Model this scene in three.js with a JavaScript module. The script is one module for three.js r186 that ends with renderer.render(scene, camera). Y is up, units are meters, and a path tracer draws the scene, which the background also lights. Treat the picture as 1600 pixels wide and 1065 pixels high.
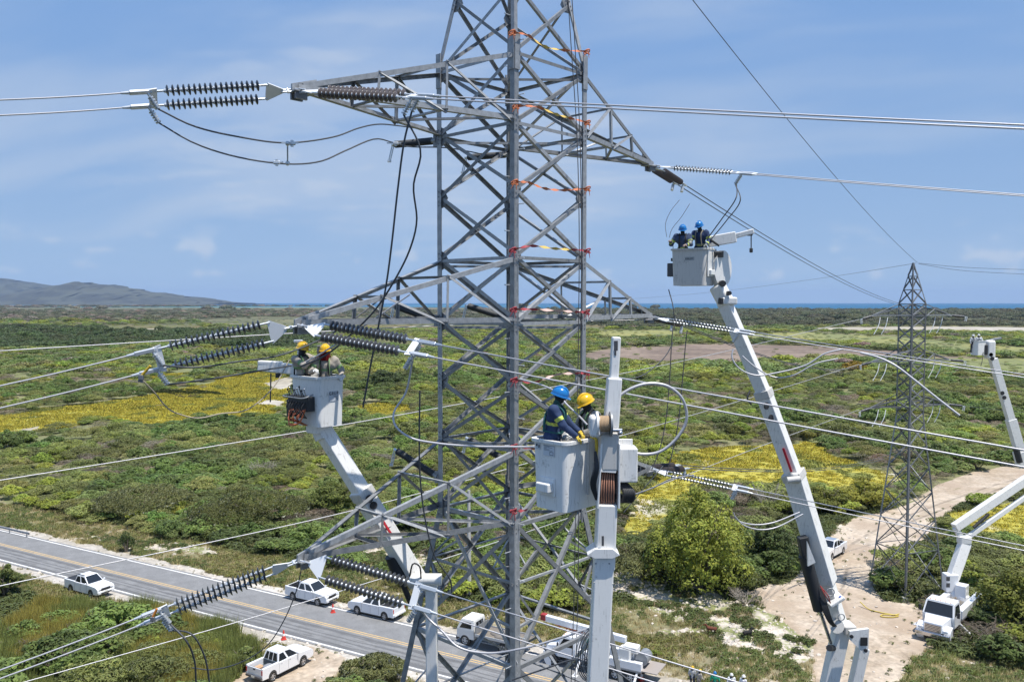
import * as THREE from 'three';
import { mergeGeometries, mergeVertices, toCreasedNormals } from 'three/addons/utils/BufferGeometryUtils.js';
import { RoundedBoxGeometry } from 'three/addons/geometries/RoundedBoxGeometry.js';

// ---------------------------------------------------------------- camera, sky, sun, exposure
const scene = new THREE.Scene();
const EYE = 30, F = 1300, PITCH = Math.atan(60.5 / F);          // drone 30 m above the ground, lens tilted slightly down
const camera = new THREE.PerspectiveCamera(2 * Math.atan(532.5 / F) * 180 / Math.PI, 1024 / 681, 0.5, 60000);
camera.position.set(0, EYE, 0);
camera.rotation.x = -PITCH;
const EXPOSURE = 1.4;
const renderer = new THREE.WebGLRenderer();
renderer.toneMapping = THREE.LinearToneMapping;
renderer.toneMappingExposure = EXPOSURE;
renderer.shadowMap.enabled = true;

// seeded random and noise
function rng(seed) { let s = seed >>> 0; return () => { s = (s + 0x6d2b79f5) | 0; let t = Math.imul(s ^ (s >>> 15), 1 | s); t = (t + Math.imul(t ^ (t >>> 7), 61 | t)) ^ t; return ((t ^ (t >>> 14)) >>> 0) / 4294967296; }; }
const HASH = (() => { const r = rng(77), a = new Float32Array(65536); for (let i = 0; i < 65536; i++) a[i] = r(); return a; })();
function noise(x, y) {
  const ix = Math.floor(x), iy = Math.floor(y), fx = x - ix, fy = y - iy, u = fx * fx * (3 - 2 * fx), v = fy * fy * (3 - 2 * fy);
  const h = (a, b) => HASH[((a * 73 + b * 1619 + ((a >> 3) ^ (b << 2)) * 31) & 65535)];
  const a = h(ix, iy), b = h(ix + 1, iy), c = h(ix, iy + 1), d = h(ix + 1, iy + 1);
  return a + (b - a) * u + (c - a) * v + (a - b - c + d) * u * v;
}
function fbm(x, y, n = 4) { let s = 0, a = 0.5, t = 0; for (let i = 0; i < n; i++) { s += a * noise(x, y); t += a; a *= 0.5; x = x * 2.03 + 17.3; y = y * 2.01 + 9.1; } return s / t; }
const clamp = (x, a = 0, b = 1) => Math.min(b, Math.max(a, x)), sstep = (a, b, x) => { const t = clamp((x - a) / (b - a)); return t * t * (3 - 2 * t); }, lerp = (a, b, t) => a + (b - a) * t;

// sky: clear blue, paler towards the horizon, thin streaks of high cloud
{
  const W = 2048, H = 1024, data = new Float32Array(W * H * 4);
  for (let j = 0; j < H; j++) {
    const el = ((j + 0.5) / H - 0.5) * Math.PI, up = Math.sin(el);
    for (let i = 0; i < W; i++) {
      const az = ((i + 0.5) / W - 0.5) * 2 * Math.PI, x = Math.cos(el) * Math.cos(az), z = Math.cos(el) * Math.sin(az);
      const t = 1 - Math.exp(-Math.max(0, up) * 3.7);
      const c = [lerp(0.395, 0.135, t), lerp(0.56, 0.31, t), lerp(0.775, 0.685, t)];
      if (up > 0) {
        const k = 1 / (up + 0.22), cx = x * k, cz = z * k;
        const w = fbm(cx * 1.1 + 3, cz * 1.1, 3) * 1.6;
        let s = fbm(cx * 1.5 + cz * 0.6 + w, cz * 4.2 - cx * 1.4 + w, 5);
        const big = fbm(cx * 0.8 + 11, cz * 0.8 + 4, 3);
        let m = (sstep(0.40, 0.80, s * 0.6 + big * 0.5) * 0.42 + sstep(0.5, 0.72, fbm(cx * 5 + w * 2, cz * 16 + w * 2, 4)) * 0.2 * sstep(0.4, 0.6, big)) * sstep(0.0, 0.12, up);
        // small far cumulus low over the sea
        const q = fbm(az * 26 + 4, el * 60, 4), low = sstep(0.62, 0.8, q) * sstep(0.012, 0.03, el) * (1 - sstep(0.055, 0.095, el)) * 0.65;
        m = Math.max(m, low);
        c[0] = lerp(c[0], 0.60, m); c[1] = lerp(c[1], 0.68, m); c[2] = lerp(c[2], 0.80, m);
      }
      const o = (j * W + i) * 4; for (let q = 0; q < 3; q++) data[o + q] = c[q] / EXPOSURE; data[o + 3] = 1;
    }
  }
  const tex = new THREE.DataTexture(data, W, H, THREE.RGBAFormat, THREE.FloatType);
  tex.mapping = THREE.EquirectangularReflectionMapping; tex.magFilter = THREE.LinearFilter; tex.minFilter = THREE.LinearFilter; tex.needsUpdate = true;
  scene.background = tex; scene.environment = tex;
}
const sun = new THREE.DirectionalLight(new THREE.Color(1, 0.965, 0.90), 4.3);
const SUN = new THREE.Vector3(0.28, 0.93, 0.17).normalize();
sun.position.copy(SUN).multiplyScalar(400).add(new THREE.Vector3(0, 0, -80)); sun.target.position.set(0, 0, -80);
sun.castShadow = true; sun.shadow.mapSize.set(4096, 4096);
Object.assign(sun.shadow.camera, { left: -160, right: 160, top: 160, bottom: -160, near: 1, far: 900 });
sun.name = 'sun'; scene.add(sun, sun.target);
scene.fog = new THREE.FogExp2(new THREE.Color(0.5, 0.68, 1.0), 3.4e-5);

// ---------------------------------------------------------------- helpers
const V = (x, y, d) => new THREE.Vector3(x, y, -d);              // d: metres in front of the drone
const cp = Math.cos(PITCH), sp = Math.sin(PITCH);
function at(px, py, d) {                                           // the point seen at (px, py) of the 1600 x 1065 picture, d metres away
  const a = (px - 800) / F, b = (532.5 - py) / F;
  const fy = b * cp - sp, fz = cp + b * sp;
  return new THREE.Vector3(a / fz * d, EYE + fy / fz * d, -d);
}
function gnd(px, py) {
  const a = (px - 800) / F, b = (532.5 - py) / F, fy = b * cp - sp, fz = cp + b * sp, d = -EYE / (fy / fz);
  return [a / fz * d, d];
}
const taken = {};
function numbered(n) { const k = taken[n] = (taken[n] ?? -1) + 1; return k ? n + '_' + String(k).padStart(3, '0') : n; }
function tag(o, label, category, group, kind) {
  if (label) o.userData.label = label; if (category) o.userData.category = category; if (group) o.userData.group = group; if (kind) o.userData.kind = kind;
  return o;
}
function thing(name, label, category, pos = [0, 0, 0], turn = 0, group) {
  const g = new THREE.Group(); g.name = numbered(name); g.position.set(...(pos.isVector3 ? pos.toArray() : pos)); g.rotation.y = turn;
  tag(g, label, category, group); scene.add(g); return g;
}
function boxUV(g) {                                                // uv in metres from the main direction of each face
  const p = g.attributes.position, n = g.attributes.normal, uv = new Float32Array(p.count * 2);
  for (let i = 0; i < p.count; i++) {
    const a = Math.abs(n.getX(i)), b = Math.abs(n.getY(i)), c = Math.abs(n.getZ(i)), x = p.getX(i), y = p.getY(i), z = p.getZ(i);
    if (b >= a && b >= c) { uv[2 * i] = x; uv[2 * i + 1] = z; } else if (a >= c) { uv[2 * i] = z; uv[2 * i + 1] = y; } else { uv[2 * i] = x; uv[2 * i + 1] = y; }
  }
  g.setAttribute('uv', new THREE.BufferAttribute(uv, 2)); return g;
}
function clean(g) {
  if (g.index) g = g.toNonIndexed();
  for (const k of Object.keys(g.attributes)) if (!['position', 'normal', 'uv', 'color'].includes(k)) g.deleteAttribute(k);
  if (!g.attributes.normal) g.computeVertexNormals();
  return boxUV(g);
}
function merged(list) { const l = list.flat(9).map(clean); return l.length === 1 ? l[0] : mergeGeometries(l); }
function obj(name, geos, mat, parent) {
  const m = new THREE.Mesh(Array.isArray(geos) ? merged(geos) : geos, mat); m.name = parent ? name : numbered(name); m.castShadow = m.receiveShadow = true;
  (parent ?? scene).add(m); return m;
}
const Mx = (p, q, s) => new THREE.Matrix4().compose(p, q ?? new THREE.Quaternion(), s ?? new THREE.Vector3(1, 1, 1));
function basis(dir, up) {                                          // y along dir, x and z across
  const y = dir.clone().normalize(); let x = new THREE.Vector3().crossVectors(y, up ?? new THREE.Vector3(0, 1, 0));
  if (x.lengthSq() < 1e-6) x = new THREE.Vector3(1, 0, 0); x.normalize(); const z = new THREE.Vector3().crossVectors(x, y);
  return new THREE.Matrix4().makeBasis(x, y, z);
}
function box(w, h, d, x = 0, y = 0, z = 0, r = 0) { const g = r ? new RoundedBoxGeometry(w, h, d, 2, Math.min(r, w / 2.01, h / 2.01, d / 2.01)) : new THREE.BoxGeometry(w, h, d); return g.translate(x, y, z); }
function rod(a, b, r0, r1 = r0, seg = 8, open = false) {
  const d = b.clone().sub(a), L = d.length(), g = new THREE.CylinderGeometry(r1, r0, L, seg, 1, open);
  return g.applyMatrix4(basis(d)).translate((a.x + b.x) / 2, (a.y + b.y) / 2, (a.z + b.z) / 2);
}
function beam(a, b, w, h, up, r = 0.03) {                          // box section from a to b: w across, h along `up`
  const d = b.clone().sub(a), L = d.length();
  return box(w, L, h, 0, 0, 0, r).applyMatrix4(basis(d, up)).translate((a.x + b.x) / 2, (a.y + b.y) / 2, (a.z + b.z) / 2);
}
function frustum(b, t) {                                           // solid from 4 bottom and 4 top corners, both counter-clockwise from above
  const P = [...b, ...t], idx = [[3, 2, 1, 0], [4, 5, 6, 7], [0, 1, 5, 4], [1, 2, 6, 5], [2, 3, 7, 6], [3, 0, 4, 7]], pos = [];
  for (const q of idx) for (const k of [0, 1, 2, 0, 2, 3]) pos.push(...P[q[k]]);
  const g = new THREE.BufferGeometry(); g.setAttribute('position', new THREE.Float32BufferAttribute(pos, 3)); g.computeVertexNormals(); return g;
}
function plate(pts, t, n) {                                        // flat plate through coplanar points, thickness t along n
  const o = pts[0], u = pts[1].clone().sub(o).normalize(), nn = n.clone().normalize(), v = new THREE.Vector3().crossVectors(nn, u).normalize();
  const s = new THREE.Shape(pts.map((p) => new THREE.Vector2(p.clone().sub(o).dot(u), p.clone().sub(o).dot(v))));
  const g = new THREE.ExtrudeGeometry(s, { depth: t, bevelEnabled: false });
  return g.translate(0, 0, -t / 2).applyMatrix4(new THREE.Matrix4().makeBasis(u, v, new THREE.Vector3().crossVectors(u, v))).translate(o.x, o.y, o.z);
}
function tube(pts, r, seg = 40, sides = 6) { return new THREE.TubeGeometry(new THREE.CatmullRomCurve3(pts, false, 'centripetal'), seg, r, sides, false); }
const rgb = (r, g, b) => new THREE.Color().setRGB(r, g, b);
const mat = (r, g, b, rough = 0.6, metal = 0, o = {}) => new THREE.MeshPhysicalMaterial({ color: rgb(r, g, b), roughness: rough, metalness: metal, ...o });
function dataTex(n, f, srgb = false, wrap = true) {                // f(i, j) -> [r, g, b] in 0..1
  const a = new Uint8Array(n * n * 4); for (let j = 0; j < n; j++) for (let i = 0; i < n; i++) { const c = f(i, j), o = (j * n + i) * 4; a[o] = clamp(c[0]) * 255; a[o + 1] = clamp(c[1]) * 255; a[o + 2] = clamp(c[2]) * 255; a[o + 3] = 255; }
  const t = new THREE.DataTexture(a, n, n); t.magFilter = THREE.LinearFilter; t.minFilter = THREE.LinearFilter; if (srgb) t.colorSpace = THREE.SRGBColorSpace; if (wrap) t.wrapS = t.wrapT = THREE.RepeatWrapping; t.needsUpdate = true; return t;
}
const enc = (x) => x <= 0.0031308 ? 12.92 * x : 1.055 * Math.pow(x, 1 / 2.4) - 0.055;   // linear to sRGB, for colour maps
function seamless(i, j, n, cells, oct = 3) {                        // tiling fractal noise
  let s = 0, a = 0.5, t = 0; for (let k = 0; k < oct; k++) {
    const c = cells << k, x = i / n * c, y = j / n * c, ix = Math.floor(x), iy = Math.floor(y), fx = x - ix, fy = y - iy, u = fx * fx * (3 - 2 * fx), v = fy * fy * (3 - 2 * fy);
    const h = (p, q) => HASH[(((p % c) * 911 + (q % c) * 3571 + k * 7919) & 65535)];
    const A = h(ix, iy), B = h(ix + 1, iy), C = h(ix, iy + 1), D = h(ix + 1, iy + 1); s += a * (A + (B - A) * u + (C - A) * v + (A - B - C + D) * u * v); t += a; a *= 0.5;
  } return s / t;
}
// ---------------------------------------------------------------- ground plan (x right, d ahead, metres)
const ROAD_C = [-15.6, 75.2], ROAD_D = [0.8735, -0.487], ROAD_N = [0.487, 0.8735], ROAD_HALF = 3.65;
const roadSide = (x, d) => (x - ROAD_C[0]) * ROAD_N[0] + (d - ROAD_C[1]) * ROAD_N[1];     // signed distance from the centre line, + is far side
const roadPoint = (s, t) => [ROAD_C[0] + ROAD_D[0] * s + ROAD_N[0] * t, ROAD_C[1] + ROAD_D[1] * s + ROAD_N[1] * t];
const ZONES = {
  dirt: [
    [[1160, 930], [1235, 895], [1285, 845], [1330, 808], [1400, 792], [1440, 777], [1500, 766], [1600, 735], [1680, 720], [1680, 770], [1600, 770], [1540, 778], [1480, 803], [1455, 835], [1420, 862], [1382, 872], [1366, 905], [1380, 935], [1425, 945], [1510, 990], [1420, 1030], [1395, 1075], [1380, 1120], [1260, 1120], [1262, 1010], [1205, 965]],
    [[345, 1075], [400, 1035], [440, 1018], [480, 1009], [545, 1022], [505, 1075], [480, 1130], [330, 1130]],
    [[1410, 785], [1460, 760], [1540, 735], [1640, 715], [1640, 742], [1560, 752]],
  ],
  rock: [
    [[540, 862], [600, 850], [668, 872], [668, 905], [600, 895], [545, 880]], [[925, 895], [1000, 898], [1080, 915], [1150, 940], [1215, 960], [1265, 1000], [1265, 1040], [1180, 1005], [1100, 985], [1000, 950], [930, 925]],
    [[1030, 985], [1110, 985], [1270, 1005], [1275, 1045], [1160, 1015]], [[1275, 835], [1310, 815], [1340, 812], [1330, 840]],
    [[120, 828], [190, 838], [330, 862], [320, 872], [200, 852]], [[860, 880], [930, 890], [940, 935], [880, 915]],
  ],
  yellow: [
    [[-80, 658], [60, 640], [190, 625], [300, 602], [370, 590], [455, 588], [462, 636], [400, 652], [300, 652], [235, 668], [170, 650], [90, 672], [-80, 684]], [[330, 588], [450, 575], [460, 590], [330, 600]],
    [[955, 850], [975, 790], [1010, 745], [1060, 708], [1150, 700], [1250, 690], [1310, 715], [1420, 745], [1390, 765], [1300, 775], [1180, 760], [1100, 790], [1010, 850]],
    [[1480, 806], [1560, 790], [1700, 770], [1700, 850], [1600, 862], [1500, 845]], 
    [[520, 640], [600, 630], [660, 640], [600, 650]], [[290, 582], [200, 588], [205, 592], [300, 588]],
  ],
  meadow: [[[1140, 522], [1260, 519], [1400, 526], [1620, 545], [1700, 552], [1700, 558], [1500, 548], [1300, 533], [1150, 528]], [[1400, 560], [1600, 560], [1700, 575], [1700, 590], [1450, 572]], [[930, 516], [1060, 516], [1060, 524], [930, 528]]],  // far strips of the yellow grass; distance fade put into their duller palette
  field: [[[900, 553], [960, 544], [1130, 536], [1300, 542], [1420, 549], [1420, 557], [1280, 558], [1150, 566], [1020, 564], [920, 560]], [[1450, 556], [1700, 565], [1700, 582], [1500, 570]]],
  marsh: [[[300, 499], [440, 495], [700, 498], [900, 506], [960, 510], [940, 516], [700, 514], [440, 512], [330, 507]], [[560, 530], [640, 527], [690, 535], [620, 540]], [[140, 508], [300, 506], [330, 514], [170, 518]]],
  sand: [[[1270, 512], [1450, 510], [1700, 512], [1700, 519], [1420, 517], [1290, 516]], [[200, 493], [480, 489], [480, 491], [210, 495]], [[160, 516], [250, 513], [252, 516], [170, 519]], [[395, 600], [460, 588], [460, 606], [430, 612]], [[400, 625], [445, 628], [440, 640], [390, 632]], [[30, 668], [75, 664], [68, 676], [30, 677]], [[1480, 500], [1600, 498], [1600, 501], [1500, 503]]],
};
for (const k in ZONES) ZONES[k] = ZONES[k].map((poly) => { const p = poly.map(([x, y]) => gnd(x, y)); return { p, x0: Math.min(...p.map((q) => q[0])), x1: Math.max(...p.map((q) => q[0])), y0: Math.min(...p.map((q) => q[1])), y1: Math.max(...p.map((q) => q[1])) }; });
function inZone(k, x, d) {
  for (const z of ZONES[k]) {
    if (x < z.x0 || x > z.x1 || d < z.y0 || d > z.y1) continue;
    let c = false; const p = z.p; for (let i = 0, j = p.length - 1; i < p.length; j = i++) if ((p[i][1] > d) !== (p[j][1] > d) && x < (p[j][0] - p[i][0]) * (d - p[i][1]) / (p[j][1] - p[i][1]) + p[i][0]) c = !c;
    if (c) return true;
  } return false;
}
function zoneAt(x, d) {                                            // with ragged edges
  const k = clamp(d / 90, 0.7, 6), wx = x + (fbm(x / (3 * k), d / (3 * k), 3) - 0.5) * 3.2 * k, wd = d + (fbm(x / (3 * k) + 40, d / (3 * k) + 7, 3) - 0.5) * 4.2 * k;
  const s = roadSide(x, d);
  if (d < 130 && Math.abs(s) < ROAD_HALF + 0.25) return 'road';
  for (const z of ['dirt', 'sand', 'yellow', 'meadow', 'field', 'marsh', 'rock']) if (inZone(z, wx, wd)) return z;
  if (d < 130 && s > 0 && s < ROAD_HALF + 0.9 + fbm(x / 3, d / 3, 3) * 1.5) return 'shoulder';
  if (d < 130 && s < 0 && s > -ROAD_HALF - 1.1 - fbm(x / 3, d / 3 + 9, 3) * 1.5) return 'shoulder';
  if (d < 130 && s > 0 && s < 13.5 + (fbm(x / 9 + 3, d / 9, 2) - 0.5) * 9 + (x > 0 ? 8 * sstep(2, 20, x) : 0)) return 'verge';
  if (d < 100 && s < 0 && s > -9) return 'verge';
  if (x > 24 && x < 31 && d < 64) return 'verge';
  return 'scrub';
}
const PAL = {
  road: [[0.2, 0.2, 0.2], [0.2, 0.2, 0.2]], dirt: [[0.49, 0.405, 0.315], [0.36, 0.28, 0.20]], sand: [[0.46, 0.42, 0.36], [0.33, 0.29, 0.22]], yellow: [[0.43, 0.365, 0.05], [0.33, 0.31, 0.06]], field: [[0.15, 0.108, 0.08], [0.235, 0.175, 0.13]],
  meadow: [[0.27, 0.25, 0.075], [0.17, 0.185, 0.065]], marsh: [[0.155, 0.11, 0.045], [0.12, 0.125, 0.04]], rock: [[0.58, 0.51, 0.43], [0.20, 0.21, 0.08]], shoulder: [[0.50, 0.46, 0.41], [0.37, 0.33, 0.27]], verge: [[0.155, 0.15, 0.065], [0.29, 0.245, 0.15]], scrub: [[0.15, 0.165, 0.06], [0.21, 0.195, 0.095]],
};
const TRACK = [[1640, 738], [1560, 760], [1480, 788], [1400, 818], [1345, 850], [1312, 885], [1300, 930], [1320, 990], [1335, 1070], [1330, 1120]].map(([x, y]) => gnd(x, y));
function trackDist(x, d) { let b = 99; for (let i = 1; i < TRACK.length; i++) { const [ax, ay] = TRACK[i - 1], [bx, by] = TRACK[i], dx = bx - ax, dy = by - ay, t = clamp(((x - ax) * dx + (d - ay) * dy) / (dx * dx + dy * dy)); b = Math.min(b, Math.hypot(x - ax - dx * t, d - ay - dy * t)); } return b; }
function groundColor(x, d, z, fine) {
  const P = PAL[z], big = fbm(x / 11 + 5, d / 11, 3), mid = fbm(x / 1.7, d / 1.7 + 3, 3), tiny = fine ? noise(x * 5.7, d * 5.7) * 0.62 + noise(x * 2.3 + 8, d * 2.3) * 0.38 : 0.5;
  let t = sstep(0.3, 0.72, big * 0.45 + mid * 0.55);
  if (z === 'rock') t = sstep(0.42, 0.6, mid * 0.65 + tiny * 0.35);
  if (!fine) { const w = fbm(x / 23 + 3, d / 70 + 8, 3); t = clamp(t * 0.45 + sstep(0.32, 0.68, w) * 0.75); if (z === 'field' || z === 'yellow') t = clamp(t + (fbm(x / 60, d / 9, 3) - 0.5) * 1.6); } const k = fine ? 0.66 + tiny * 0.68 : 0.8 + 0.4 * noise(x / 1.3, d / 3.1), c = [0, 1, 2].map((i) => lerp(P[0][i], P[1][i], t) * k);
  if (z === 'verge') { const w = sstep(0.60, 0.75, mid * 0.6 + tiny * 0.25 + big * 0.2); for (let i = 0; i < 3; i++) c[i] = lerp(c[i], [0.53, 0.47, 0.40][i], w); }
  if (z === 'yellow') { const w = sstep(0.66, 0.8, big), g = sstep(0.64, 0.76, fbm(x / 5 + 60, d / 8, 3)); for (let i = 0; i < 3; i++) { c[i] = lerp(c[i], [0.16, 0.18, 0.045][i], g * 0.8); c[i] = lerp(c[i], [0.50, 0.45, 0.36][i], w); } }
  if (z === 'dirt' && fine) { const q = trackDist(x, d), r = Math.min(Math.abs(q - 0.85), Math.abs(q - 0.25 + 0 * d)), w = (1 - sstep(0.1, 0.34, Math.abs(q - 0.85))) * sstep(0.3, 0.5, fbm(x / 2.5, d / 2.5, 3)); for (let i = 0; i < 3; i++) c[i] *= 1 - 0.4 * w; if (q < 0.4 && mid > 0.55) for (let i = 0; i < 3; i++) c[i] = lerp(c[i], [0.34, 0.29, 0.2][i], 0.4); }
  if (z === 'dirt') {                                                // wheel ruts and damp brown patches
    const w = sstep(0.5, 0.75, fbm(x / 6 + 31, d / 4 + 2, 3)); for (let i = 0; i < 3; i++) c[i] = lerp(c[i], [0.36, 0.275, 0.20][i], w * 0.75);
  }
  return c;
}
function groundSheet(x0, x1, d0, d1, n, fine) {
  const a = new Uint8Array(n * n * 4);
  for (let j = 0; j < n; j++) for (let i = 0; i < n; i++) {
    const x = lerp(x0, x1, (i + 0.5) / n), d = lerp(d0, d1, (j + 0.5) / n), c = groundColor(x, d, zoneAt(x, d), fine), o = (j * n + i) * 4;
    for (let q = 0; q < 3; q++) a[o + q] = clamp(enc(c[q])) * 255; a[o + 3] = 255;
  }
  const t = new THREE.DataTexture(a, n, n); t.colorSpace = THREE.SRGBColorSpace; t.magFilter = t.minFilter = THREE.LinearFilter; t.needsUpdate = true;
  const g = new THREE.BufferGeometry();
  g.setAttribute('position', new THREE.Float32BufferAttribute([x0, 0, -d0, x1, 0, -d0, x1, 0, -d1, x0, 0, -d1], 3)); g.setAttribute('normal', new THREE.Float32BufferAttribute([0, 1, 0, 0, 1, 0, 0, 1, 0, 0, 1, 0], 3));
  g.setAttribute('uv', new THREE.Float32BufferAttribute([0, 0, 1, 0, 1, 1, 0, 1], 2)); g.setIndex([0, 1, 2, 0, 2, 3]);
  const m = new THREE.Mesh(g, new THREE.MeshStandardMaterial({ map: t, roughness: 0.95 })); m.name = numbered('ground'); m.receiveShadow = true; tag(m, null, null, null, 'structure'); scene.add(m);
}
function plainSheet(name, pts, y, m) {                               // flat polygon sheet, pts [x, d]
  const g = new THREE.ShapeGeometry(new THREE.Shape(pts.map(([x, d]) => new THREE.Vector2(x, d)))); g.rotateX(-Math.PI / 2); g.translate(0, y, 0);
  const o = new THREE.Mesh(g, m); o.name = numbered(name); o.receiveShadow = true; tag(o, null, null, null, 'structure'); scene.add(o); return o;
}
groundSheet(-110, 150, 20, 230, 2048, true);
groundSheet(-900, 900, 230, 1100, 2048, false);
groundSheet(-110, -320, 230, 20, 512, false); groundSheet(150, 360, 20, 230, 512, false);
groundSheet(-160, 160, 20, -120, 256, false);
{ // far plain
  const t = dataTex(512, (i, j) => { const a = seamless(i, j, 512, 16, 4), b = seamless(i, j, 512, 5, 2), k = sstep(0.35, 0.65, a); const c = [lerp(0.075, 0.16, k), lerp(0.085, 0.15, k), lerp(0.04, 0.075, k)].map((q) => q * (0.75 + b * 0.5)); return c.map(enc); }, true);
  t.repeat.set(1 / 900, 1 / 260);
  const m = new THREE.MeshStandardMaterial({ map: t, roughness: 1 });
  plainSheet('ground', [[-8000, 1100], [6000, 1100], [7000, 2900], [1700, 2950], [900, 3100], [300, 3900], [-700, 5200], [-1500, 5600], [-2600, 5800], [-14000, 5800]], -0.02, m);
  plainSheet('ground', [[-8000, 230], [-900, 230], [-900, 1100], [-8000, 1100]], -0.01, m); plainSheet('ground', [[900, 230], [8000, 230], [6000, 1100], [900, 1100]], -0.01, m);
}
{ // sea and the lagoon in front of the hills
  const wave = dataTex(512, (i, j) => { const a = seamless(i, j, 512, 24, 4); return [a, a, a]; }); wave.repeat.set(1 / 300, 1 / 120);
  const col = dataTex(256, (i, j) => { const a = seamless(i, j, 256, 6, 4); return [0.014, 0.085, 0.19].map((c, q) => enc(c * (0.75 + a * 0.5) + (q === 1 ? 0.03 * a : 0))); }, true); col.repeat.set(1 / 2600, 1 / 700);
  const sea = new THREE.MeshPhysicalMaterial({ map: col, roughness: 0.55, specularIntensity: 0.35, bumpMap: wave, bumpScale: 1.2 });
  plainSheet('sea', [[-30000, 2000], [30000, 2000], [30000, 26000], [-30000, 26000]], -0.6, sea);
  const shoal = new THREE.MeshPhysicalMaterial({ color: rgb(0.10, 0.27, 0.30), roughness: 0.5, specularIntensity: 0.4 });
  plainSheet('lagoon', [[-2900, 5000], [-1200, 4800], [-900, 5050], [-1500, 5500], [-3000, 5560]], 0.05, shoal);
  plainSheet('reef_shallows', [[-1000, 6600], [-400, 6500], [600, 6700], [-300, 7300], [-1100, 7200]], -0.5, shoal);
  plainSheet('reef_shallows', [[1500, 3050], [3200, 2990], [6500, 3060], [6500, 3600], [3000, 3500], [1500, 3500]], -0.5, new THREE.MeshPhysicalMaterial({ color: rgb(0.03, 0.17, 0.24), roughness: 0.5, specularIntensity: 0.4 }));
}
{ // hills beyond the lagoon
  const ridge = (name, prof, d, wide, seed, col) => {
    const nx = 90, nz = 40, pos = [], idx = [], X = (px) => (px - 800) / F * d, x0 = X(prof[0][0]), x1 = X(prof[prof.length - 1][0]);
    const top = (x) => { for (let i = 1; i < prof.length; i++) { const a = X(prof[i - 1][0]), b = X(prof[i][0]); if (x <= b) return lerp(472 - prof[i - 1][1], 472 - prof[i][1], sstep(a, b, x)) / F * d; } return 0; };
    for (let j = 0; j <= nz; j++) for (let i = 0; i <= nx; i++) {
      const x = lerp(x0, x1, i / nx), v = j / nz * 2 - 1, prof0 = Math.pow(Math.cos(v * Math.PI / 2), 1.3), n = fbm(i / 5 + seed, j / 4 + seed, 4) - 0.5;
      pos.push(x + n * 250, Math.max(-4, (top(x) + EYE) * prof0 * (1 + n * 0.4 * (1 - Math.abs(v) * 0.2) * Math.min(1, Math.abs(v) * 4 + 0.12))), -(d + v * wide));
    }
    for (let j = 0; j < nz; j++) for (let i = 0; i < nx; i++) { const a = j * (nx + 1) + i; idx.push(a, a + 1, a + nx + 2, a, a + nx + 2, a + nx + 1); }
    const g = new THREE.BufferGeometry(); g.setAttribute('position', new THREE.Float32BufferAttribute(pos, 3)); g.setIndex(idx); g.computeVertexNormals(); boxUV(g);
    const t = dataTex(256, (i, j) => { const a = seamless(i, j, 256, 8, 5), k = sstep(0.4, 0.66, a); return [0, 1, 2].map((q) => enc(lerp(col[q], col[q] * 1.9, k))); }, true); t.repeat.set(1 / 1400, 1 / 1400);
    const m = new THREE.Mesh(g, new THREE.MeshStandardMaterial({ map: t, roughness: 1, side: THREE.DoubleSide })); m.name = numbered(name); tag(m, null, null, null, 'structure'); scene.add(m);
  };
  ridge('hills', [[-160, 446], [-60, 437], [0, 435], [40, 440], [75, 448], [110, 455], [150, 463], [190, 472]], 12500, 1900, 3, [0.034, 0.037, 0.025]);
  ridge('hills', [[30, 472], [70, 452], [100, 447], [128, 442], [165, 445], [200, 451], [250, 458], [300, 464], [352, 471], [372, 473]], 10500, 1400, 9, [0.037, 0.039, 0.026]);
}
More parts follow.
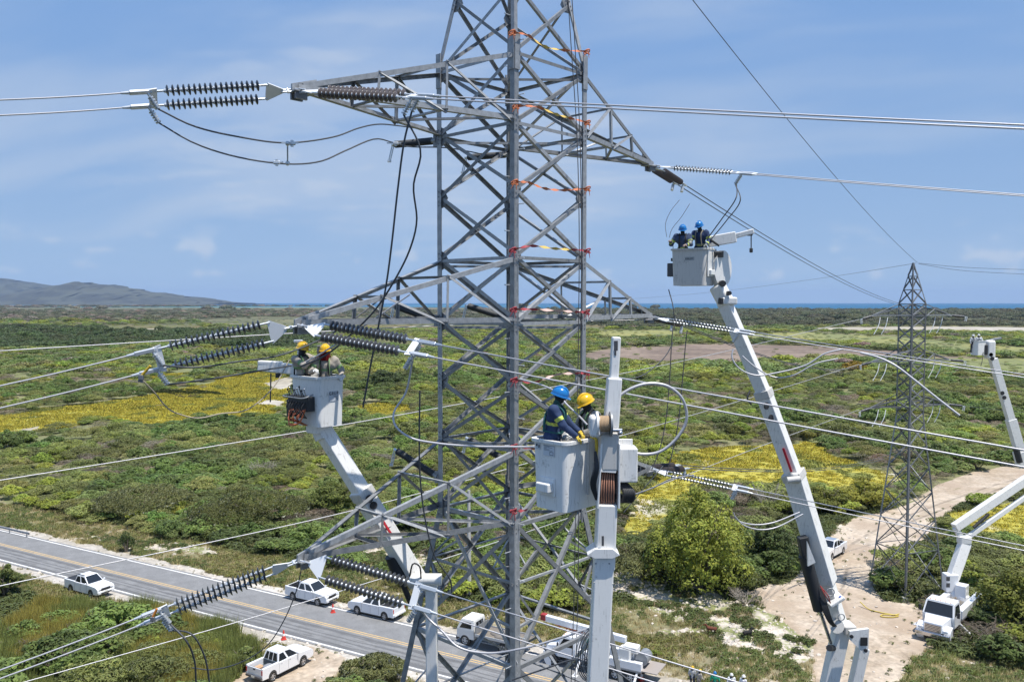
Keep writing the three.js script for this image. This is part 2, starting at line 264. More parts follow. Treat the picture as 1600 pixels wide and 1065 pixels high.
// ---------------------------------------------------------------- road
{
  const asphalt = dataTex(1024, (i, j) => { const a = seamless(i, j, 1024, 256, 2), b = seamless(i, j, 1024, 10, 4), c = seamless(i, j, 1024, 90, 2); const k = (0.205 + (b - 0.5) * 0.08) * (0.82 + a * 0.36) * (c > 0.73 ? 0.8 : 1); return [k * 1.0, k * 0.99, k * 0.985].map(enc); }, true);
  asphalt.repeat.set(1 / 9, 1 / 9);
  const strip = (name, t0, t1, y, m, s0 = -95, s1 = 120, kind = 'structure', parent) => {
    const pts = [roadPoint(s0, t0), roadPoint(s1, t0), roadPoint(s1, t1), roadPoint(s0, t1)], g = new THREE.BufferGeometry();
    g.setAttribute('position', new THREE.Float32BufferAttribute(pts.flatMap(([x, d]) => [x, y, -d]), 3)); g.setAttribute('normal', new THREE.Float32BufferAttribute([0, 1, 0, 0, 1, 0, 0, 1, 0, 0, 1, 0], 3));
    g.setAttribute('uv', new THREE.Float32BufferAttribute([s0, t0, s1, t0, s1, t1, s0, t1], 2)); g.setIndex([0, 1, 2, 0, 2, 3]);
    const o = new THREE.Mesh(g, m); o.name = parent ? name : numbered(name); o.receiveShadow = true; if (!parent) tag(o, null, null, null, kind); (parent ?? scene).add(o); return o;
  };
  const road = strip('road', -ROAD_HALF - 0.35, ROAD_HALF + 0.35, 0.03, new THREE.MeshStandardMaterial({ map: asphalt, roughness: 0.9 }));
  // darker worn wheel tracks of polished, oil-stained asphalt
  const stain = dataTex(512, (i, j) => { const b = seamless(i, j, 512, 12, 4), a = seamless(i, j, 512, 128, 2), k = (0.165 + (b - 0.5) * 0.06) * (0.85 + a * 0.3); return [k, k, k * 1.02].map(enc); }, true); stain.repeat.set(1 / 14, 1 / 1.3);
  const sa = dataTex(256, (i, j) => { const b = seamless(i, j, 256, 9, 4), e = Math.sin(j / 256 * Math.PI), k = sstep(0.35, 0.7, b * 0.7 + e * 0.45 - 0.1) * 0.5; return [k, k, k]; }); sa.repeat.set(1 / 14, 1 / 1.3);
  for (const t of [-2.75, -1.15]) strip('wheel_track', t - 0.62, t + 0.62, 0.034, new THREE.MeshStandardMaterial({ map: stain, alphaMap: sa, transparent: true, roughness: 0.85 }), -95, 120, null, road);
  const worn = (r, g, b, seed) => { const m = dataTex(512, (i, j) => { const a = seamless(i + seed, j, 512, 64, 3), k = sstep(0.62, 0.75, a) * 0.6, c = 0.9 + seamless(i, j + seed, 512, 8, 3) * 0.2; return [lerp(r, 0.2, k) * c, lerp(g, 0.2, k) * c, lerp(b, 0.2, k) * c].map(enc); }, true); m.repeat.set(1 / 6, 1 / 6); return new THREE.MeshStandardMaterial({ map: m, roughness: 0.7 }); };
  const white = worn(0.74, 0.72, 0.69, 0), yel = worn(0.62, 0.42, 0.18, 33);
  strip('edge_line', ROAD_HALF - 0.17, ROAD_HALF + 0.03, 0.039, white, -95, 120, null, road); strip('edge_line', -ROAD_HALF - 0.03, -ROAD_HALF + 0.17, 0.039, white, -95, 120, null, road);
  strip('centre_line', 0.1, 0.23, 0.039, yel, -95, 120, null, road); strip('centre_line', -0.23, -0.1, 0.039, yel, -95, 120, null, road);
}
// ---------------------------------------------------------------- vegetation
const LEAF_MAP = dataTex(256, (i, j) => { const a = seamless(i, j, 256, 32, 3), b = seamless(i, j, 256, 6, 2), k = 0.72 + a * 0.5; return [k * (0.92 + b * 0.14), k, k * 0.95].map((x) => enc(x * 0.82)); }, true);
const leafMat = (o = {}) => new THREE.MeshPhysicalMaterial({ color: rgb(1, 1, 1), vertexColors: true, roughness: 0.75, specularIntensity: 0.35, side: THREE.DoubleSide, transmission: 0.45, thickness: 0, ...o });
const LEAF = leafMat(), TWIG = mat(0.13, 0.10, 0.075, 0.95), BARK = mat(0.17, 0.135, 0.10, 0.95);
function cards() {
  const pos = [], nor = [], col = [], idx = [];
  const q = new THREE.Quaternion(), e = new THREE.Euler(), a = new THREE.Vector3(), b = new THREE.Vector3(), n = new THREE.Vector3();
  return {
    count: () => idx.length / 3,
    // one leaf spray: centre c, outward o, length l, width w, colour k, seeded random r
    add(c, o, l, w, k, r, droop = 0.25) {
      n.set(o.x + (r() - 0.5) * 1.3, o.y + (r() - 0.5) * 1.3 + 0.25, o.z + (r() - 0.5) * 1.3).normalize();
      a.set(r() - 0.5, r() - 0.5 - droop * 0.3, r() - 0.5).cross(n).normalize(); b.crossVectors(n, a);
      const m = pos.length / 3, s = [[0, -l / 2], [w / 2, l * 0.05], [0, l / 2], [-w / 2, -l * 0.05]];
      for (const [u, v] of s) {
        const bend = -Math.abs(v) / l * droop * l;
        pos.push(c.x + a.x * u + b.x * v + n.x * bend, c.y + a.y * u + b.y * v + n.y * bend, c.z + a.z * u + b.z * v + n.z * bend);
        nor.push(n.x * 0.62 + o.x * 0.38, n.y * 0.62 + o.y * 0.38, n.z * 0.62 + o.z * 0.38); col.push(k[0], k[1], k[2]);
      }
      idx.push(m, m + 1, m + 2, m, m + 2, m + 3);
    },
    build() {
      const g = new THREE.BufferGeometry(); g.setAttribute('position', new THREE.Float32BufferAttribute(pos, 3)); g.setAttribute('normal', new THREE.Float32BufferAttribute(nor, 3)); g.setAttribute('color', new THREE.Float32BufferAttribute(col, 3)); g.setIndex(idx); return g;
    },
  };
}
// crown of a shrub: uneven lobes covered with leaf sprays; unit = metres for a shrub of about 4 m across
function crown(seed, { wide = 2, high = 2.4, lobes = 9, n = 900, leaf = 0.26, slim = 0.45, flat = 0.75, tone = 0.25, low = 0.25, droop = 0.3, gap = 0.35, fill = 0.6, ls = 0.34, lr = 0.3 }) {
  const r = rng(seed), L = [], C = cards();
  for (let i = 0; i < lobes; i++) {
    const t = i / lobes, a = r() * 6.283, rad = wide * 0.72 * Math.sqrt(r()) * (i ? 1 : 0), s = ls + r() * lr, up = high * (low + (0.92 - s * flat * 0.5 - low) * Math.pow(1 - Math.min(1, rad / wide), 0.6) * (fill + (1 - fill) * r()));
    L.push({ c: new THREE.Vector3(Math.cos(a) * rad, up, Math.sin(a) * rad), rx: wide * s * 0.95, ry: high * s * flat * 0.62, rz: wide * s * (0.75 + r() * 0.4), k: 0.8 + r() * 0.45, h: r() });
  }
  let tries = 0;
  const c = new THREE.Vector3(), o = new THREE.Vector3();
  while (C.count() < n * 2 && tries++ < n * 12) {
    const l = L[Math.floor(r() * L.length)], th = r() * 6.283, y = lerp(-0.55, 1, Math.pow(r(), 0.7)), q = Math.sqrt(1 - y * y), sh = 0.72 + 0.36 * r();
    if (noise(th * 2.2 + l.h * 40, y * 3 + l.h * 90) < gap * r() * 1.6) continue;
    o.set(Math.cos(th) * q, y, Math.sin(th) * q); c.set(l.c.x + o.x * l.rx * sh, l.c.y + o.y * l.ry * sh, l.c.z + o.z * l.rz * sh);
    if (c.y < 0.03) continue;
    let inside = false; for (const m of L) if (m !== l) { const d = ((c.x - m.c.x) / m.rx) ** 2 + ((c.y - m.c.y) / m.ry) ** 2 + ((c.z - m.c.z) / m.rz) ** 2; if (d < 0.45) { inside = true; break; } }
    if (inside) continue;
    o.set(o.x / l.rx, o.y / l.ry, o.z / l.rz).normalize();
    const f = l.k * (1 + (r() - 0.5) * tone * 2), hue = (r() - 0.5) * tone, sz = leaf * (0.6 + r() * 0.8);
    C.add(c, o, sz, sz * slim, [f * (1 + hue * 0.5), f, f * (1 - hue * 0.5)], r, droop);
  }
  return C.build();
}
function branches(seed, { wide = 1.6, high = 2, n = 9, r0 = 0.07, trunk = 0.35, sub = 3 }) {    // stems spreading from the base
  const r = rng(seed), out = [];
  for (let i = 0; i < n; i++) {
    const a = r() * 6.283, p0 = new THREE.Vector3((r() - 0.5) * 0.3 * trunk, 0, (r() - 0.5) * 0.3 * trunk), p1 = new THREE.Vector3(Math.cos(a) * wide * 0.3, high * trunk, Math.sin(a) * wide * 0.3), p2 = new THREE.Vector3(Math.cos(a + (r() - 0.5)) * wide * (0.5 + r() * 0.4), high * (0.55 + r() * 0.4), Math.sin(a + (r() - 0.5)) * wide * (0.5 + r() * 0.4));
    out.push(rod(p0, p1, r0, r0 * 0.7, 5), rod(p1, p2, r0 * 0.7, r0 * 0.25, 5));
    for (let k = 0; k < sub; k++) { const t = 0.3 + r() * 0.6, s = p1.clone().lerp(p2, t), e2 = s.clone().add(new THREE.Vector3((r() - 0.5) * wide * 0.6, (r() * 0.5 - 0.05) * high * 0.5, (r() - 0.5) * wide * 0.6)); out.push(rod(s, e2, r0 * 0.3, r0 * 0.08, 4)); }
  }
  return merged(out);
}
const SPECIES = [
  { name: 'thorn_shrub', word: 'feathery olive green thorn shrub', tint: [0.25, 0.28, 0.088], geo: [0, 1, 2, 3].map((i) => crown(100 + i, { wide: 2.5, high: 2.3, lobes: 20, ls: 0.22, lr: 0.26, n: 1700, leaf: 0.28, slim: 0.3, flat: 0.6, tone: 0.22, droop: 0.45 })) },
  { name: 'leafy_shrub', word: 'dense dark green leafy shrub', tint: [0.165, 0.225, 0.056], geo: [0, 1, 2].map((i) => crown(200 + i, { wide: 1.9, high: 2.5, lobes: 20, ls: 0.2, lr: 0.24, n: 1500, leaf: 0.27, slim: 0.6, flat: 0.9, tone: 0.3 })) },
  { name: 'bright_shrub', word: 'bright yellowish green shrub', tint: [0.28, 0.32, 0.052], geo: [0, 1, 2].map((i) => crown(300 + i, { wide: 1.7, high: 2.1, lobes: 20, ls: 0.2, lr: 0.22, n: 1400, leaf: 0.25, slim: 0.55, flat: 0.95, tone: 0.3, gap: 0.5 })) },
  { name: 'dry_shrub', word: 'grey brown dried out shrub', tint: [0.30, 0.25, 0.185], geo: [0, 1].map((i) => crown(400 + i, { wide: 1.8, high: 1.7, lobes: 9, n: 800, leaf: 0.34, slim: 0.1, flat: 0.8, tone: 0.3, gap: 0.6, droop: 0.1 })) },
];
SPECIES.forEach((s, i) => { s.wood = branches(500 + i, { wide: 1.7, high: 2.0, n: 7, r0: 0.06 }); });
const FAR = [0, 1, 2].map((i) => crown(600 + i, { wide: 2.4, high: 2.4, lobes: 11, n: 420, leaf: 0.55, slim: 0.55, flat: 0.75, tone: 0.3 }));

const SCRUB = [];                                                    // every scrub plant: x, d, size, height factor, turn, species, tint
{
  const R = rng(4242);
  const clear = [[-1.2, 60, 3.5], [44, 84.5, 3.0]];
  const bands = [[48, 140, 2.3, 1.12], [140, 300, 3.6, 1.35], [300, 620, 5.4, 1.6], [620, 1150, 9, 1.9], [1150, 2900, 20, 3.1], [2900, 5600, 60, 7]];
  for (const [d0, d1, step, size] of bands) for (let d = d0; d < d1; d += step) {
    const half = 0.615 * d * 1.12 + 9; for (let x0 = -half; x0 < half; x0 += step) {
      const x = x0 + (R() - 0.5) * step * 1.1, dd = d + (R() - 0.5) * step * 1.1, u = R(), w = R();
      if (d > 2900 && x > -1400 + (d - 5000) * 0.9 - 200) continue; if (d > 2850 && x > 600) continue;
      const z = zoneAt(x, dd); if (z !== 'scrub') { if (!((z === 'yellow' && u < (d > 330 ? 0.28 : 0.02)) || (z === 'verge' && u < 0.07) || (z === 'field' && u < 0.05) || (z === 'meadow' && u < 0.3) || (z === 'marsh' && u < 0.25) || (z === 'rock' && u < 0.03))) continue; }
      if (clear.some(([cx, cd, cr]) => (x - cx) ** 2 + (dd - cd) ** 2 < cr * cr)) continue;
      if (roadSide(x, dd) < -6 && x < -13 && dd < 85 && u > 0.66) continue; const cover = fbm(x / 16 + 7, dd / 16 + 3, 3); if (cover < 0.33 && u < 0.7) continue;
      if (d < 140) { let near = false; for (const [qx, qd] of [[0.9, 0], [-0.9, 0], [0, 0.9], [0, -0.9], [0, 2.4], [0, -1.5]]) if (['road', 'dirt', 'shoulder'].includes(zoneAt(x + qx, dd + qd))) near = true; if (near && z === 'scrub') continue; }
      const tall = fbm(x / 30 + 70, dd / 45 + 30, 3), sp = fbm(x / 26 + 20, dd / 34 + 90, 3) + (R() - 0.5) * 0.22, dry = fbm(x / 14 + 300, dd / 14 + 20, 3);
      let k = sp < 0.45 ? 1 : sp < 0.60 ? 0 : 2; if (dry > 0.6 && R() < (dd > 330 ? 0.15 : 0.55)) k = 3; const ratio = x / dd + (fbm(x / 90, dd / 90, 2) - 0.5) * 0.2, dw = dd + (fbm(x / 120 + 5, dd / 120, 2) - 0.5) * 260; let wood = 0; if ((dw > 520 && dw < 900 && ratio < -0.24 && z === 'scrub') || (dw > 1000 && ratio > 0.05)) { wood = 1; k = 1; } else if (dw > 1250) { k = R() < 0.25 ? 3 : 1; wood = 2; }
      let s = size * (0.62 + 0.6 * w) * (0.7 + 0.75 * tall), hf = 0.6 + 0.4 * R();
      if (z !== 'scrub') s *= z === 'verge' ? 0.32 : 0.55;
      const behind = zoneAt(x * 1.06, dd * 1.06); if (d > 130 && behind !== 'scrub') { s *= 0.75; hf *= 0.6; }
      const fv = dd > 330 ? 34 : 8, v = dd > 330 ? 0.62 + 0.7 * fbm(x / fv + 9, dd / fv + 2, 2) + (R() - 0.5) * 0.18 : 0.5 + 1.0 * fbm(x / fv + 9, dd / fv + 2, 2) + (R() - 0.5) * 0.35, t = (wood === 1 ? (ratio > 0 ? [0.135, 0.145, 0.075] : [0.085, 0.12, 0.04]) : wood === 2 && k === 1 ? [0.15, 0.16, 0.085] : SPECIES[k].tint).map((c, i) => c * v * (0.9 + 0.2 * R()));
      if (wood === 1) { s *= 1.15; hf *= 1.35; }
      SCRUB.push({ x, d: dd, s, hf, turn: R() * 6.283, k, t, v: Math.floor(R() * 97), z });
    }
  }
}
// tall trees and shrubs that stand out: [px, py of the foot, width m, height m, species, label]
function standout(name, label, px, py, wide, high, seed, o, tint, trunkHigh, group) {
  const [x, d] = gnd(px, py), t = thing(name, label, name.includes('tree') ? 'tree' : 'shrub', [x, 0, -d], seed, group);
  const g = crown(seed, { wide: wide / 2, high, ...o }), c = g.attributes.color; for (let i = 0; i < c.count; i++) c.setXYZ(i, c.getX(i) * tint[0], c.getY(i) * tint[1], c.getZ(i) * tint[2]);
  obj('crown', g, LEAF, t); obj('trunk', branches(seed + 9, { wide: wide * 0.36, high: high * 0.85, n: 6, r0: 0.13, trunk: trunkHigh ?? 0.3 }), BARK, t); return t;
}
const YG = [0.30, 0.29, 0.045], MG = [0.165, 0.195, 0.055], DG = [0.095, 0.13, 0.038], OG = [0.215, 0.23, 0.095];
const BIGLEAF = { fill: 0.12, ls: 0.13, lr: 0.2, lobes: 70, n: 6500, leaf: 0.3, slim: 0.6, flat: 0.62, tone: 0.35, gap: 0.6, low: 0.2 }, LACY = { lobes: 20, n: 4200, leaf: 0.42, slim: 0.16, flat: 0.5, tone: 0.22, droop: 0.8, low: 0.15 };
standout('round_tree', 'large round tree with clumps of yellow green leaves beside the near bucket truck boom', 1092, 922, 12.2, 13.2, 7001, { ...BIGLEAF, n: 11000, lobes: 150, n: 18000, low: 0.04 }, [0.30, 0.33, 0.055]);
standout('lacy_tree', 'drooping lacy grey green tree at the left foot of the large round tree', 1003, 905, 8.0, 4.8, 7002, { ...LACY, n: 6000 }, OG);
standout('lacy_tree', 'low lacy green shrub tree at the right foot of the large round tree', 1150, 925, 5.0, 3.2, 7003, LACY, MG);
standout('dark_tree', 'dark green tree between the round tree and the long boom', 1205, 885, 7, 6.0, 7004, { ...BIGLEAF, leaf: 0.3 }, DG);
standout('round_tree', 'broad yellow green tree at the right edge beside the conventional cab truck', 1606, 985, 9, 7.2, 7005, { ...BIGLEAF, n: 9000, lobes: 100 }, [0.18, 0.195, 0.035]);
standout('leafy_tree', 'dark leafy tree right behind the conventional cab truck', 1545, 985, 4.2, 2.6, 7006, BIGLEAF, DG);
standout('yellow_shrub', 'loose yellow leafed shrub left of the dirt track bend', 1350, 792, 9, 4.8, 7007, { ...BIGLEAF, gap: 0.7 }, YG);
standout('yellow_shrub', 'yellow leafed shrub behind the long boom near the dirt track', 1290, 800, 8, 4.5, 7008, { ...BIGLEAF, gap: 0.7 }, [0.19, 0.2, 0.035]);
standout('roadside_tree', 'thin green tree at the left edge of the picture beside the road', 8, 935, 4.2, 4.4, 7009, { ...BIGLEAF, n: 3000, lobes: 16, gap: 0.9 }, MG);
standout('verge_sapling', 'small dark sapling on the far verge of the road', 197, 862, 1.8, 2.6, 7010, { lobes: 8, n: 900, leaf: 0.22 }, DG);
standout('roadside_shrub', 'wispy green shrub at the near road edge left of the tower leg', 582, 1062, 4.6, 2.3, 7011, { ...LACY, n: 3000 }, OG);
standout('leafy_shrub', 'leafy green shrub beside the pickup driveway, left of it', 372, 1040, 4.0, 1.9, 7012, { ...BIGLEAF, n: 2600, lobes: 18 }, MG);
standout('dark_bush', 'round dark bush in the scrub left of the tower at mid distance', 600, 605, 17, 7.5, 7013, { ...BIGLEAF, leaf: 0.6 }, DG);
standout('yellow_tree', 'golden flowering tree behind the mid conductors left of the far tower', 1335, 583, 13, 6.5, 7014, { ...BIGLEAF, leaf: 0.6, n: 2500 }, [0.34, 0.23, 0.02]);
standout('acacia_mound', 'wide spreading acacia mound above the far road verge', 225, 800, 13, 4.2, 7015, { ...LACY, n: 7000, lobes: 30 }, OG);
standout('acacia_mound', 'wide acacia mound between the left boom and the road', 395, 815, 14, 4.6, 7016, { ...LACY, n: 7500, lobes: 30 }, [0.165, 0.18, 0.06]);
standout('leafy_tree', 'bright leafy tree left of the left boom', 520, 800, 9, 5.2, 7017, { ...BIGLEAF, n: 7000 }, [0.16, 0.19, 0.04]);
{ const h = standout('reed_hedge', 'straight dark hedge row across the yellow clearing on the left', 290, 621, 34, 3.4, 7018, { lobes: 120, n: 4200, leaf: 0.6, slim: 0.35, ls: 0.06, lr: 0.05, fill: 0.5, low: 0.2 }, [0.10, 0.12, 0.035]); h.rotation.y = -0.12; h.scale.set(1, 1, 0.07); }
for (const [px, py, w, h, s, l] of [[1200, 800, 5, 4.6, 1, 'bare grey branched bush left of the long boom'], [1320, 1005, 0, 0, 0, ''], [1165, 945, 3.4, 2.0, 2, 'bare twiggy bush below the round tree'], [410, 745, 6, 3.0, 3, 'dead grey thicket left of the left boom']].filter((q) => q[2])) {
  const [x, d] = gnd(px, py), t = thing('bare_bush', l, 'bush', [x, 0, -d], s); obj('branches', branches(800 + s, { wide: w * 0.6, high: h, n: 26, r0: 0.05, trunk: 0.25, sub: 8 }), mat(0.33, 0.29, 0.245, 0.95), t);
}
{ // the scrub: the largest 300 as plants of their own, the rest as one mass
  const MARKS = [[140, 930, 'near the leftmost pickup'], [60, 830, 'near the guardrail end'], [225, 800, 'beside the wide acacia mound'], [395, 815, 'beside the acacia mound left of the boom'], [120, 740, 'in the thicket at the left edge'], [330, 700, 'in the thicket below the left insulators'], [490, 720, 'below the left bucket'], [590, 760, 'behind the left boom'], [740, 760, 'behind the near tower shaft'], [850, 880, 'behind the near tower foot'], [980, 690, 'behind the cable ring'], [1003, 905, 'beside the lacy tree'], [1090, 900, 'around the large round tree'], [1205, 860, 'beside the long boom'], [1120, 660, 'left of the long boom at mid height'], [1330, 780, 'by the bend of the dirt track'], [1415, 900, 'at the feet of the far tower'], [1330, 680, 'between the long boom and the far tower'], [1540, 700, 'right of the far tower'], [1545, 960, 'behind the conventional cab truck'], [1490, 1040, 'in the lower right corner'], [1230, 1040, 'on the stony verge near the goats'], [370, 1040, 'beside the nearest pickup'], [180, 1010, 'in the tall grass at lower left'], [640, 1040, 'at the near road edge'], [1000, 1000, 'on the verge behind the utility truck']];
  const whereOf = (p) => { const X = 800 + F * p.x / p.d, Yp = 472 + F * 29 / p.d; let b = 1e9, w = ''; for (const [x, y, t] of MARKS) { const q = (x - X) ** 2 + (y - Yp) ** 2; if (q < b) { b = q; w = t; } } return w; };
  const score = (p) => (p.x > -0.62 * p.d && p.x < 0.62 * p.d && p.d > 53 ? p.s / p.d : 0), order = [...SCRUB].sort((a, b) => score(b) - score(a)), own = new Set(order.slice(0, 290));
  const tinted = new Map();
  for (const p of own) {
    const S = SPECIES[p.k], key = p.k + '_' + (p.v % 4), matKey = key;
    if (!tinted.has(matKey)) { const v = 0.68 + (p.v % 4) * 0.22; tinted.set(matKey, leafMat({ color: rgb(...S.tint.map((c) => c * v)) })); }
    const where = whereOf(p); 
    const size = p.s > 1.75 ? 'large ' : p.s > 1.25 ? '' : 'small ', t = thing(S.name, size + S.word + ' ' + where, 'shrub', [p.x, 0, -p.d], p.turn, S.word + 's ' + where);
    t.scale.set(p.s, p.s * p.hf, p.s); obj('crown', S.geo[p.v % S.geo.length], tinted.get(matKey), t); obj('stem', S.wood, TWIG, t);
  }
  const rest = SCRUB.filter((p) => !own.has(p)), M = new THREE.Matrix4(), Q = new THREE.Quaternion(), UP = new THREE.Vector3(0, 1, 0), bins = new Map();
  for (const p of rest) { const far = p.d > 330, key = far ? 'far' + (p.v % FAR.length) : p.k + '_' + (p.v % SPECIES[p.k].geo.length); if (!bins.has(key)) bins.set(key, { geo: far ? FAR[p.v % FAR.length] : SPECIES[p.k].geo[p.v % SPECIES[p.k].geo.length], list: [], far, k: p.k }); bins.get(key).list.push(p); }
  for (const b of bins.values()) {
    const m = new THREE.InstancedMesh(b.geo, LEAF, b.list.length); m.name = numbered(b.far ? 'distant_scrub' : 'scrub');
    b.list.forEach((p, i) => { M.compose(new THREE.Vector3(p.x, -0.05, -p.d), Q.setFromAxisAngle(UP, p.turn), new THREE.Vector3(p.s, p.s * p.hf, p.s)); m.setMatrixAt(i, M); m.setColorAt(i, rgb(...p.t)); });
    tag(m, b.far ? 'distant green scrub covering the coastal plain' : 'continuous green scrub of ' + SPECIES[b.k].word + 's', 'scrub', null, 'stuff'); m.castShadow = m.receiveShadow = true; scene.add(m);
  }
}
// ---- grass, herbs and stones
function tuft(seed, n, h, spread, w, lean) {
  const r = rng(seed), pos = [], nor = [], col = [];
  for (let i = 0; i < n; i++) {
    const a = r() * 6.283, q = Math.sqrt(r()) * spread, x = Math.cos(a) * q, z = Math.sin(a) * q, hh = h * (0.5 + r() * 0.6), la = r() * 6.283, lx = Math.cos(la) * lean * hh * r(), lz = Math.sin(la) * lean * hh * r(), ta = r() * 6.283, tx = Math.cos(ta) * w, tz = Math.sin(ta) * w, k = 0.7 + r() * 0.6, h2 = 0.85 + r() * 0.3;
    pos.push(x - tx, 0, z - tz, x + tx, 0, z + tz, x + lx, hh, z + lz); const nx = -tz / w * 0.5, nz = tx / w * 0.5; for (let j = 0; j < 3; j++) { nor.push(nx, 0.85, nz); col.push(k * h2, k, k * 0.9); }
  }
  const g = new THREE.BufferGeometry(); g.setAttribute('position', new THREE.Float32BufferAttribute(pos, 3)); g.setAttribute('normal', new THREE.Float32BufferAttribute(nor, 3)); g.setAttribute('color', new THREE.Float32BufferAttribute(col, 3)); return g;
}
{
  const R = rng(991), M = new THREE.Matrix4(), Q = new THREE.Quaternion(), UP = new THREE.Vector3(0, 1, 0);
  const short = tuft(1, 26, 0.32, 0.26, 0.022, 0.7), herb = crown(901, { wide: 0.42, high: 0.42, lobes: 5, n: 70, leaf: 0.16, slim: 0.55, tone: 0.35, low: 0.1 }), reed = tuft(3, 60, 1.75, 0.45, 0.03, 0.55), dry = tuft(4, 22, 0.45, 0.25, 0.02, 0.8);
  const lists = { grass: [], herbs: [], tall_grass: [], dry_grass: [], yellow_grass: [] };
  const put = (k, x, d, s, c) => lists[k].push([x, d, s, R() * 6.283, c]);
  for (let n = 0; n < 130000; n++) {
    const d = 50 + 72 * Math.pow(R(), 0.8), x = (R() * 2 - 1) * (0.615 * d * 1.1 + 6), z = zoneAt(x, d), m = fbm(x / 2.2 + 5, d / 2.2, 3), u = R();
    if (z === 'verge') { if (m < 0.37) { if (u < 0.3) put('dry_grass', x, d, 0.5 + R() * 0.6, [0.40, 0.34, 0.2]); continue; } const g = fbm(x / 6, d / 6 + 40, 2); if (u < 0.42) put('grass', x, d, 0.6 + R() * 0.9, g > 0.52 ? [0.23, 0.21, 0.085] : [0.20, 0.225, 0.07]); else if (u < 0.66) put('herbs', x, d, 0.4 + R() * 0.8, g > 0.55 ? [0.25, 0.25, 0.075] : [0.16, 0.20, 0.055]); else if (u < 0.86) put('dry_grass', x, d, 0.7 + R() * 0.7, [0.42, 0.36, 0.21]); }
    else if (z === 'rock') { if (m < 0.54) continue; if (u < 0.4) put('herbs', x, d, 0.4 + R() * 0.9, [0.13, 0.165, 0.045]); else if (u < 0.7) put('grass', x, d, 0.5 + R() * 0.8, [0.20, 0.20, 0.07]); else put('dry_grass', x, d, 0.6 + R() * 0.6, [0.36, 0.29, 0.18]); }
    else if (z === 'scrub' && u < 0.4) put(u < 0.2 ? 'herbs' : 'grass', x, d, 0.8 + R() * 1.3, [0.125, 0.15, 0.045]);
    else if (z === 'shoulder' && u < 0.05 && m > 0.5) put('grass', x, d, 0.4 + R() * 0.4, [0.24, 0.22, 0.1]);
    else if (z === 'dirt' && u < 0.012) put('herbs', x, d, 0.3 + R() * 0.4, [0.16, 0.18, 0.05]);
  }
  for (let n = 0; n < 15000; n++) { // tall golden grass between the camera and the road, left
    const x = -46 + 34 * R(), d = 46 + 34 * R(), s = roadSide(x, d); if (s > -7.2 + fbm(x / 4, d / 4, 2) * 3 || s < -32 || x > -17 + (d - 60) * -0.5) continue; if (['dirt', 'road'].includes(zoneAt(x, d))) continue;
    const g = fbm(x / 5 + 4, d / 5, 3); if (g < 0.33) continue; put('tall_grass', x, d, 0.55 + R() * 0.55, g > 0.56 ? [0.235, 0.21, 0.045] : [0.14, 0.17, 0.042]);
  }
  for (let n = 0; n < 90000; n++) { // yellow flowering ground cover
    const d = 60 + 300 * Math.pow(R(), 0.7), x = (R() * 2 - 1) * (0.615 * d * 1.08 + 4); if (zoneAt(x, d) !== 'yellow') continue; const g = fbm(x / 5 + 60, d / 8, 3); put('yellow_grass', x, d, (0.7 + R() * 0.9) * (d > 230 ? 2.2 : d > 150 ? 1.5 : 1), g > 0.66 ? [0.24, 0.26, 0.06] : R() < 0.25 ? [0.40, 0.36, 0.06] : [0.50, 0.435, 0.06]);
  }
  const add = (name, key, geo, label, cat) => {
    const l = lists[key], m = new THREE.InstancedMesh(geo, LEAF, l.length); m.name = numbered(name);
    l.forEach(([x, d, s, a, c], i) => { M.compose(new THREE.Vector3(x, 0, -d), Q.setFromAxisAngle(UP, a), new THREE.Vector3(s, s, s)); m.setMatrixAt(i, M); const v = 0.75 + HASH[(i * 7) & 65535] * 0.5; m.setColorAt(i, rgb(c[0] * v, c[1] * v, c[2] * v)); });
    tag(m, label, cat, null, 'stuff'); m.castShadow = m.receiveShadow = true; scene.add(m);
  };
  add('grass', 'grass', short, 'short green grass on the verges and between the shrubs', 'grass'); add('herbs', 'herbs', herb, 'low leafy weeds on the verges and stony ground', 'weeds'); add('tall_grass', 'tall_grass', reed, 'tall golden green grass between the camera and the road at lower left', 'grass');
  add('dry_grass', 'dry_grass', dry, 'straw coloured dry grass on the verges', 'grass'); add('yellow_grass', 'yellow_grass', tuft(5, 40, 0.16, 0.5, 0.05, 1.6), 'yellow ground cover on the open clearings', 'ground cover');
  // pale limestone rubble
  const rocks = []; for (let n = 0; n < 40000; n++) { const d = 50 + 60 * Math.pow(R(), 0.8), x = (R() * 2 - 1) * (0.615 * d * 1.08 + 4), z = zoneAt(x, d), u = R(); if ((z === 'rock' && u < 0.9) || (z === 'shoulder' && u < 0.22) || (z === 'dirt' && u < 0.07) || (z === 'verge' && u < 0.12 && fbm(x / 2.2 + 5, d / 2.2, 3) < 0.5)) rocks.push([x, d]); }
  const rg = new THREE.IcosahedronGeometry(1, 1), rp = rg.attributes.position; for (let i = 0; i < rp.count; i++) { const x = rp.getX(i), y = rp.getY(i), z = rp.getZ(i), k = 0.72 + 0.5 * noise(x * 2 + 9 + z, y * 2 + z * 1.5); rp.setXYZ(i, x * k * 1.25, y * k * 0.62, z * k); } rg.computeVertexNormals();
  const rm = new THREE.InstancedMesh(rg, mat(1, 1, 1, 0.95), rocks.length); rm.name = 'rubble'; const e = new THREE.Euler();
  rocks.forEach(([x, d], i) => { const s = 0.04 + 0.16 * Math.pow(R(), 3.2); M.compose(new THREE.Vector3(x, s * 0.2, -d), Q.setFromEuler(e.set(R() * 0.6, R() * 6.28, R() * 0.6)), new THREE.Vector3(s, s, s)); rm.setMatrixAt(i, M); const v = 0.8 + R() * 0.35; rm.setColorAt(i, rgb(0.55 * v, 0.485 * v, 0.41 * v)); });
  tag(rm, 'pale limestone rubble on the verges and dirt', 'stones', null, 'stuff'); rm.castShadow = rm.receiveShadow = true; scene.add(rm);
}
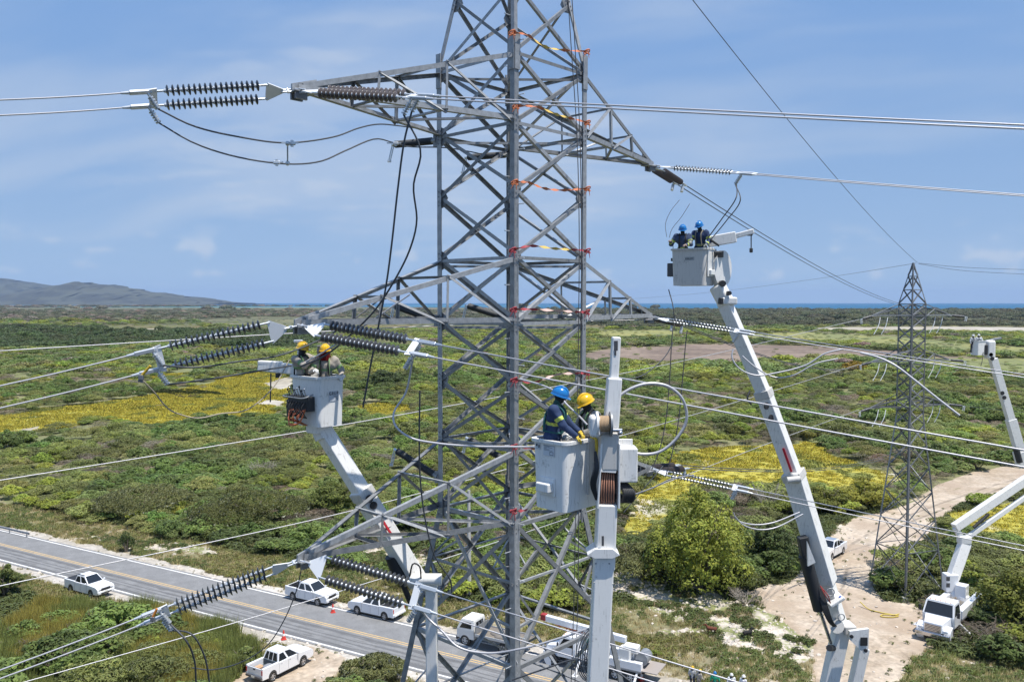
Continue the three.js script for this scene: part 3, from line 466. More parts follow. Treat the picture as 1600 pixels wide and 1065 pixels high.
// ---------------------------------------------------------------- lattice towers
const zinc = dataTex(256, (i, j) => { const a = seamless(i, j, 256, 20, 3), b = seamless(i, j, 256, 4, 3), k = 0.74 + a * 0.3 + (b - 0.5) * 0.55; return [k * 0.985, k, k * 1.02].map((x) => enc(x * 0.9)); }, true); zinc.repeat.set(1.6, 1.6);
const STEEL = [0.35, 0.41, 0.48, 0.29].map((k, i) => new THREE.MeshPhysicalMaterial({ color: rgb(k, k, k * 0.995), map: zinc, roughness: 0.5 + i * 0.05, metalness: 0.35 }));
const HARD = mat(0.62, 0.64, 0.66, 0.35, 0.5), BOLT = mat(0.22, 0.22, 0.23, 0.5, 0.6), CABLE = mat(0.52, 0.505, 0.515, 0.45, 0.35), CABLE_DARK = mat(0.075, 0.08, 0.09, 0.6, 0.2), ROPE = mat(0.09, 0.085, 0.085, 0.9), TAN = mat(0.40, 0.34, 0.26, 0.85), PORCELAIN = mat(0.075, 0.078, 0.085, 0.28), PORCELAIN_BROWN = mat(0.115, 0.095, 0.088, 0.28), RUBBER = mat(0.055, 0.058, 0.062, 0.6);
const OLDSTEEL = [0.2, 0.26, 0.36, 0.17].map((k, i) => new THREE.MeshPhysicalMaterial({ color: rgb(k, k, k * 1.02), map: zinc, roughness: 0.55, metalness: 0.3 }));
function angle(a, b, s, t, f1, f2) {                                 // steel angle from a to b; flanges along f1 and f2
  const e = b.clone().sub(a).normalize(), x = f1.clone().addScaledVector(e, -f1.dot(e)).normalize(); let z = f2.clone().addScaledVector(e, -f2.dot(e)); z.addScaledVector(x, -z.dot(x)).normalize();
  const prof = [[0, 0], [s, 0], [s, t], [t, t], [t, s], [0, s]], flip = new THREE.Vector3().crossVectors(x, z).dot(e) < 0, pos = [], uv = [], L = a.distanceTo(b);
  const P = (o, [p, q]) => o.clone().addScaledVector(x, p).addScaledVector(z, q);
  const quad = (p0, p1, p2, p3, u0, u1) => { const v = flip ? [p0, p2, p1, p0, p3, p2] : [p0, p1, p2, p0, p2, p3], w = [[u0, 0], [u1, 0], [u1, L], [u0, L]], k = flip ? [0, 2, 1, 0, 3, 2] : [0, 1, 2, 0, 2, 3]; v.forEach((p) => pos.push(p.x, p.y, p.z)); k.forEach((i) => uv.push(...w[i])); };
  for (let i = 0; i < 6; i++) { const j = (i + 1) % 6; quad(P(a, prof[i]), P(a, prof[j]), P(b, prof[j]), P(b, prof[i]), i * s, (i + 1) * s); }
  for (const [o, r] of [[a, 1], [b, 0]]) { const q = (c) => { const p = c.map((i) => P(o, prof[i])); r ? quad(p[3], p[2], p[1], p[0], 0, s) : quad(...p, 0, s); }; q([0, 1, 2, 3]); q([0, 3, 4, 5]); }
  const g = new THREE.BufferGeometry(); g.setAttribute('position', new THREE.Float32BufferAttribute(pos, 3)); g.setAttribute('uv', new THREE.Float32BufferAttribute(uv, 2)); g.computeVertexNormals(); return g;
}
function member(name, parent, a, b, s, t, f1, f2, k) {
  const m = new THREE.Mesh(angle(a, b, s, t, f1, f2), (parent.userData.old ? OLDSTEEL : STEEL)[k ?? Math.floor(HASH[(Math.abs(Math.round(a.x * 97 + a.y * 57 + b.x * 31 + b.z * 71)) & 65535)] * 4)]); m.name = name; m.castShadow = m.receiveShadow = true; parent.add(m); return m;
}
const T = (u, y, v) => new THREE.Vector3(u, y, -v);                  // tower space: u along the crossarms, v along the other side
const COR = { N: [-1, -1], L: [-1, 1], F: [1, 1], R: [1, -1] };
const FACES = [['N', 'L'], ['L', 'F'], ['F', 'R'], ['R', 'N']];
function latticeTower(o) {
  const g = thing('lattice_tower', o.label, 'tower', [o.x, 0, -o.d], o.turn), big = o.big; g.userData.old = o.old;
  const corner = (k, lv) => T(COR[k][0] * lv.a, lv.y, COR[k][1] * lv.a);
  const inward = (p, q) => { const m = p.clone().add(q).multiplyScalar(-0.5); m.y = 0; return m.normalize(); };
  // legs: one length between each change of slope
  for (const k of Object.keys(COR)) for (let i = 0; i + 1 < o.breaks.length; i++) {
    const A = corner(k, o.breaks[i]), B = corner(k, o.breaks[i + 1]), s = o.legSize[i];
    member('leg', g, A, B, s, s * 0.1, new THREE.Vector3(-COR[k][0], 0, 0), new THREE.Vector3(0, 0, COR[k][1]), k === 'N' ? 0 : undefined);
    if (big && i < 2) { const C = corner(k, o.breaks[i + 1]), h = 0.42; for (const [fx, fz] of [[-COR[k][0], 0], [0, COR[k][1]]]) { const d = new THREE.Vector3(fx, 0, fz), n = new THREE.Vector3(fz, 0, -fx); obj('splice_plate', [plate([C.clone().addScaledVector(d, 0.0).add(new THREE.Vector3(0, -h, 0)), C.clone().addScaledVector(d, 0.17).add(new THREE.Vector3(0, -h, 0)), C.clone().addScaledVector(d, 0.17).add(new THREE.Vector3(0, h, 0)), C.clone().add(new THREE.Vector3(0, h, 0))], 0.02, n).translate(COR[k][0] * 0.014 * (fz ? 1 : 0), 0, -COR[k][1] * 0.014 * (fx ? 1 : 0))], STEEL[1], g); } }
  }
  const L = o.levels;
  for (let i = 0; i + 1 < L.length; i++) for (const [p, q] of FACES) {
    const a0 = corner(p, L[i]), b0 = corner(q, L[i]), a1 = corner(p, L[i + 1]), b1 = corner(q, L[i + 1]), n = inward(a0, b0), s = o.braceSize * (L[i].k ?? 1), t = s * 0.1, off = o.legSize[1] * 0.1 + 0.004;
    const sh = (v, m) => v.clone().addScaledVector(n, m), along = b0.clone().sub(a0).normalize(), pull = (v, w, d) => v.clone().addScaledVector(w.clone().sub(v).normalize(), d);
    const dn = new THREE.Vector3(0, -1, 0);
    if (L[i].top !== 0) member('horizontal_brace', g, sh(pull(a0, b0, 0.03), off + 0.001 * i), sh(pull(b0, a0, 0.03), off + 0.001 * i), s * 0.9, t, dn, n);
    if (L[i].brace === 'X' || L[i].brace === 'XR') {
      member('diagonal_brace', g, sh(pull(a0, b1, 0.06), off + t + 0.004), sh(pull(b1, a0, 0.06), off + t + 0.004), s, t, dn, n); member('diagonal_brace', g, sh(pull(b0, a1, 0.06), off + 2 * t + 0.012), sh(pull(a1, b0, 0.06), off + 2 * t + 0.012), s, t, new THREE.Vector3(0, 1, 0), n);
    }
    if (L[i].brace === 'XR') {                                         // redundant members of the tall lower panels
      const X = a0.clone().lerp(b1, L[i].a / (L[i].a + L[i + 1].a)), ma = a0.clone().lerp(a1, 0.42), mb = b0.clone().lerp(b1, 0.42), la = a0.clone().lerp(a1, 0.74), lb = b0.clone().lerp(b1, 0.74), da = X.clone().lerp(a1, 0.5), db = X.clone().lerp(b1, 0.5), ua = X.clone().lerp(a0, 0.45), ub = X.clone().lerp(b0, 0.45);
      for (const [e, f] of [[ma, X], [mb, X], [ma, ua], [mb, ub], [la, da], [lb, db], [ma, da], [mb, db]]) member('redundant_brace', g, sh(e, off + 0.03), sh(f, off + 0.03), s * 0.55, t * 0.8, dn, n);
    }
    if (L[i].plan && p === 'N') for (const [e, h] of [['N', 'F'], ['L', 'R']]) { const A = corner(e, L[i]), B = corner(h, L[i]); member('plan_brace', g, pull(A, B, 0.12).add(T(0, e === 'N' ? -0.05 : -0.14, 0)), pull(B, A, 0.12).add(T(0, e === 'N' ? -0.05 : -0.14, 0)), s * 0.7, t, dn, T(B.z - A.z, 0, B.x - A.x)); }
    if (big) for (const [c, w, c1] of [[a0, b0, a1], [b0, a0, b1]]) {   // gusset plates where the braces meet the legs
      const d = w.clone().sub(c).normalize(), up = c.clone().sub(c1).normalize(), G = [c.clone().addScaledVector(d, 0.02).addScaledVector(up, -0.30), c.clone().addScaledVector(d, 0.22).addScaledVector(up, -0.20), c.clone().addScaledVector(d, 0.30).addScaledVector(up, 0.02), c.clone().addScaledVector(d, 0.20).addScaledVector(up, 0.16), c.clone().addScaledVector(d, 0.02).addScaledVector(up, 0.24)].map((v) => sh(v, off + 2.5 * t + 0.03 + 0.002 * (d.x > 0 ? 1 : 0)));
      if (i < 12) { const gp = obj('gusset_plate', [plate(G, 0.012, n)], STEEL[(i + 1) % 4], g); obj('bolt_heads', [[0.06, -0.2], [0.06, -0.1], [0.06, 0.02], [0.06, 0.14], [0.15, -0.13], [0.17, 0.0], [0.14, 0.1]].map(([x, y]) => { const m = sh(c.clone().addScaledVector(d, x).addScaledVector(up, y), -0.012); return rod(m, m.clone().addScaledVector(n, 0.016), 0.02, 0.02, 6); }), BOLT, gp).userData.kind = 'stuff'; }
    }
  }
  // crossarms
  const tips = [];
  o.arms.forEach((A, ai) => {
    for (const side of [-1, 1]) {
      const arm = new THREE.Group(); arm.name = 'crossarm'; arm.userData.old = o.old; g.add(arm);
      const ks = side < 0 ? ['N', 'L'] : ['R', 'F'], tip = T(side * A.len, A.bot.y, 0), tt = T(side * (A.len - 0.1), A.bot.y + 0.16, 0), s = o.armSize, t = s * 0.1, out = new THREE.Vector3(side, 0, 0), up = new THREE.Vector3(0, 1, 0), dn = new THREE.Vector3(0, -1, 0);
      const st = o.stations, rows = ks.map((k, ki) => {
        const zs = new THREE.Vector3(0, 0, ki === 0 ? -1 : 1), b = corner(k, A.bot), c = corner(k, A.top), tb = tip.clone().add(T(-side * 0.06, 0, ki ? 0.07 : -0.07)), tc = tt.clone().add(T(-side * 0.06, 0, ki ? 0.06 : -0.06));
        member('bottom_chord', arm, b.clone().addScaledVector(out, -0.12), tb, s * 1.15, t, up, zs); member('top_chord', arm, c.clone().addScaledVector(out, -0.12), tc, s, t, dn, zs);
        const B = st.map((f) => b.clone().lerp(tb, f)), C = st.map((f) => c.clone().lerp(tc, f)), sh = zs.clone().multiplyScalar(0.02);
        st.forEach((f, i) => { member('strut', arm, C[i].clone().add(sh), B[i].clone().add(sh), s * 0.6, t * 0.8, out, zs); member('diagonal', arm, C[i].clone().addScaledVector(zs, 0.032), (i ? B[i - 1] : b).clone().addScaledVector(zs, 0.032), s * 0.65, t * 0.8, out, zs); });
        return { B, C, b, c };
      });
      st.forEach((f, i) => { const lift = new THREE.Vector3(0, 0.02, 0); member('strut', arm, rows[0].B[i].clone().add(lift), rows[1].B[i].clone().add(lift), s * 0.6, t * 0.8, up, out); member('strut', arm, rows[0].C[i].clone().sub(lift), rows[1].C[i].clone().sub(lift), s * 0.55, t * 0.8, dn, out); const pb = i ? rows[0].B[i - 1] : rows[0].b; member('diagonal', arm, pb.clone().addScaledVector(up, 0.035), rows[1].B[i].clone().addScaledVector(up, 0.035), s * 0.6, t * 0.8, up, out); });
      const tp = obj('tip_plate', [plate([tip.clone().add(T(-side * 0.5, 0.02, 0)), tip.clone().add(T(side * 0.06, -0.05, 0)), tip.clone().add(T(side * 0.06, 0.12, 0)), tip.clone().add(T(-side * 0.5, 0.3, 0))], 0.05, new THREE.Vector3(0, 0, 1)), box(0.46, 0.025, 0.3, tip.x - side * 0.16, tip.y - 0.02, tip.z)], STEEL[1], arm);
      if (big) obj('hanger_bracket', [box(0.26, 0.14, 0.05, tip.x - side * 0.1, tip.y - 0.1, tip.z - 0.08), box(0.26, 0.14, 0.05, tip.x - side * 0.1, tip.y - 0.1, tip.z + 0.08)], BOLT, tp);
      tips.push({ level: ai, side, local: tip });
    }
  });
  if (big) for (let y = o.stepFrom, i = 0; y < o.stepTo; y += 0.62, i++) { const lv = { y, a: o.aAt(y) }, c = corner('N', lv), m = i % 2 ? T(1, 0, 0) : T(0, 0, 1), w = m.clone().multiplyScalar(0.13).add(c).add(T(0.0, 0, 0)), nrm = i % 2 ? T(0, 0, -1) : T(-1, 0, 0); obj('step_bolt', [rod(w, w.clone().addScaledVector(nrm, 0.17), 0.011, 0.011, 6), rod(w.clone().addScaledVector(nrm, 0.165), w.clone().addScaledVector(nrm, 0.185), 0.019, 0.019, 6)], HARD, g); }
  // concrete stubs under the legs
  for (const k of Object.keys(COR)) { const c = corner(k, o.breaks[o.breaks.length - 1]); obj('footing', [new THREE.CylinderGeometry(0.4, 0.5, 0.6, 14).translate(c.x, 0.1, c.z)], mat(0.45, 0.43, 0.4, 0.95), g); }
  g.updateMatrixWorld(true);
  const tipAt = (level, side) => g.localToWorld(tips.find((t) => t.level === level && t.side === side).local.clone());
  return { g, tipAt, world: (u, y, v) => g.localToWorld(T(u, y, v)), aAt: o.aAt };
}
const hh = 4.15, Y = (k) => EYE + k * hh, AH = 1.33;
const flare = 0.155, aMain = (y) => (y > Y(1.38) ? AH * (1 - (y - Y(1.38)) / 7.9) : y > Y(-1.25) ? AH : AH + (Y(-1.25) - y) * flare);
const lvl = (y, x = {}) => ({ y, a: aMain(y), ...x });
const MAIN = latticeTower({
  label: 'tall grey galvanised lattice tower with three pairs of crossarms, nearest to the camera', big: true, x: 0, d: 21.06, turn: 0.815, legSize: [0.11, 0.145, 0.17], braceSize: 0.088, armSize: 0.105, stations: [0.34, 0.66], aAt: aMain,
  breaks: [lvl(Y(1.38) + 7.4), lvl(Y(1.38)), lvl(Y(-1.25)), lvl(0.3)],
  levels: [lvl(Y(1.38) + 7.3, { top: 0, brace: 'X', k: 0.6 }), lvl(Y(1.38) + 5.6, { brace: 'X', k: 0.7, top: 0 }), lvl(Y(1.38) + 3.6, { brace: 'X', k: 0.8 }), lvl(Y(1.38) + 1.72, { brace: 'X', k: 0.9, top: 0 }), lvl(Y(1.38), { brace: 'X', plan: 1 }), lvl(Y(1.0), { brace: 'X', plan: 1 }), lvl(Y(0.63), { brace: 'X', top: 0 }), lvl(Y(0.258), { brace: 'X', plan: 1 }), lvl(Y(-0.112), { brace: 'X', plan: 1 }), lvl(Y(-0.47), { brace: 'X', top: 0 }), lvl(Y(-0.825), { brace: 'X', plan: 1 }), lvl(Y(-1.25), { brace: 'XR', k: 1.15, plan: 1 }), lvl(Y(-2.0), { brace: 'XR', k: 1.15 }), lvl(17.0, { brace: 'XR', k: 1.2 }), lvl(11, { brace: 'XR', k: 1.2 }), lvl(0.4, { top: 0 })],
  arms: [{ top: lvl(Y(1.38)), bot: lvl(Y(1.0)), len: 6.23 }, { top: lvl(Y(0.258)), bot: lvl(Y(-0.112)), len: 6.23 }, { top: lvl(Y(-0.825)), bot: lvl(Y(-1.25)), len: 6.23 }], stepFrom: 18, stepTo: 42,
});
const D2 = 85.5, y2 = (py) => EYE + (472 - py) / F * D2;
const aFar = (y) => (y > y2(474) ? 0.93 * (1 - (y - y2(474)) / 4.5) : y > y2(650) ? 0.93 : 0.93 + (y2(650) - y) * 0.088), lv2 = (y, x = {}) => ({ y, a: aFar(y), ...x });
const farLevels = []; { let y = y2(474); const ys = []; while (y > y2(650)) { ys.push(y); y -= 1.24; } farLevels.push(lv2(y2(413), { top: 0, brace: 'X' }), lv2(y2(431), { brace: 'X' }), lv2(y2(452), { brace: 'X' })); ys.forEach((q, i) => farLevels.push(lv2(q, { brace: 'X', top: [0, 1, 4, 5, 8].includes(i) ? 1 : 0 }))); let h = y; while (h > 6) { farLevels.push(lv2(h, { brace: 'X', top: 0 })); h -= 2.1 + (y - h) * 0.10; } farLevels.push(lv2(h > 3 ? h : 3, { brace: 'X' }), lv2(0.3, { top: 0 })); }
const FARX = (1430 - 800) / F * D2;
const FART = latticeTower({
  label: 'second grey lattice tower standing beside the dirt yard on the right, farther away', x: FARX - 0.3, d: D2, turn: 0.33, old: true, legSize: [0.12, 0.16, 0.18], braceSize: 0.09, armSize: 0.1, stations: [0.4], aAt: aFar,
  breaks: [lv2(y2(410.5)), lv2(y2(474)), lv2(y2(650)), lv2(0.2)], levels: farLevels, arms: [474, 545, 616].map((p) => ({ top: lv2(y2(p)), bot: lv2(y2(p + 19)), len: 5.0 })),
});
// ---------------------------------------------------------------- insulators
const discG = new THREE.LatheGeometry([[0.028, 0.035], [0.05, 0.03], [0.105, 0.012], [0.128, -0.006], [0.122, -0.014], [0.07, -0.006], [0.03, -0.022]].map(([a, b]) => new THREE.Vector2(a, b)), 14); clean(discG);
const capG = new THREE.CylinderGeometry(0.036, 0.045, 0.05, 8);
function insulatorString(parent, a, b, n, mtl, scale = 1) {
  const s = new THREE.Group(); s.name = 'insulator_string'; parent.add(s);
  const e = b.clone().sub(a), len = e.length(), B = basis(e.clone().normalize(), new THREE.Vector3(0.3, 1, 0.2));
  obj('core_rod', [rod(a, b, 0.02, 0.02, 6)], HARD, s); const Q = new THREE.Quaternion().setFromRotationMatrix(B);
  for (let i = 0; i < n; i++) {
    const p = a.clone().lerp(b, (i + 0.5) / n), d = new THREE.Mesh(discG, mtl); d.name = 'disc'; d.position.copy(p); d.quaternion.copy(Q); d.scale.setScalar(scale * 0.82); d.castShadow = d.receiveShadow = true; s.add(d);
  }
  obj('disc_caps', Array.from({ length: n }, (_, i) => { const p = a.clone().lerp(b, (i + 0.85) / n); return capG.clone().scale(scale, scale, scale).applyMatrix4(B).translate(p.x, p.y, p.z); }), HARD, s).userData.kind = 'stuff';
  return s;
}
// a tension (dead-end) set from a crossarm tip towards a far point: link, yoke plates, twin strings, clamps
function deadEnd(label, tip, far, o = {}) {
  const g = thing('insulator_assembly', label, 'insulator', tip, 0, o.group), e = far.clone().sub(tip).normalize(), tilt = o.tilt ?? 0, half = o.half ?? 0.2, n = o.n ?? 18, len = o.len ?? 1.72;
  const flat = new THREE.Vector3().crossVectors(e, new THREE.Vector3(0, 1, 0)).normalize(), dn = new THREE.Vector3().crossVectors(flat, e).normalize().negate(), s = dn.clone().multiplyScalar(Math.cos(tilt)).addScaledVector(flat, Math.sin(tilt)), nn = new THREE.Vector3().crossVectors(s, e).normalize();
  const P = (k, w = 0, q = 0) => e.clone().multiplyScalar(k).addScaledVector(s, w).addScaledVector(nn, q), k0 = o.lead ?? 0.26;
  obj('link', [rod(P(0.02, 0, 0.03), P(k0, 0, 0.03), 0.018, 0.018, 6), rod(P(0.02, 0, -0.03), P(k0, 0, -0.03), 0.018, 0.018, 6), rod(P(k0 * 0.5, 0, -0.05), P(k0 * 0.5, 0, 0.05), 0.03, 0.03, 8)], HARD, g);
  const WP = o.bright ?? HARD;
  if (!o.single) obj('yoke_plate', [plate([P(k0 - 0.04, 0.05), P(k0 + 0.27, half + 0.05), P(k0 + 0.3, half - 0.05), P(k0 + 0.3, -half + 0.05), P(k0 + 0.27, -half - 0.05), P(k0 - 0.04, -0.05)], 0.02, nn)], WP, g);
  const k1 = k0 + 0.42, k2 = k1 + len, ends = [], jump = [];
  for (const w of o.single ? [0] : [-half, half]) {
    obj('end_fitting', [rod(P(k0 + 0.25, w), P(k1, w), 0.022, 0.022, 6)], HARD, g); obj('end_fitting', [rod(P(k2, w), P(k2 + 0.18, w), 0.022, 0.022, 6)], HARD, g); insulatorString(g, P(k1, w), P(k2, w), n, o.mtl ?? PORCELAIN, o.scale ?? 1);
  }
  const k3 = k2 + 0.18;
  if (!o.single) obj('yoke_bar', [plate([P(k3 - 0.05, half + 0.07), P(k3 + 0.09, half + 0.05), P(k3 + 0.09, -half - 0.05), P(k3 - 0.05, -half - 0.07)], 0.025, nn)], WP, g);
  for (const w of o.single ? [0] : [-half, half]) {
    const c = obj('tension_clamp', [beam(P(k3 + 0.06, w), P(k3 + 0.42, w), 0.085, 0.07, nn, 0.02), rod(P(k3 + 0.4, w), P(k3 + 0.55, w), 0.035, 0.022, 8), box(0.05, 0.05, 0.05, ...P(k3 + 0.05, w).toArray())], HARD, g);
    const j0 = P(k3 + 0.12, w), jd = new THREE.Vector3(0, -0.85, 0).addScaledVector(e, -0.5).normalize(), j1 = j0.clone().addScaledVector(jd, 0.34);
    obj('jumper_terminal', [rod(j0, j1, 0.026, 0.02, 8), ...[0.35, 0.5, 0.65, 0.8, 0.95].map((f) => { const m = j0.clone().lerp(j1, f); return rod(m.clone().addScaledVector(jd, -0.014), m.clone().addScaledVector(jd, 0.014), 0.055, 0.05, 8); })], HARD, c);
    ends.push(P(k3 + 0.5, w).add(tip)); jump.push(j1.add(tip));
  }
  return { ends, jump, s, half };
}
function cable(label, pts, r, m, o = {}) { const c = obj(o.name ?? 'conductor', [tube(pts, r, o.seg ?? 48, o.sides ?? 6)], m); tag(c, label, o.cat ?? 'cable', o.group); return c; }
function span(a, b, sag, n = 14) { return Array.from({ length: n + 1 }, (_, i) => { const t = i / n, p = a.clone().lerp(b, t); p.y -= 4 * sag * t * (1 - t); return p; }); }
const LV = ['top', 'middle', 'bottom'];
// far points seen at the picture edges, then carried on beyond them
const edgeL = [[0, 168, 14.2], [0, 620, 14.2], [0, 1053, 14.2]], edgeR = [[1600, 198, 12.1], [1600, 716, 12.1], [1600, 1222, 12.3]], edgeRR = [[1600, 305, 22], [1600, 587, 22], [1600, 856, 22]];
const HOLD = {};
const SPECS = [];
for (let i = 0; i < 3; i++) {
  SPECS.push({ id: 'LL' + i, lev: i, side: -1, far: at(...edgeL[i]), tilt: [0.95, 0.15, 0.55][i], half: [0.17, 0.19, 0.11][i], label: 'twin insulator strings reaching left from the left tip of the ' + LV[i] + ' crossarm', what: 'running left from the ' + LV[i] + ' left crossarm tip', ext: 22 });
  SPECS.push({ id: 'LR' + i, lev: i, side: -1, far: at(...edgeR[i]), tilt: [1.2, 0.9, 0.35][i], half: [0.16, 0.17, 0.2][i], label: 'twin insulator strings reaching right from the left tip of the ' + LV[i] + ' crossarm', what: 'running right past the tower from the ' + LV[i] + ' left crossarm', ext: 14, mtl: i === 0 ? PORCELAIN_BROWN : PORCELAIN });
  SPECS.push({ id: 'RR' + i, lev: i, side: 1, far: at(...edgeRR[i]), tilt: 1.3, half: 0.13, label: 'slim insulator strings reaching right from the right tip of the ' + LV[i] + ' crossarm', what: 'running right from the ' + LV[i] + ' right crossarm tip', ext: 40, scale: 0.75 });
}
for (const q of SPECS) {
  const tip = MAIN.tipAt(q.lev, q.side), d = deadEnd(q.label, tip, q.far, { ...q, bright: mat(0.78, 0.78, 0.78, 0.4, 0.1) }); HOLD[q.id] = d;
  const e = q.far.clone().sub(tip).normalize();
  d.ends.forEach((a, k) => {
    const off = a.clone().sub(tip).addScaledVector(e, -a.clone().sub(tip).dot(e)), b = q.far.clone().add(off), c = b.clone().addScaledVector(e, q.ext).add(new THREE.Vector3(0, -q.ext * 0.004, 0));
    cable((k ? 'second' : 'first') + ' conductor ' + q.what, [...span(a, b, 0.012, 10), c], 0.0145, CABLE, { seg: 60, group: 'tension conductors of the near tower' });
  });
}
const spacer = (p, q) => obj('spacer', [rod(p, q, 0.018, 0.018, 6), new THREE.SphereGeometry(0.05, 8, 6).translate(p.x, p.y, p.z), new THREE.SphereGeometry(0.05, 8, 6).translate(q.x, q.y, q.z)], HARD);
// strings and dark conductors towards the far tower
for (let i = 0; i < 3; i++) {
  const tip = MAIN.tipAt(i, 1), end = [at(1402, 474, 84.5), at(1345, 571, 84.5), at(1415, 700, 84.5)][i], aim = i === 0 ? at(1200, 375, 42) : end;
  const d = deadEnd('dark insulator pair at the ' + LV[i] + ' right crossarm tip, pointing to the far tower', tip, aim, { tilt: 1.35, half: 0.17, n: 18, len: 1.8, mtl: PORCELAIN_BROWN, lead: 0.3 });
  HOLD['T' + i] = d; d.ends.forEach((a, k) => cable((k ? 'right' : 'left') + ' dark conductor from the ' + LV[i] + ' right crossarm to the far tower', span(a, end.clone().add(new THREE.Vector3(k ? 0.3 : -0.3, 0.0, 0)), i === 0 ? 0.5 : 0.9, 16), 0.019, CABLE_DARK, { group: 'dark conductors towards the far tower' }));
}
// post insulators on the two rear legs, carrying the jumpers
for (let i = 0; i < 3; i++) for (const [k, u] of [['left', -1], ['rear', 1]]) {
  const yy = Y([0.985, -0.10, -1.06][i]), p0 = MAIN.world(u * AH, yy - 0.05, AH + 0.02), dir = MAIN.world(u * AH, yy, AH + 1).sub(MAIN.world(u * AH, yy, AH)), p1 = p0.clone().addScaledVector(dir, 1.75).add(new THREE.Vector3(0, [0.12, 0.38, 0.5][i], 0));
  const g = thing('post_insulator', 'ribbed black post insulator on the ' + k + ' leg of the near tower, ' + LV[i] + ' level', 'insulator', p0, 0, 'post insulators of the near tower'), e = p1.clone().sub(p0), L = e.length(), prof = []; for (let q = 0; q < 26; q++) { const y = 0.16 + q * (L - 0.28) / 26; prof.push([0.045, y], [0.095, y + 0.02], [0.045, y + 0.034]); }
  obj('shed_stack', [new THREE.LatheGeometry(prof.map(([a, b]) => new THREE.Vector2(a, b)), 12).applyMatrix4(basis(e.clone().normalize()))], RUBBER, g);
  obj('base_flange', [rod(new THREE.Vector3(), e.clone().multiplyScalar(0.17 / L), 0.07, 0.05, 10), box(0.16, 0.3, 0.02, 0, 0, 0)], STEEL[1], g); const pe = e.clone().multiplyScalar(1 - 0.12 / L);
  obj('jumper_holder', [rod(pe, e, 0.05, 0.04, 8), rod(e, e.clone().add(new THREE.Vector3(-0.1, -0.42, 0)), 0.016, 0.016, 6), rod(e.clone().add(new THREE.Vector3(0.05, 0, 0.03)), e.clone().add(new THREE.Vector3(-0.05, -0.42, 0.03)), 0.016, 0.016, 6), box(0.1, 0.05, 0.07, e.x - 0.08, e.y - 0.43, e.z)], HARD, g);
}
// ---------------------------------------------------------------- jumpers, ropes, ribbons, wires
const pts = (l, d0, d1) => l.map(([x, y, d], i) => at(x, y, d ?? lerp(d0, d1, i / (l.length - 1))));
const J = (label, l, d0, d1, r = 0.017, m = CABLE_DARK, name = 'jumper_cable', from, o = {}) => { const p = pts(l, d0, d1); if (from) p.unshift(from); return cable(label, p, r, m, { name, cat: 'cable', ...o }); };
J('upper dark jumper cable sweeping under the top left crossarm', [[300, 196], [380, 215], [448, 223], [520, 214], [560, 200], [590, 194], [620, 196], [690, 206]], 15.6, 22, 0.017, CABLE_DARK, 'jumper_cable', HOLD.LL0.jump[0]);
J('lower dark jumper cable sweeping under the top left crossarm', [[300, 222], [370, 245], [448, 256], [500, 252], [540, 235], [585, 217], [612, 222], [640, 229], [700, 231], [770, 244]], 15.6, 23, 0.017, CABLE_DARK, 'jumper_cable', HOLD.LL0.jump[1]);
tag(spacer(at(449, 224, 16.9), at(449, 255, 17.1)), 'thin metal spacer between the two jumpers under the top left crossarm', 'spacer');
for (const [x, y, d, l] of [[456, 224, 17, 'parallel clamp on the upper jumper left of the top crossarm'], [432, 254, 17, 'parallel clamp on the lower jumper left of the top crossarm'], [618, 224, 20, 'parallel clamp on the jumper beside the left tower leg']]) tag(obj('jumper_clamp', [box(0.14, 0.07, 0.07, 0, 0, 0, 0.02), box(0.34, 0.025, 0.025, -0.04, 0.01, 0), box(0.05, 0.13, 0.05)].map((g) => { const p = at(x, y, d); return g.translate(p.x, p.y, p.z); }), HARD), l, 'clamp');
J('left dark jumper cable hanging down from the top left crossarm', [[632, 218], [622, 290], [612, 380], [604, 440], [593, 500], [578, 575], [567, 636]], 15.8, 17, 0.02, CABLE_DARK, 'jumper_cable', HOLD.LR0.jump[0]);
J('right dark jumper cable curving down from the top left crossarm to the left bucket', [[657, 235], [646, 290], [651, 345], [640, 390], [615, 440], [585, 485], [545, 525], [508, 555], [470, 572]], 15.6, 17.9, 0.02, CABLE_DARK, 'jumper_cable', HOLD.LR0.jump[1]);
J('aluminium rod held by the workers in the left bucket', [[640, 460], [560, 515], [500, 553], [478, 565]], 17.4, 17.9, 0.018, CABLE, 'jumper_cable');
J('thick aluminium jumper looping below the middle left crossarm', [[634, 613], [615, 645], [617, 664], [640, 683], [680, 692], [740, 697], [800, 698], [850, 698]], 15.9, 15.3, 0.022, CABLE, 'jumper_cable', HOLD.LR1.jump[0]);
J('big aluminium cable ring to the right of the near bucket', [[968, 700], [1000, 709], [1030, 706], [1058, 684], [1073, 655], [1067, 624], [1045, 604], [1015, 599], [988, 606], [962, 622]], 13.7, 13.5, 0.027, CABLE, 'cable_loop');
J('thin dark rope hanging below the middle left crossarm beside the tower', [[656, 610], [655, 680], [656, 740], [664, 810], [680, 870], [703, 905], [706, 925]], 16, 17.5, 0.016, CABLE_DARK);
J('aluminium lead from the middle conductor to the hands of the near bucket crew', [[812, 592], [845, 601], [868, 612], [886, 632], [905, 650], [918, 664]], 14.9, 13.4, 0.018, CABLE);
J('upper dark jumper cable running right from the middle left clamps', [[300, 574], [370, 565], [440, 554], [520, 520], [590, 470], [606, 455]], 15.4, 20.8, 0.017, CABLE_DARK, 'jumper_cable', HOLD.LL1.jump[0]);
J('lower dark jumper cable running right from the middle left clamps', [[290, 597], [340, 590], [400, 580], [455, 571]], 15.4, 17.9, 0.017, CABLE_DARK, 'jumper_cable', HOLD.LL1.jump[1]);
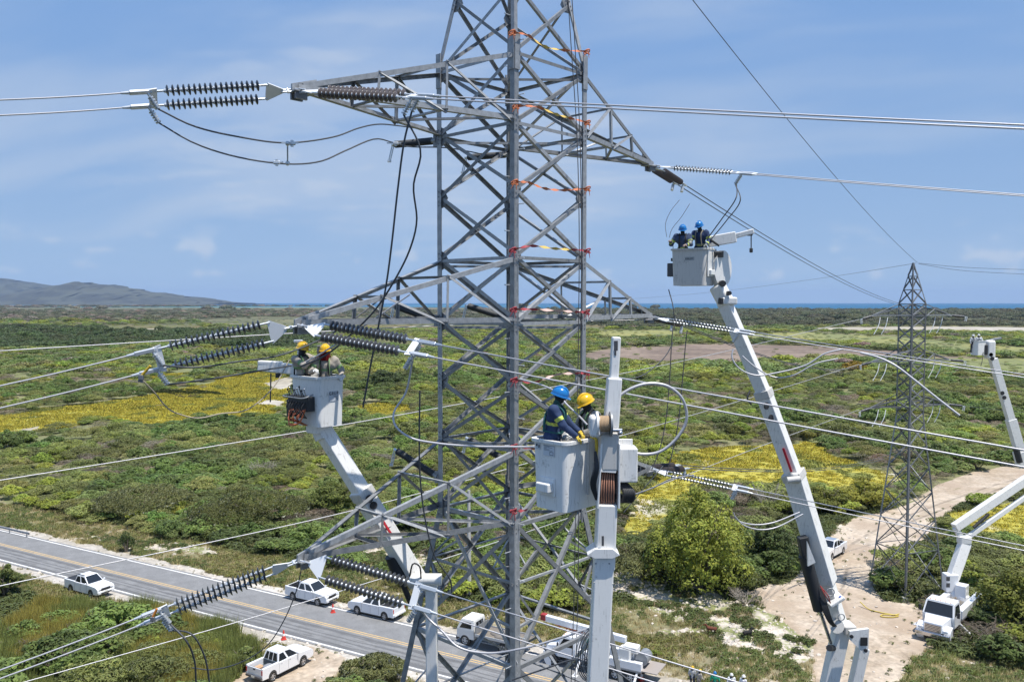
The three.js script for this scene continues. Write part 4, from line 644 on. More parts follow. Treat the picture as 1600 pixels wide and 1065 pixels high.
J('tan grounding cable hanging in a bow left of the left bucket', [[218, 590], [240, 612], [262, 638], [283, 648], [310, 653], [345, 646], [385, 640], [425, 607], [452, 562]], 15, 17.9, 0.013, TAN);
{ const p = at(220, 588, 15), q = at(232, 574, 15), g = thing('grounding_clamp', 'yellow handled grounding clamp on the middle left conductor', 'clamp', p); obj('handle', [rod(new THREE.Vector3(), q.clone().sub(p).multiplyScalar(1.2), 0.028, 0.024, 8)], mat(0.62, 0.40, 0.03, 0.5), g); obj('jaw', [box(0.09, 0.1, 0.07, 0, -0.02, 0, 0.015), rod(new THREE.Vector3(-0.05, -0.08, 0), new THREE.Vector3(0.04, -0.1, 0), 0.02, 0.02, 6)], BOLT, g); }
{ const p = at(238, 965, 15), q = at(243, 954, 15), g = thing('grounding_clamp', 'orange handled grounding clamp on the bottom left conductor', 'clamp', p); obj('handle', [rod(new THREE.Vector3(), q.clone().sub(p).multiplyScalar(1.3), 0.026, 0.022, 8)], mat(0.62, 0.22, 0.03, 0.5), g); obj('jaw', [box(0.08, 0.09, 0.06, 0, -0.02, 0, 0.015)], BOLT, g); }
J('left dark jumper cable hanging from the bottom left clamps', [[290, 1000], [303, 1030], [306, 1068], [309, 1110]], 15.3, 16, 0.018, CABLE_DARK, 'jumper_cable', HOLD.LL2.jump[0]);
J('right dark jumper cable hanging from the bottom left clamps', [[298, 990], [318, 1022], [327, 1068], [328, 1110]], 15.3, 16, 0.018, CABLE_DARK, 'jumper_cable', HOLD.LL2.jump[1]);
J('thin black cable slung from the bottom left crossarm across the road', [[472, 882], [462, 925], [440, 975], [415, 1010], [375, 1035], [330, 1046], [300, 1043]], 16.5, 17.5, 0.012, CABLE_DARK);
J('aluminium jumper looping in front of the bottom tower panel', [[668, 965], [690, 985], [715, 1010], [760, 1020], [820, 1012], [880, 995], [925, 980]], 16.2, 15.5, 0.024, CABLE, 'jumper_cable', HOLD.LR2.jump[0]);
J('dark jumper sagging below the bottom right crossarm', [[1000, 1075], [940, 1035], [900, 1030], [850, 1045], [800, 1062]], 15.8, 16.5, 0.018, CABLE_DARK);
J('left of the two dark ropes dropping from the middle right crossarm', [[1052, 512], [1050, 530], [1046, 600], [1040, 660], [1030, 705], [1018, 735]], 24.8, 24.6, 0.016, ROPE, 'rope'); J('right of the two dark ropes dropping from the middle right crossarm', [[1074, 516], [1072, 532], [1066, 600], [1060, 660], [1050, 710], [1040, 745]], 24.8, 24.6, 0.016, ROPE, 'rope');
J('dark jumper curling left from the middle right crossarm', [[1052, 535], [1040, 556], [1022, 574], [1000, 588], [975, 592]], 24.8, 24, 0.017, CABLE_DARK);
J('upper loop of the loose pale cable below the middle right conductors', [[1146, 545], [1144, 558], [1155, 575], [1180, 586], [1215, 582], [1260, 570], [1290, 552], [1318, 545]], 23.2, 22.8, 0.022, CABLE, 'jumper_cable'); J('lower loop of the loose pale cable below the middle right conductors', [[1160, 556], [1180, 573], [1210, 589], [1240, 586], [1275, 568], [1310, 560]], 23.2, 22.8, 0.022, CABLE, 'jumper_cable');
J('thick pale cable end slanting down across the far tower', [[1345, 551], [1372, 558], [1398, 570], [1430, 594], [1465, 622], [1500, 649]], 22.8, 21.5, 0.03, CABLE, 'jumper_cable');
J('upper loop of pale cable below the bottom right clamps', [[1146, 800], [1152, 812], [1175, 819], [1205, 817], [1250, 800]], 23, 23.4, 0.02, CABLE, 'jumper_cable'); J('lower loop of pale cable below the bottom right clamps', [[1148, 806], [1162, 820], [1186, 827], [1212, 824], [1255, 803]], 23, 23.4, 0.02, CABLE, 'jumper_cable');
J('left dark jumper from the top right clamp to the right bucket', [[1150, 310], [1128, 342], [1106, 372]], 24, 25.6, 0.017, CABLE_DARK, 'jumper_cable', HOLD.RR0.jump[0]); J('right dark jumper from the top right clamp to the right bucket', [[1157, 313], [1135, 345], [1112, 373]], 24, 25.6, 0.017, CABLE_DARK, 'jumper_cable', HOLD.RR0.jump[1]);
J('thin pale tag line above the left worker of the right bucket', [[1062, 312], [1048, 330], [1040, 350], [1042, 370]], 25.4, 25.7, 0.01, CABLE, 'rope'); J('thin pale tag line beside the dark insulators above the right bucket', [[1078, 318], [1064, 340], [1050, 358], [1046, 371]], 25.4, 25.7, 0.01, CABLE, 'rope');
J('left black hose hanging under the right bucket', [[1045, 452], [1052, 480], [1054, 515]], 26, 25.6, 0.016, ROPE, 'rope');
J('grey cable running back along the bottom right crossarm', [[980, 776], [1020, 762], [1050, 748], [1085, 742]], 23.5, 22.6, 0.02, CABLE); J('dark cable crossing under the bottom right crossarm', [[975, 800], [1000, 770], [1030, 735], [1036, 728]], 24, 24.6, 0.014, CABLE_DARK);
// the older line passing behind: from the far tower to the left foreground
[[[1343, 499, 84], [1033, 571, 57], [713, 632, 46.5], [485, 672, 41.5], [0, 750, 33.6], [-500, 828, 27]], [[1343, 569, 84], [1200, 613, 67], [966, 682, 54], [560, 795, 43], [0, 915, 33.6], [-500, 1022, 27]], [[1343, 640, 84], [1226, 683, 69], [900, 805, 52], [460, 945, 40.6], [35, 1066, 33.8], [-500, 1215, 27]]].forEach((l, i) => cable('single pale conductor passing behind the near tower to the lower left, ' + ['highest', 'middle', 'lowest'][i] + ' of three', l.map((q) => at(...q)), 0.023, CABLE, { seg: 120 }));
cable('thin pale wire crossing the scrub at mid height on the left, behind the insulators', [at(-300, 566, 14.5), at(0, 548, 17.6), at(430, 522, 20.8), at(700, 508, 23), at(1020, 499, 25.2)], 0.012, CABLE, { seg: 60 });
cable('thin dark ground wire from the near tower top to the peak of the far tower', span(new THREE.Vector3(0.1, Y(1.38) + 7.3, -21), at(1434, 410, D2), 0.9, 20), 0.016, CABLE_DARK, { seg: 60 });
cable('upper thin wire leaving the far tower peak to the right', [at(1436, 411, D2), at(1500, 417, 92), at(1600, 421, 100), at(1800, 424, 120)], 0.02, CABLE_DARK); cable('lower thin wire leaving the far tower peak to the right', [at(1436, 412, D2), at(1500, 422, 92), at(1600, 428, 100), at(1800, 434, 120)], 0.02, CABLE_DARK);
cable('faint thin wire running from the far tower peak into the distance on the left', [at(1432, 411, D2), at(1300, 432, 115), at(1150, 452, 160), at(1050, 462, 200), at(900, 472, 290)], 0.022, mat(0.25, 0.27, 0.3, 0.6), {});
// small strings and white jumpers on the far tower
for (let i = 0; i < 3; i++) for (const side of [-1, 1]) {
  const tip = FART.tipAt(i, side), to = side < 0 ? at(1300, [511, 582, 657][i], 79) : at(1640, [505, 575, 650][i], 92), e = to.clone().sub(tip).normalize(), g = thing('insulator_assembly', 'small insulator string at the ' + (side < 0 ? 'left' : 'right') + ' tip of the ' + LV[i] + ' crossarm of the far tower', 'insulator', tip, 0, 'insulator strings of the far tower'), a = e.clone().multiplyScalar(0.3), b = e.clone().multiplyScalar(2.0);
  obj('end_fitting', [rod(new THREE.Vector3(), a, 0.03)], HARD, g); obj('end_fitting', [rod(b, e.clone().multiplyScalar(2.4), 0.03)], HARD, g); const prof = []; for (let q = 0; q < 14; q++) prof.push([0.05, q * 0.12], [0.14, q * 0.12 + 0.05], [0.05, q * 0.12 + 0.09]); obj('shed_stack', [new THREE.LatheGeometry(prof.map(([x, y]) => new THREE.Vector2(x, y)), 8).applyMatrix4(basis(e)).translate(a.x, a.y, a.z)], PORCELAIN, g);
  obj('jumper_terminal', [0, 0.22].map((k) => rod(e.clone().multiplyScalar(2.2 + k), e.clone().multiplyScalar(2.1 + k).add(new THREE.Vector3(0, -0.5, 0)), 0.04, 0.03, 6)), mat(0.8, 0.8, 0.8, 0.4), g);
  for (const k of [0, 1]) { const s = tip.clone().add(new THREE.Vector3(-side * (0.75 + k * 0.75), -0.15, 0)); cable((k ? 'inner' : 'outer') + ' white jumper under the ' + (side < 0 ? 'left' : 'right') + ' arm of the far tower, ' + LV[i] + ' level', [s, s.clone().add(new THREE.Vector3(-0.25, -0.8, 0.2)), s.clone().add(new THREE.Vector3(-0.75, -1.7, 0.3))], 0.035, mat(0.78, 0.78, 0.78, 0.5), { name: 'jumper_cable', seg: 12, group: 'white jumpers on the far tower' }); }
  if (side > 0) cable('thin conductor leaving the right tip of the ' + LV[i] + ' crossarm of the far tower', [tip.clone().addScaledVector(e, 2.3), tip.clone().addScaledVector(e, 30).add(new THREE.Vector3(0, 0.3, 0))], 0.02, CABLE_DARK, { seg: 8 });
}
// hand lines beside the right leg and warning ribbons around the legs
for (const [k, dx] of [['left', 0], ['right', 6]]) J(k + ' of two thin dark hand lines beside the right tower leg', [[886 + dx, -30], [893 + dx, 80], [901 + dx * 0.8, 200], [905 + dx * 0.6, 350], [904 + dx * 0.6, 520], [901 + dx * 0.7, 700], [897 + dx, 930], [892 + dx, 1080]], 20.4, 20.6, 0.012, ROPE, 'rope');
const ORANGE = mat(0.56, 0.17, 0.07, 0.7), RED = mat(0.36, 0.05, 0.06, 0.7), YEL = mat(0.66, 0.44, 0.1, 0.7), PINK = mat(0.62, 0.42, 0.36, 0.6);
function ribbon(label, l, m1, m2, d0 = 18.95, d1 = 20.85) {
  const p = pts(l, d0, d1), g = thing('warning_ribbon', label, 'ribbon', p[0], 0, 'warning ribbons tied around the near tower'), q = p.map((v) => v.clone().sub(p[0])), c = new THREE.CatmullRomCurve3(q), n = 30, fr = c.getPoints(n);
  const strip = (i0, i1) => { const pos = []; for (let i = i0; i < i1; i++) { const w = (k) => new THREE.Vector3(0, 0.022 + 0.013 * Math.sin(k * 1.7), 0.03 * Math.sin(k * 0.9)), A = fr[i].clone().add(w(i)), B = fr[i].clone().sub(w(i)), C = fr[i + 1].clone().sub(w(i + 1)), D = fr[i + 1].clone().add(w(i + 1)); for (const v of [A, B, C, A, C, D]) pos.push(v.x, v.y, v.z); } const g2 = new THREE.BufferGeometry(); g2.setAttribute('position', new THREE.Float32BufferAttribute(pos, 3)); g2.computeVertexNormals(); return g2; };
  const two = (m) => { const k = m.clone(); k.side = THREE.DoubleSide; return k; };
  obj('ribbon_band', [strip(0, 10)], two(m1), g); obj('ribbon_band', [strip(22, 30)], two(m1), g); obj('ribbon_band', [strip(10, 22)], two(m2), g);
  for (const [e, s] of [[q[0], 1], [q[q.length - 1], 0.9]]) obj('ribbon_knot', [new THREE.TorusGeometry(0.082, 0.012, 5, 10).rotateX(1.35).rotateZ(0.3 * s).scale(1, 1.6, 0.75).translate(e.x, e.y, e.z - 0.03), new THREE.TorusGeometry(0.078, 0.011, 5, 10).rotateX(1.75).rotateZ(-0.25).scale(1, 1.5, 0.75).translate(e.x, e.y - 0.03, e.z - 0.03), rod(e.clone().add(new THREE.Vector3(0.02, 0, 0.1)), e.clone().add(new THREE.Vector3(-0.08, -0.17, 0.12)), 0.014, 0.006, 5), rod(e.clone().add(new THREE.Vector3(0.02, 0, 0.1)), e.clone().add(new THREE.Vector3(0.05, -0.2, 0.11)), 0.014, 0.006, 5)], m1, g);
}
ribbon('orange warning ribbon strung across the tower top, highest', [[800, 50], [825, 55], [850, 72], [880, 78], [917, 80]], ORANGE, YEL); ribbon('orange and yellow warning ribbon above the top crossarm', [[806, 165], [840, 167], [868, 178], [890, 184], [918, 191]], ORANGE, YEL);
ribbon('sagging orange ribbon below the top crossarm', [[804, 284], [826, 285], [850, 294], [880, 297], [918, 294]], ORANGE, ORANGE); ribbon('orange and yellow ribbon at the top of the middle crossarm', [[801, 390], [830, 384], [865, 388], [895, 390], [918, 391]], RED, YEL);
ribbon('red ribbon at the foot of the middle crossarm', [[802, 483], [830, 483], [870, 485], [900, 487], [917, 487]], RED, PINK); ribbon('pink and red ribbon between the middle and bottom crossarm', [[803, 593], [835, 597], [870, 585], [900, 583], [917, 582]], RED, PINK); ribbon('red and white ribbon above the near bucket', [[803, 697], [830, 700], [850, 705], [868, 712], [880, 718]], RED, PINK); ribbon('red and white ribbon left of the near bucket', [[802, 798], [820, 797], [835, 790], [850, 783], [862, 780]], RED, PINK);
// ---------------------------------------------------------------- paints and vehicle helpers
const grime = dataTex(512, (i, j) => { const a = seamless(i, j, 512, 40, 3), b = seamless(i, j, 512, 5, 4), st = seamless(i, j >> 4, 512, 64, 2), d = sstep(0.6, 0.82, b * 0.6 + a * 0.4) * 0.34 + sstep(0.66, 0.85, st) * 0.2, k = 0.97 - d + (a - 0.5) * 0.05; return [k, k * 0.995 - d * 0.02, k * 0.985 - d * 0.06].map(enc); }, true);
const GEL = new THREE.MeshPhysicalMaterial({ color: rgb(0.80, 0.785, 0.76), map: grime, roughness: 0.45 }), GELD = new THREE.MeshPhysicalMaterial({ color: rgb(0.58, 0.56, 0.53), map: grime, roughness: 0.6 }), BOOMW = new THREE.MeshPhysicalMaterial({ color: rgb(0.80, 0.785, 0.76), map: grime, roughness: 0.4 });
const CARW = mat(0.80, 0.80, 0.81, 0.3, 0, { clearcoat: 0.8, clearcoatRoughness: 0.08 }), GLASSD = mat(0.018, 0.021, 0.025, 0.08, 0, { clearcoat: 0.5 }), TYRE = mat(0.035, 0.034, 0.033, 0.9), ALLOY = mat(0.55, 0.55, 0.56, 0.35, 0.7), BLACK = mat(0.025, 0.025, 0.027, 0.6), DARK = mat(0.07, 0.07, 0.075, 0.6), REDL = mat(0.42, 0.02, 0.02, 0.25), LAMP = mat(0.75, 0.77, 0.8, 0.15), CHROME = mat(0.6, 0.6, 0.62, 0.18, 0.9), AMBER = mat(0.7, 0.25, 0.03, 0.3), GREYM = mat(0.30, 0.31, 0.32, 0.5, 0.4);
const v3 = (x, y, z) => new THREE.Vector3(x, y, z);
function wheel(parent, x, z, r, w, rimMat = ALLOY) {
  const g = new THREE.Group(); g.name = 'wheel'; g.position.set(x, r, z); parent.add(g); const s = Math.sign(z) || 1;
  obj('tyre', [new THREE.LatheGeometry([[r * 0.6, -w / 2], [r * 0.88, -w / 2], [r * 0.98, -w * 0.36], [r, -w * 0.2], [r, w * 0.2], [r * 0.98, w * 0.36], [r * 0.88, w / 2], [r * 0.6, w / 2], [r * 0.6, -w / 2]].map(([a, b]) => new THREE.Vector2(a, b)), 26).rotateX(Math.PI / 2)], TYRE, g);
  const sp = []; for (let i = 0; i < 6; i++) { const a = i * Math.PI / 3; sp.push(box(r * 0.56, r * 0.16, 0.03, r * 0.3, 0, 0).rotateZ(a).translate(0, 0, s * w * 0.36)); }
  obj('rim', [...sp, new THREE.CylinderGeometry(r * 0.14, r * 0.16, 0.05, 12).rotateX(Math.PI / 2).translate(0, 0, s * w * 0.38), new THREE.TorusGeometry(r * 0.6, r * 0.05, 6, 24).translate(0, 0, s * w * 0.4), new THREE.CylinderGeometry(r * 0.6, r * 0.6, w * 0.4, 20, 1, true).rotateX(Math.PI / 2)], rimMat, g); obj('brake_disc', [new THREE.CylinderGeometry(r * 0.5, r * 0.5, 0.03, 16).rotateX(Math.PI / 2)], DARK, g);
  return g;
}
function pane(c4, inset, lift, t = 0.012) {                          // a pane lying on the plane of four corners, inset from the edges
  const c = c4.map((p) => v3(...p)), m = c.reduce((a, b) => a.add(b), v3(0, 0, 0)).multiplyScalar(0.25), n = c[1].clone().sub(c[0]).cross(c[3].clone().sub(c[0])).normalize();
  return plate(c.map((p) => { const d = m.clone().sub(p), l = d.length(); return p.clone().addScaledVector(d.normalize(), Math.min(inset * 1.4, l * 0.6)).addScaledVector(n, lift); }), t, n);
}
const headingOf = (a, b) => Math.atan2(b[1] - a[1], b[0] - a[0]);       // [x, d] pairs -> turn about y for a thing that faces +x
function pickup(label, pos, turn, o = {}) {
  const g = thing('pickup_truck', label, 'pickup', [pos[0], 0, -pos[1]], turn, 'white double cab pickups'), W = 0.91, arch = (s, x, r) => s.absarc(x, 0.40, r, Math.PI, 0, true);
  const prof = new THREE.Shape(); prof.moveTo(-2.62, 0.62); prof.lineTo(-2.60, 0.44); prof.lineTo(-2.06, 0.42); arch(prof, -1.62, 0.44); prof.lineTo(-1.1, 0.36); prof.lineTo(1.1, 0.36); arch(prof, 1.56, 0.44); prof.lineTo(2.05, 0.42); prof.lineTo(2.55, 0.44); prof.lineTo(2.66, 0.62); prof.lineTo(2.64, 0.86); prof.quadraticCurveTo(2.55, 1.0, 2.25, 1.05); prof.lineTo(1.15, 1.13); prof.lineTo(-1.0, 1.14); prof.lineTo(-1.05, 1.17); prof.lineTo(-2.60, 1.19); prof.lineTo(-2.62, 0.62);
  const side = (z) => new THREE.ExtrudeGeometry(prof, { depth: 0.13, bevelEnabled: true, bevelSize: 0.03, bevelThickness: 0.035, bevelSegments: 2, curveSegments: 10 }).translate(0, 0, z);
  const body = obj('body', [side(W - 0.16), side(-W + 0.03), box(1.2, 0.55, 1.6, -0.3, 0.72, 0), box(1.1, 0.5, 1.55, 0.7, 0.7, 0)], CARW, g);
  obj('hood', [frustum([[1.0, 0.8, -0.80], [1.0, 0.8, 0.80], [2.58, 0.8, 0.78], [2.58, 0.8, -0.78]].reverse().map((p) => p), [[1.0, 1.19, -0.78], [1.0, 1.19, 0.78], [2.42, 1.075, 0.70], [2.42, 1.075, -0.70]].reverse())], CARW, g);
  const bt = [[-1.02, 1.12, -0.84], [-1.02, 1.12, 0.84], [1.12, 1.12, 0.84], [1.12, 1.12, -0.84]].reverse(), tp = [[-0.82, 1.72, -0.66], [-0.82, 1.72, 0.66], [0.32, 1.74, 0.66], [0.32, 1.74, -0.66]].reverse();
  obj('cab', [frustum(bt, tp), box(1.02, 0.07, 1.22, -0.25, 1.745, 0, 0.03)], CARW, g);
  // bt/tp order now: [front-right(-z), front-left(+z), rear-left, rear-right]
  const [fR, fL, rL, rR] = bt, [FR, FL, RL, RR] = tp;
  obj('windscreen', [pane([fL, fR, FR, FL], 0.07, 0.006)], GLASSD, g); obj('rear_window', [pane([rR, rL, RL, RR], 0.10, 0.006)], GLASSD, g);
  const mid = (a, b, t) => a.map((q, i) => lerp(q, b[i], t));
  for (const [A, B, C, D, s] of [[rL, fL, FL, RL, 1], [fR, rR, RR, FR, -1]]) { const cut = s > 0 ? 0.47 : 0.53, b1 = mid(A, B, cut), c1 = mid(D, C, cut); obj('side_window', [pane([A, b1, c1, D], 0.075, 0.006)], GLASSD, g); obj('side_window', [pane([b1, B, C, c1], 0.075, 0.006)], GLASSD, g); }
  obj('bed_liner', [box(1.5, 0.04, 1.5, -1.8, 0.72, 0), box(1.5, 0.42, 0.03, -1.8, 0.95, 0.735), box(1.5, 0.42, 0.03, -1.8, 0.95, -0.735), box(0.03, 0.42, 1.46, -1.07, 0.95, 0), box(0.03, 0.42, 1.46, -2.53, 0.95, 0)], o.bedMat ?? BLACK, g);
  obj('tailgate', [box(0.07, 0.55, 1.5, -2.6, 0.9, 0, 0.025)], CARW, g); obj('tailgate_handle', [box(0.03, 0.09, 0.22, -2.645, 1.06, 0)], BLACK, g);
  obj('rear_bumper', [box(0.2, 0.17, 1.66, -2.68, 0.56, 0, 0.04)], o.darkBumper ? DARK : CARW, g); obj('front_bumper', [box(0.28, 0.30, 1.72, 2.58, 0.56, 0, 0.09)], CARW, g); obj('grille', [box(0.07, 0.22, 0.95, 2.63, 0.84, 0, 0.03)], BLACK, g); obj('air_intake', [box(0.06, 0.12, 1.1, 2.705, 0.52, 0, 0.02)], BLACK, g);
  for (const z of [-1, 1]) { obj('headlight', [box(0.16, 0.17, 0.34, 2.55, 0.87, z * 0.66, 0.05)], LAMP, g); obj('tail_light', [box(0.09, 0.36, 0.13, -2.61, 0.92, z * 0.83, 0.03)], REDL, g); const m = obj('wing_mirror', [box(0.1, 0.17, 0.22, 0.92, 1.22, z * 1.0, 0.05)], o.darkMirror ? BLACK : CARW, g); for (const x of [-0.55, 0.35]) obj('door_handle', [box(0.18, 0.035, 0.03, x - 0.2, 1.02, z * (W + 0.005), 0.012)], CHROME, g); obj('side_step', [box(2.1, 0.06, 0.12, 0.0, 0.33, z * 0.88, 0.02)], BLACK, g); for (const x of [-1.62, 1.56]) wheel(g, x, z * 0.80, 0.385, 0.25); obj('wheel_arch_liner', [new THREE.CylinderGeometry(0.43, 0.43, 0.5, 18, 1, true, 0, Math.PI).rotateX(Math.PI / 2).rotateZ(Math.PI / 2).translate(-1.62, 0.40, z * 0.62), new THREE.CylinderGeometry(0.43, 0.43, 0.5, 18, 1, true, 0, Math.PI).rotateX(Math.PI / 2).rotateZ(Math.PI / 2).translate(1.56, 0.40, z * 0.62)], BLACK, g).material.side = THREE.DoubleSide; }
  obj('underbody', [box(4.4, 0.16, 1.2, 0, 0.38, 0)], BLACK, g);
  for (const z of [-1, 1]) for (const x of [-0.98, -0.02, 1.02]) obj('door_seam', [box(0.012, 0.66, 0.012, x, 0.78, z * (W + 0.006))], DARK, g); obj('number_plate', [box(0.012, 0.13, 0.34, -2.79, 0.58, 0)], mat(0.7, 0.68, 0.6, 0.5), g); obj('number_plate', [box(0.012, 0.13, 0.34, 2.73, 0.64, 0)], mat(0.7, 0.68, 0.6, 0.5), g);
  if (o.cover) obj('bed_cover', [box(1.52, 0.05, 1.56, -1.8, 1.205, 0, 0.02)], BLACK, g);
  if (o.rails) for (const z of [-0.6, 0.6]) obj('roof_rail', [box(1.0, 0.035, 0.04, -0.25, 1.81, z)], BLACK, g);
  if (o.rollbar) obj('roll_bar', [tube([v3(-1.18, 1.15, -0.78), v3(-1.2, 1.58, -0.68), v3(-1.2, 1.62, 0), v3(-1.2, 1.58, 0.68), v3(-1.18, 1.15, 0.78)], 0.035, 24, 6), rod(v3(-1.2, 1.52, 0.7), v3(-2.2, 1.2, 0.78), 0.03, 0.03, 6), rod(v3(-1.2, 1.52, -0.7), v3(-2.2, 1.2, -0.78), 0.03, 0.03, 6)], BLACK, g);
  if (o.bars) for (const z of [-0.22, 0.22]) obj('window_bar', [rod(v3(-1.06, 1.14, z), v3(-0.87, 1.72, z), 0.02, 0.02, 6)], CARW, g);
  g.scale.set(1.03, 1.13, 1.05);
  if (o.roofPanel) obj('roof_panel', [box(0.95, 0.02, 1.1, -0.25, 1.79, 0)], mat(0.25, 0.29, 0.36, 0.2), g);
  return g;
}
const roadTurn = Math.atan2(-0.487, 0.8735);
pickup('white pickup with black bed cover parked on the near road shoulder at far left', gnd(139, 926), roadTurn, { cover: true, rails: true });
pickup('white pickup with black roll bar facing right on the far road shoulder', gnd(487, 938), roadTurn, { rollbar: true });
pickup('white pickup facing left with its open bed towards the tower, far road shoulder', gnd(588, 960), roadTurn + Math.PI, { bedMat: DARK });
{ const p = gnd(438, 1048), g = pickup('white pickup with cargo in its bed on the pale driveway, nearest to the camera', p, headingOf(gnd(410, 1064), gnd(482, 1028)), { bars: true, darkBumper: true, bedMat: mat(0.09, 0.11, 0.12, 0.7) });
  const put = (name, label, cat, geos, m) => { const t = thing(name, label, cat, g.position.clone(), g.rotation.y); t.scale.copy(g.scale); obj(name === 'cargo_sack' ? 'sack' : 'carton', geos, m, t); };
  put('cargo_sack', 'grey sack lying in the bed of the nearest pickup', 'sack', [new THREE.SphereGeometry(0.3, 14, 10).scale(1.5, 0.6, 0.9).translate(-1.5, 0.9, 0.2)], mat(0.22, 0.23, 0.25, 0.9)); put('cardboard_box', 'tan cardboard box in the bed of the nearest pickup', 'box', [box(0.75, 0.22, 0.5, -2.05, 0.86, -0.25, 0.02), box(0.7, 0.02, 0.3, -2.0, 0.985, -0.3, 0.005)], mat(0.52, 0.33, 0.19, 0.85)); }
pickup('white pickup with a grey roof panel on the dirt track behind the long boom', gnd(1297, 868), headingOf(gnd(1309, 862), gnd(1283, 876)), { roofPanel: true });

// heavy trucks; x forward
function chassis(g, x0, x1, axles, w = 2.3) {
  obj('chassis', [box(x1 - x0, 0.22, 0.2, (x0 + x1) / 2, 0.85, 0.42), box(x1 - x0, 0.22, 0.2, (x0 + x1) / 2, 0.85, -0.42), ...axles.map((a) => box(0.18, 0.18, w - 0.4, a, 0.52, 0))], BLACK, g);
  axles.forEach((a, i) => { for (const z of [-1, 1]) { wheel(g, a, z * (w / 2 - 0.16), 0.5, 0.3, mat(0.6, 0.6, 0.6, 0.5, 0.3)); } });
}
function hoodCab(g, x) {                                              // conventional cab, bumper at x
  obj('bumper', [box(0.22, 0.32, 2.35, x - 0.1, 0.62, 0, 0.05)], CHROME, g); obj('hood', [frustum([[x - 1.55, 0.85, -1.0], [x - 1.55, 0.85, 1.0], [x - 0.15, 0.85, 0.72], [x - 0.15, 0.85, -0.72]].reverse(), [[x - 1.55, 1.72, -0.9], [x - 1.55, 1.72, 0.9], [x - 0.3, 1.42, 0.6], [x - 0.3, 1.42, -0.6]].reverse())], CARW, g);
  const gr = obj('grille', [box(0.08, 0.62, 1.15, x - 0.17, 1.08, 0, 0.03)], CHROME, g); for (let i = 0; i < 5; i++) obj('grille_bar', [box(0.03, 0.04, 1.05, x - 0.125, 0.86 + i * 0.11, 0)], DARK, gr);
  for (const z of [-1, 1]) { obj('fender', [new THREE.CylinderGeometry(0.66, 0.66, 0.5, 18, 1, false, 0, Math.PI).rotateX(Math.PI / 2).rotateZ(0).translate(x - 0.95, 0.55, z * 0.92)], CARW, g); obj('headlight', [box(0.2, 0.22, 0.36, x - 0.24, 0.98, z * 0.86, 0.06)], LAMP, g); obj('wing_mirror', [box(0.08, 0.42, 0.2, x - 1.6, 1.95, z * 1.33, 0.03), rod(v3(x - 1.7, 1.8, z * 1.0), v3(x - 1.6, 1.85, z * 1.3), 0.02)], BLACK, g); }
  const b = [[x - 3.1, 0.9, -1.1], [x - 3.1, 0.9, 1.1], [x - 1.5, 0.9, 1.1], [x - 1.5, 0.9, -1.1]].reverse(), m = [[x - 3.1, 1.68, -1.1], [x - 3.1, 1.68, 1.1], [x - 1.42, 1.68, 1.1], [x - 1.42, 1.68, -1.1]].reverse(), t = [[x - 3.05, 2.55, -0.98], [x - 3.05, 2.55, 0.98], [x - 1.85, 2.58, 0.98], [x - 1.85, 2.58, -0.98]].reverse();
  obj('cab', [frustum(b, m), frustum(m, t), box(1.2, 0.1, 1.9, x - 2.45, 2.6, 0, 0.04)], CARW, g); obj('windscreen', [pane([m[1], m[0], t[0], t[1]], 0.09, 0.008)], GLASSD, g); obj('side_window', [pane([m[2], m[1], t[1], t[2]], 0.16, 0.008)], GLASSD, g); obj('side_window', [pane([m[0], m[3], t[3], t[0]], 0.16, 0.008)], GLASSD, g); for (let i = -2; i <= 2; i++) obj('marker_light', [box(0.08, 0.05, 0.09, x - 1.95, 2.67, i * 0.35, 0.02)], AMBER, g);
}
function utilityBody(g, x0, x1) { obj('deck', [box(x1 - x0, 0.14, 2.3, (x0 + x1) / 2, 1.1, 0)], GREYM, g); for (const z of [-1, 1]) for (let i = 0; i < 3; i++) { const w = (x1 - x0) / 3; obj('tool_locker', [box(w - 0.05, 0.62, 0.45, x0 + w * (i + 0.5), 1.46, z * 0.92, 0.02)], CARW, g); } obj('turntable', [new THREE.CylinderGeometry(0.55, 0.62, 0.5, 20).translate(x0 + 1.3, 1.4, 0), box(0.9, 1.0, 0.8, x0 + 1.3, 2.05, 0, 0.06)], CARW, g); }
function outriggers(g, xs) { for (const x of xs) for (const z of [-1, 1]) obj('outrigger', [beam(v3(x, 1.0, z * 0.9), v3(x, 0.1, z * 2.0), 0.16, 0.16, v3(1, 0, 0)), box(0.45, 0.06, 0.45, x, 0.035, z * 2.03)], CARW, g); }
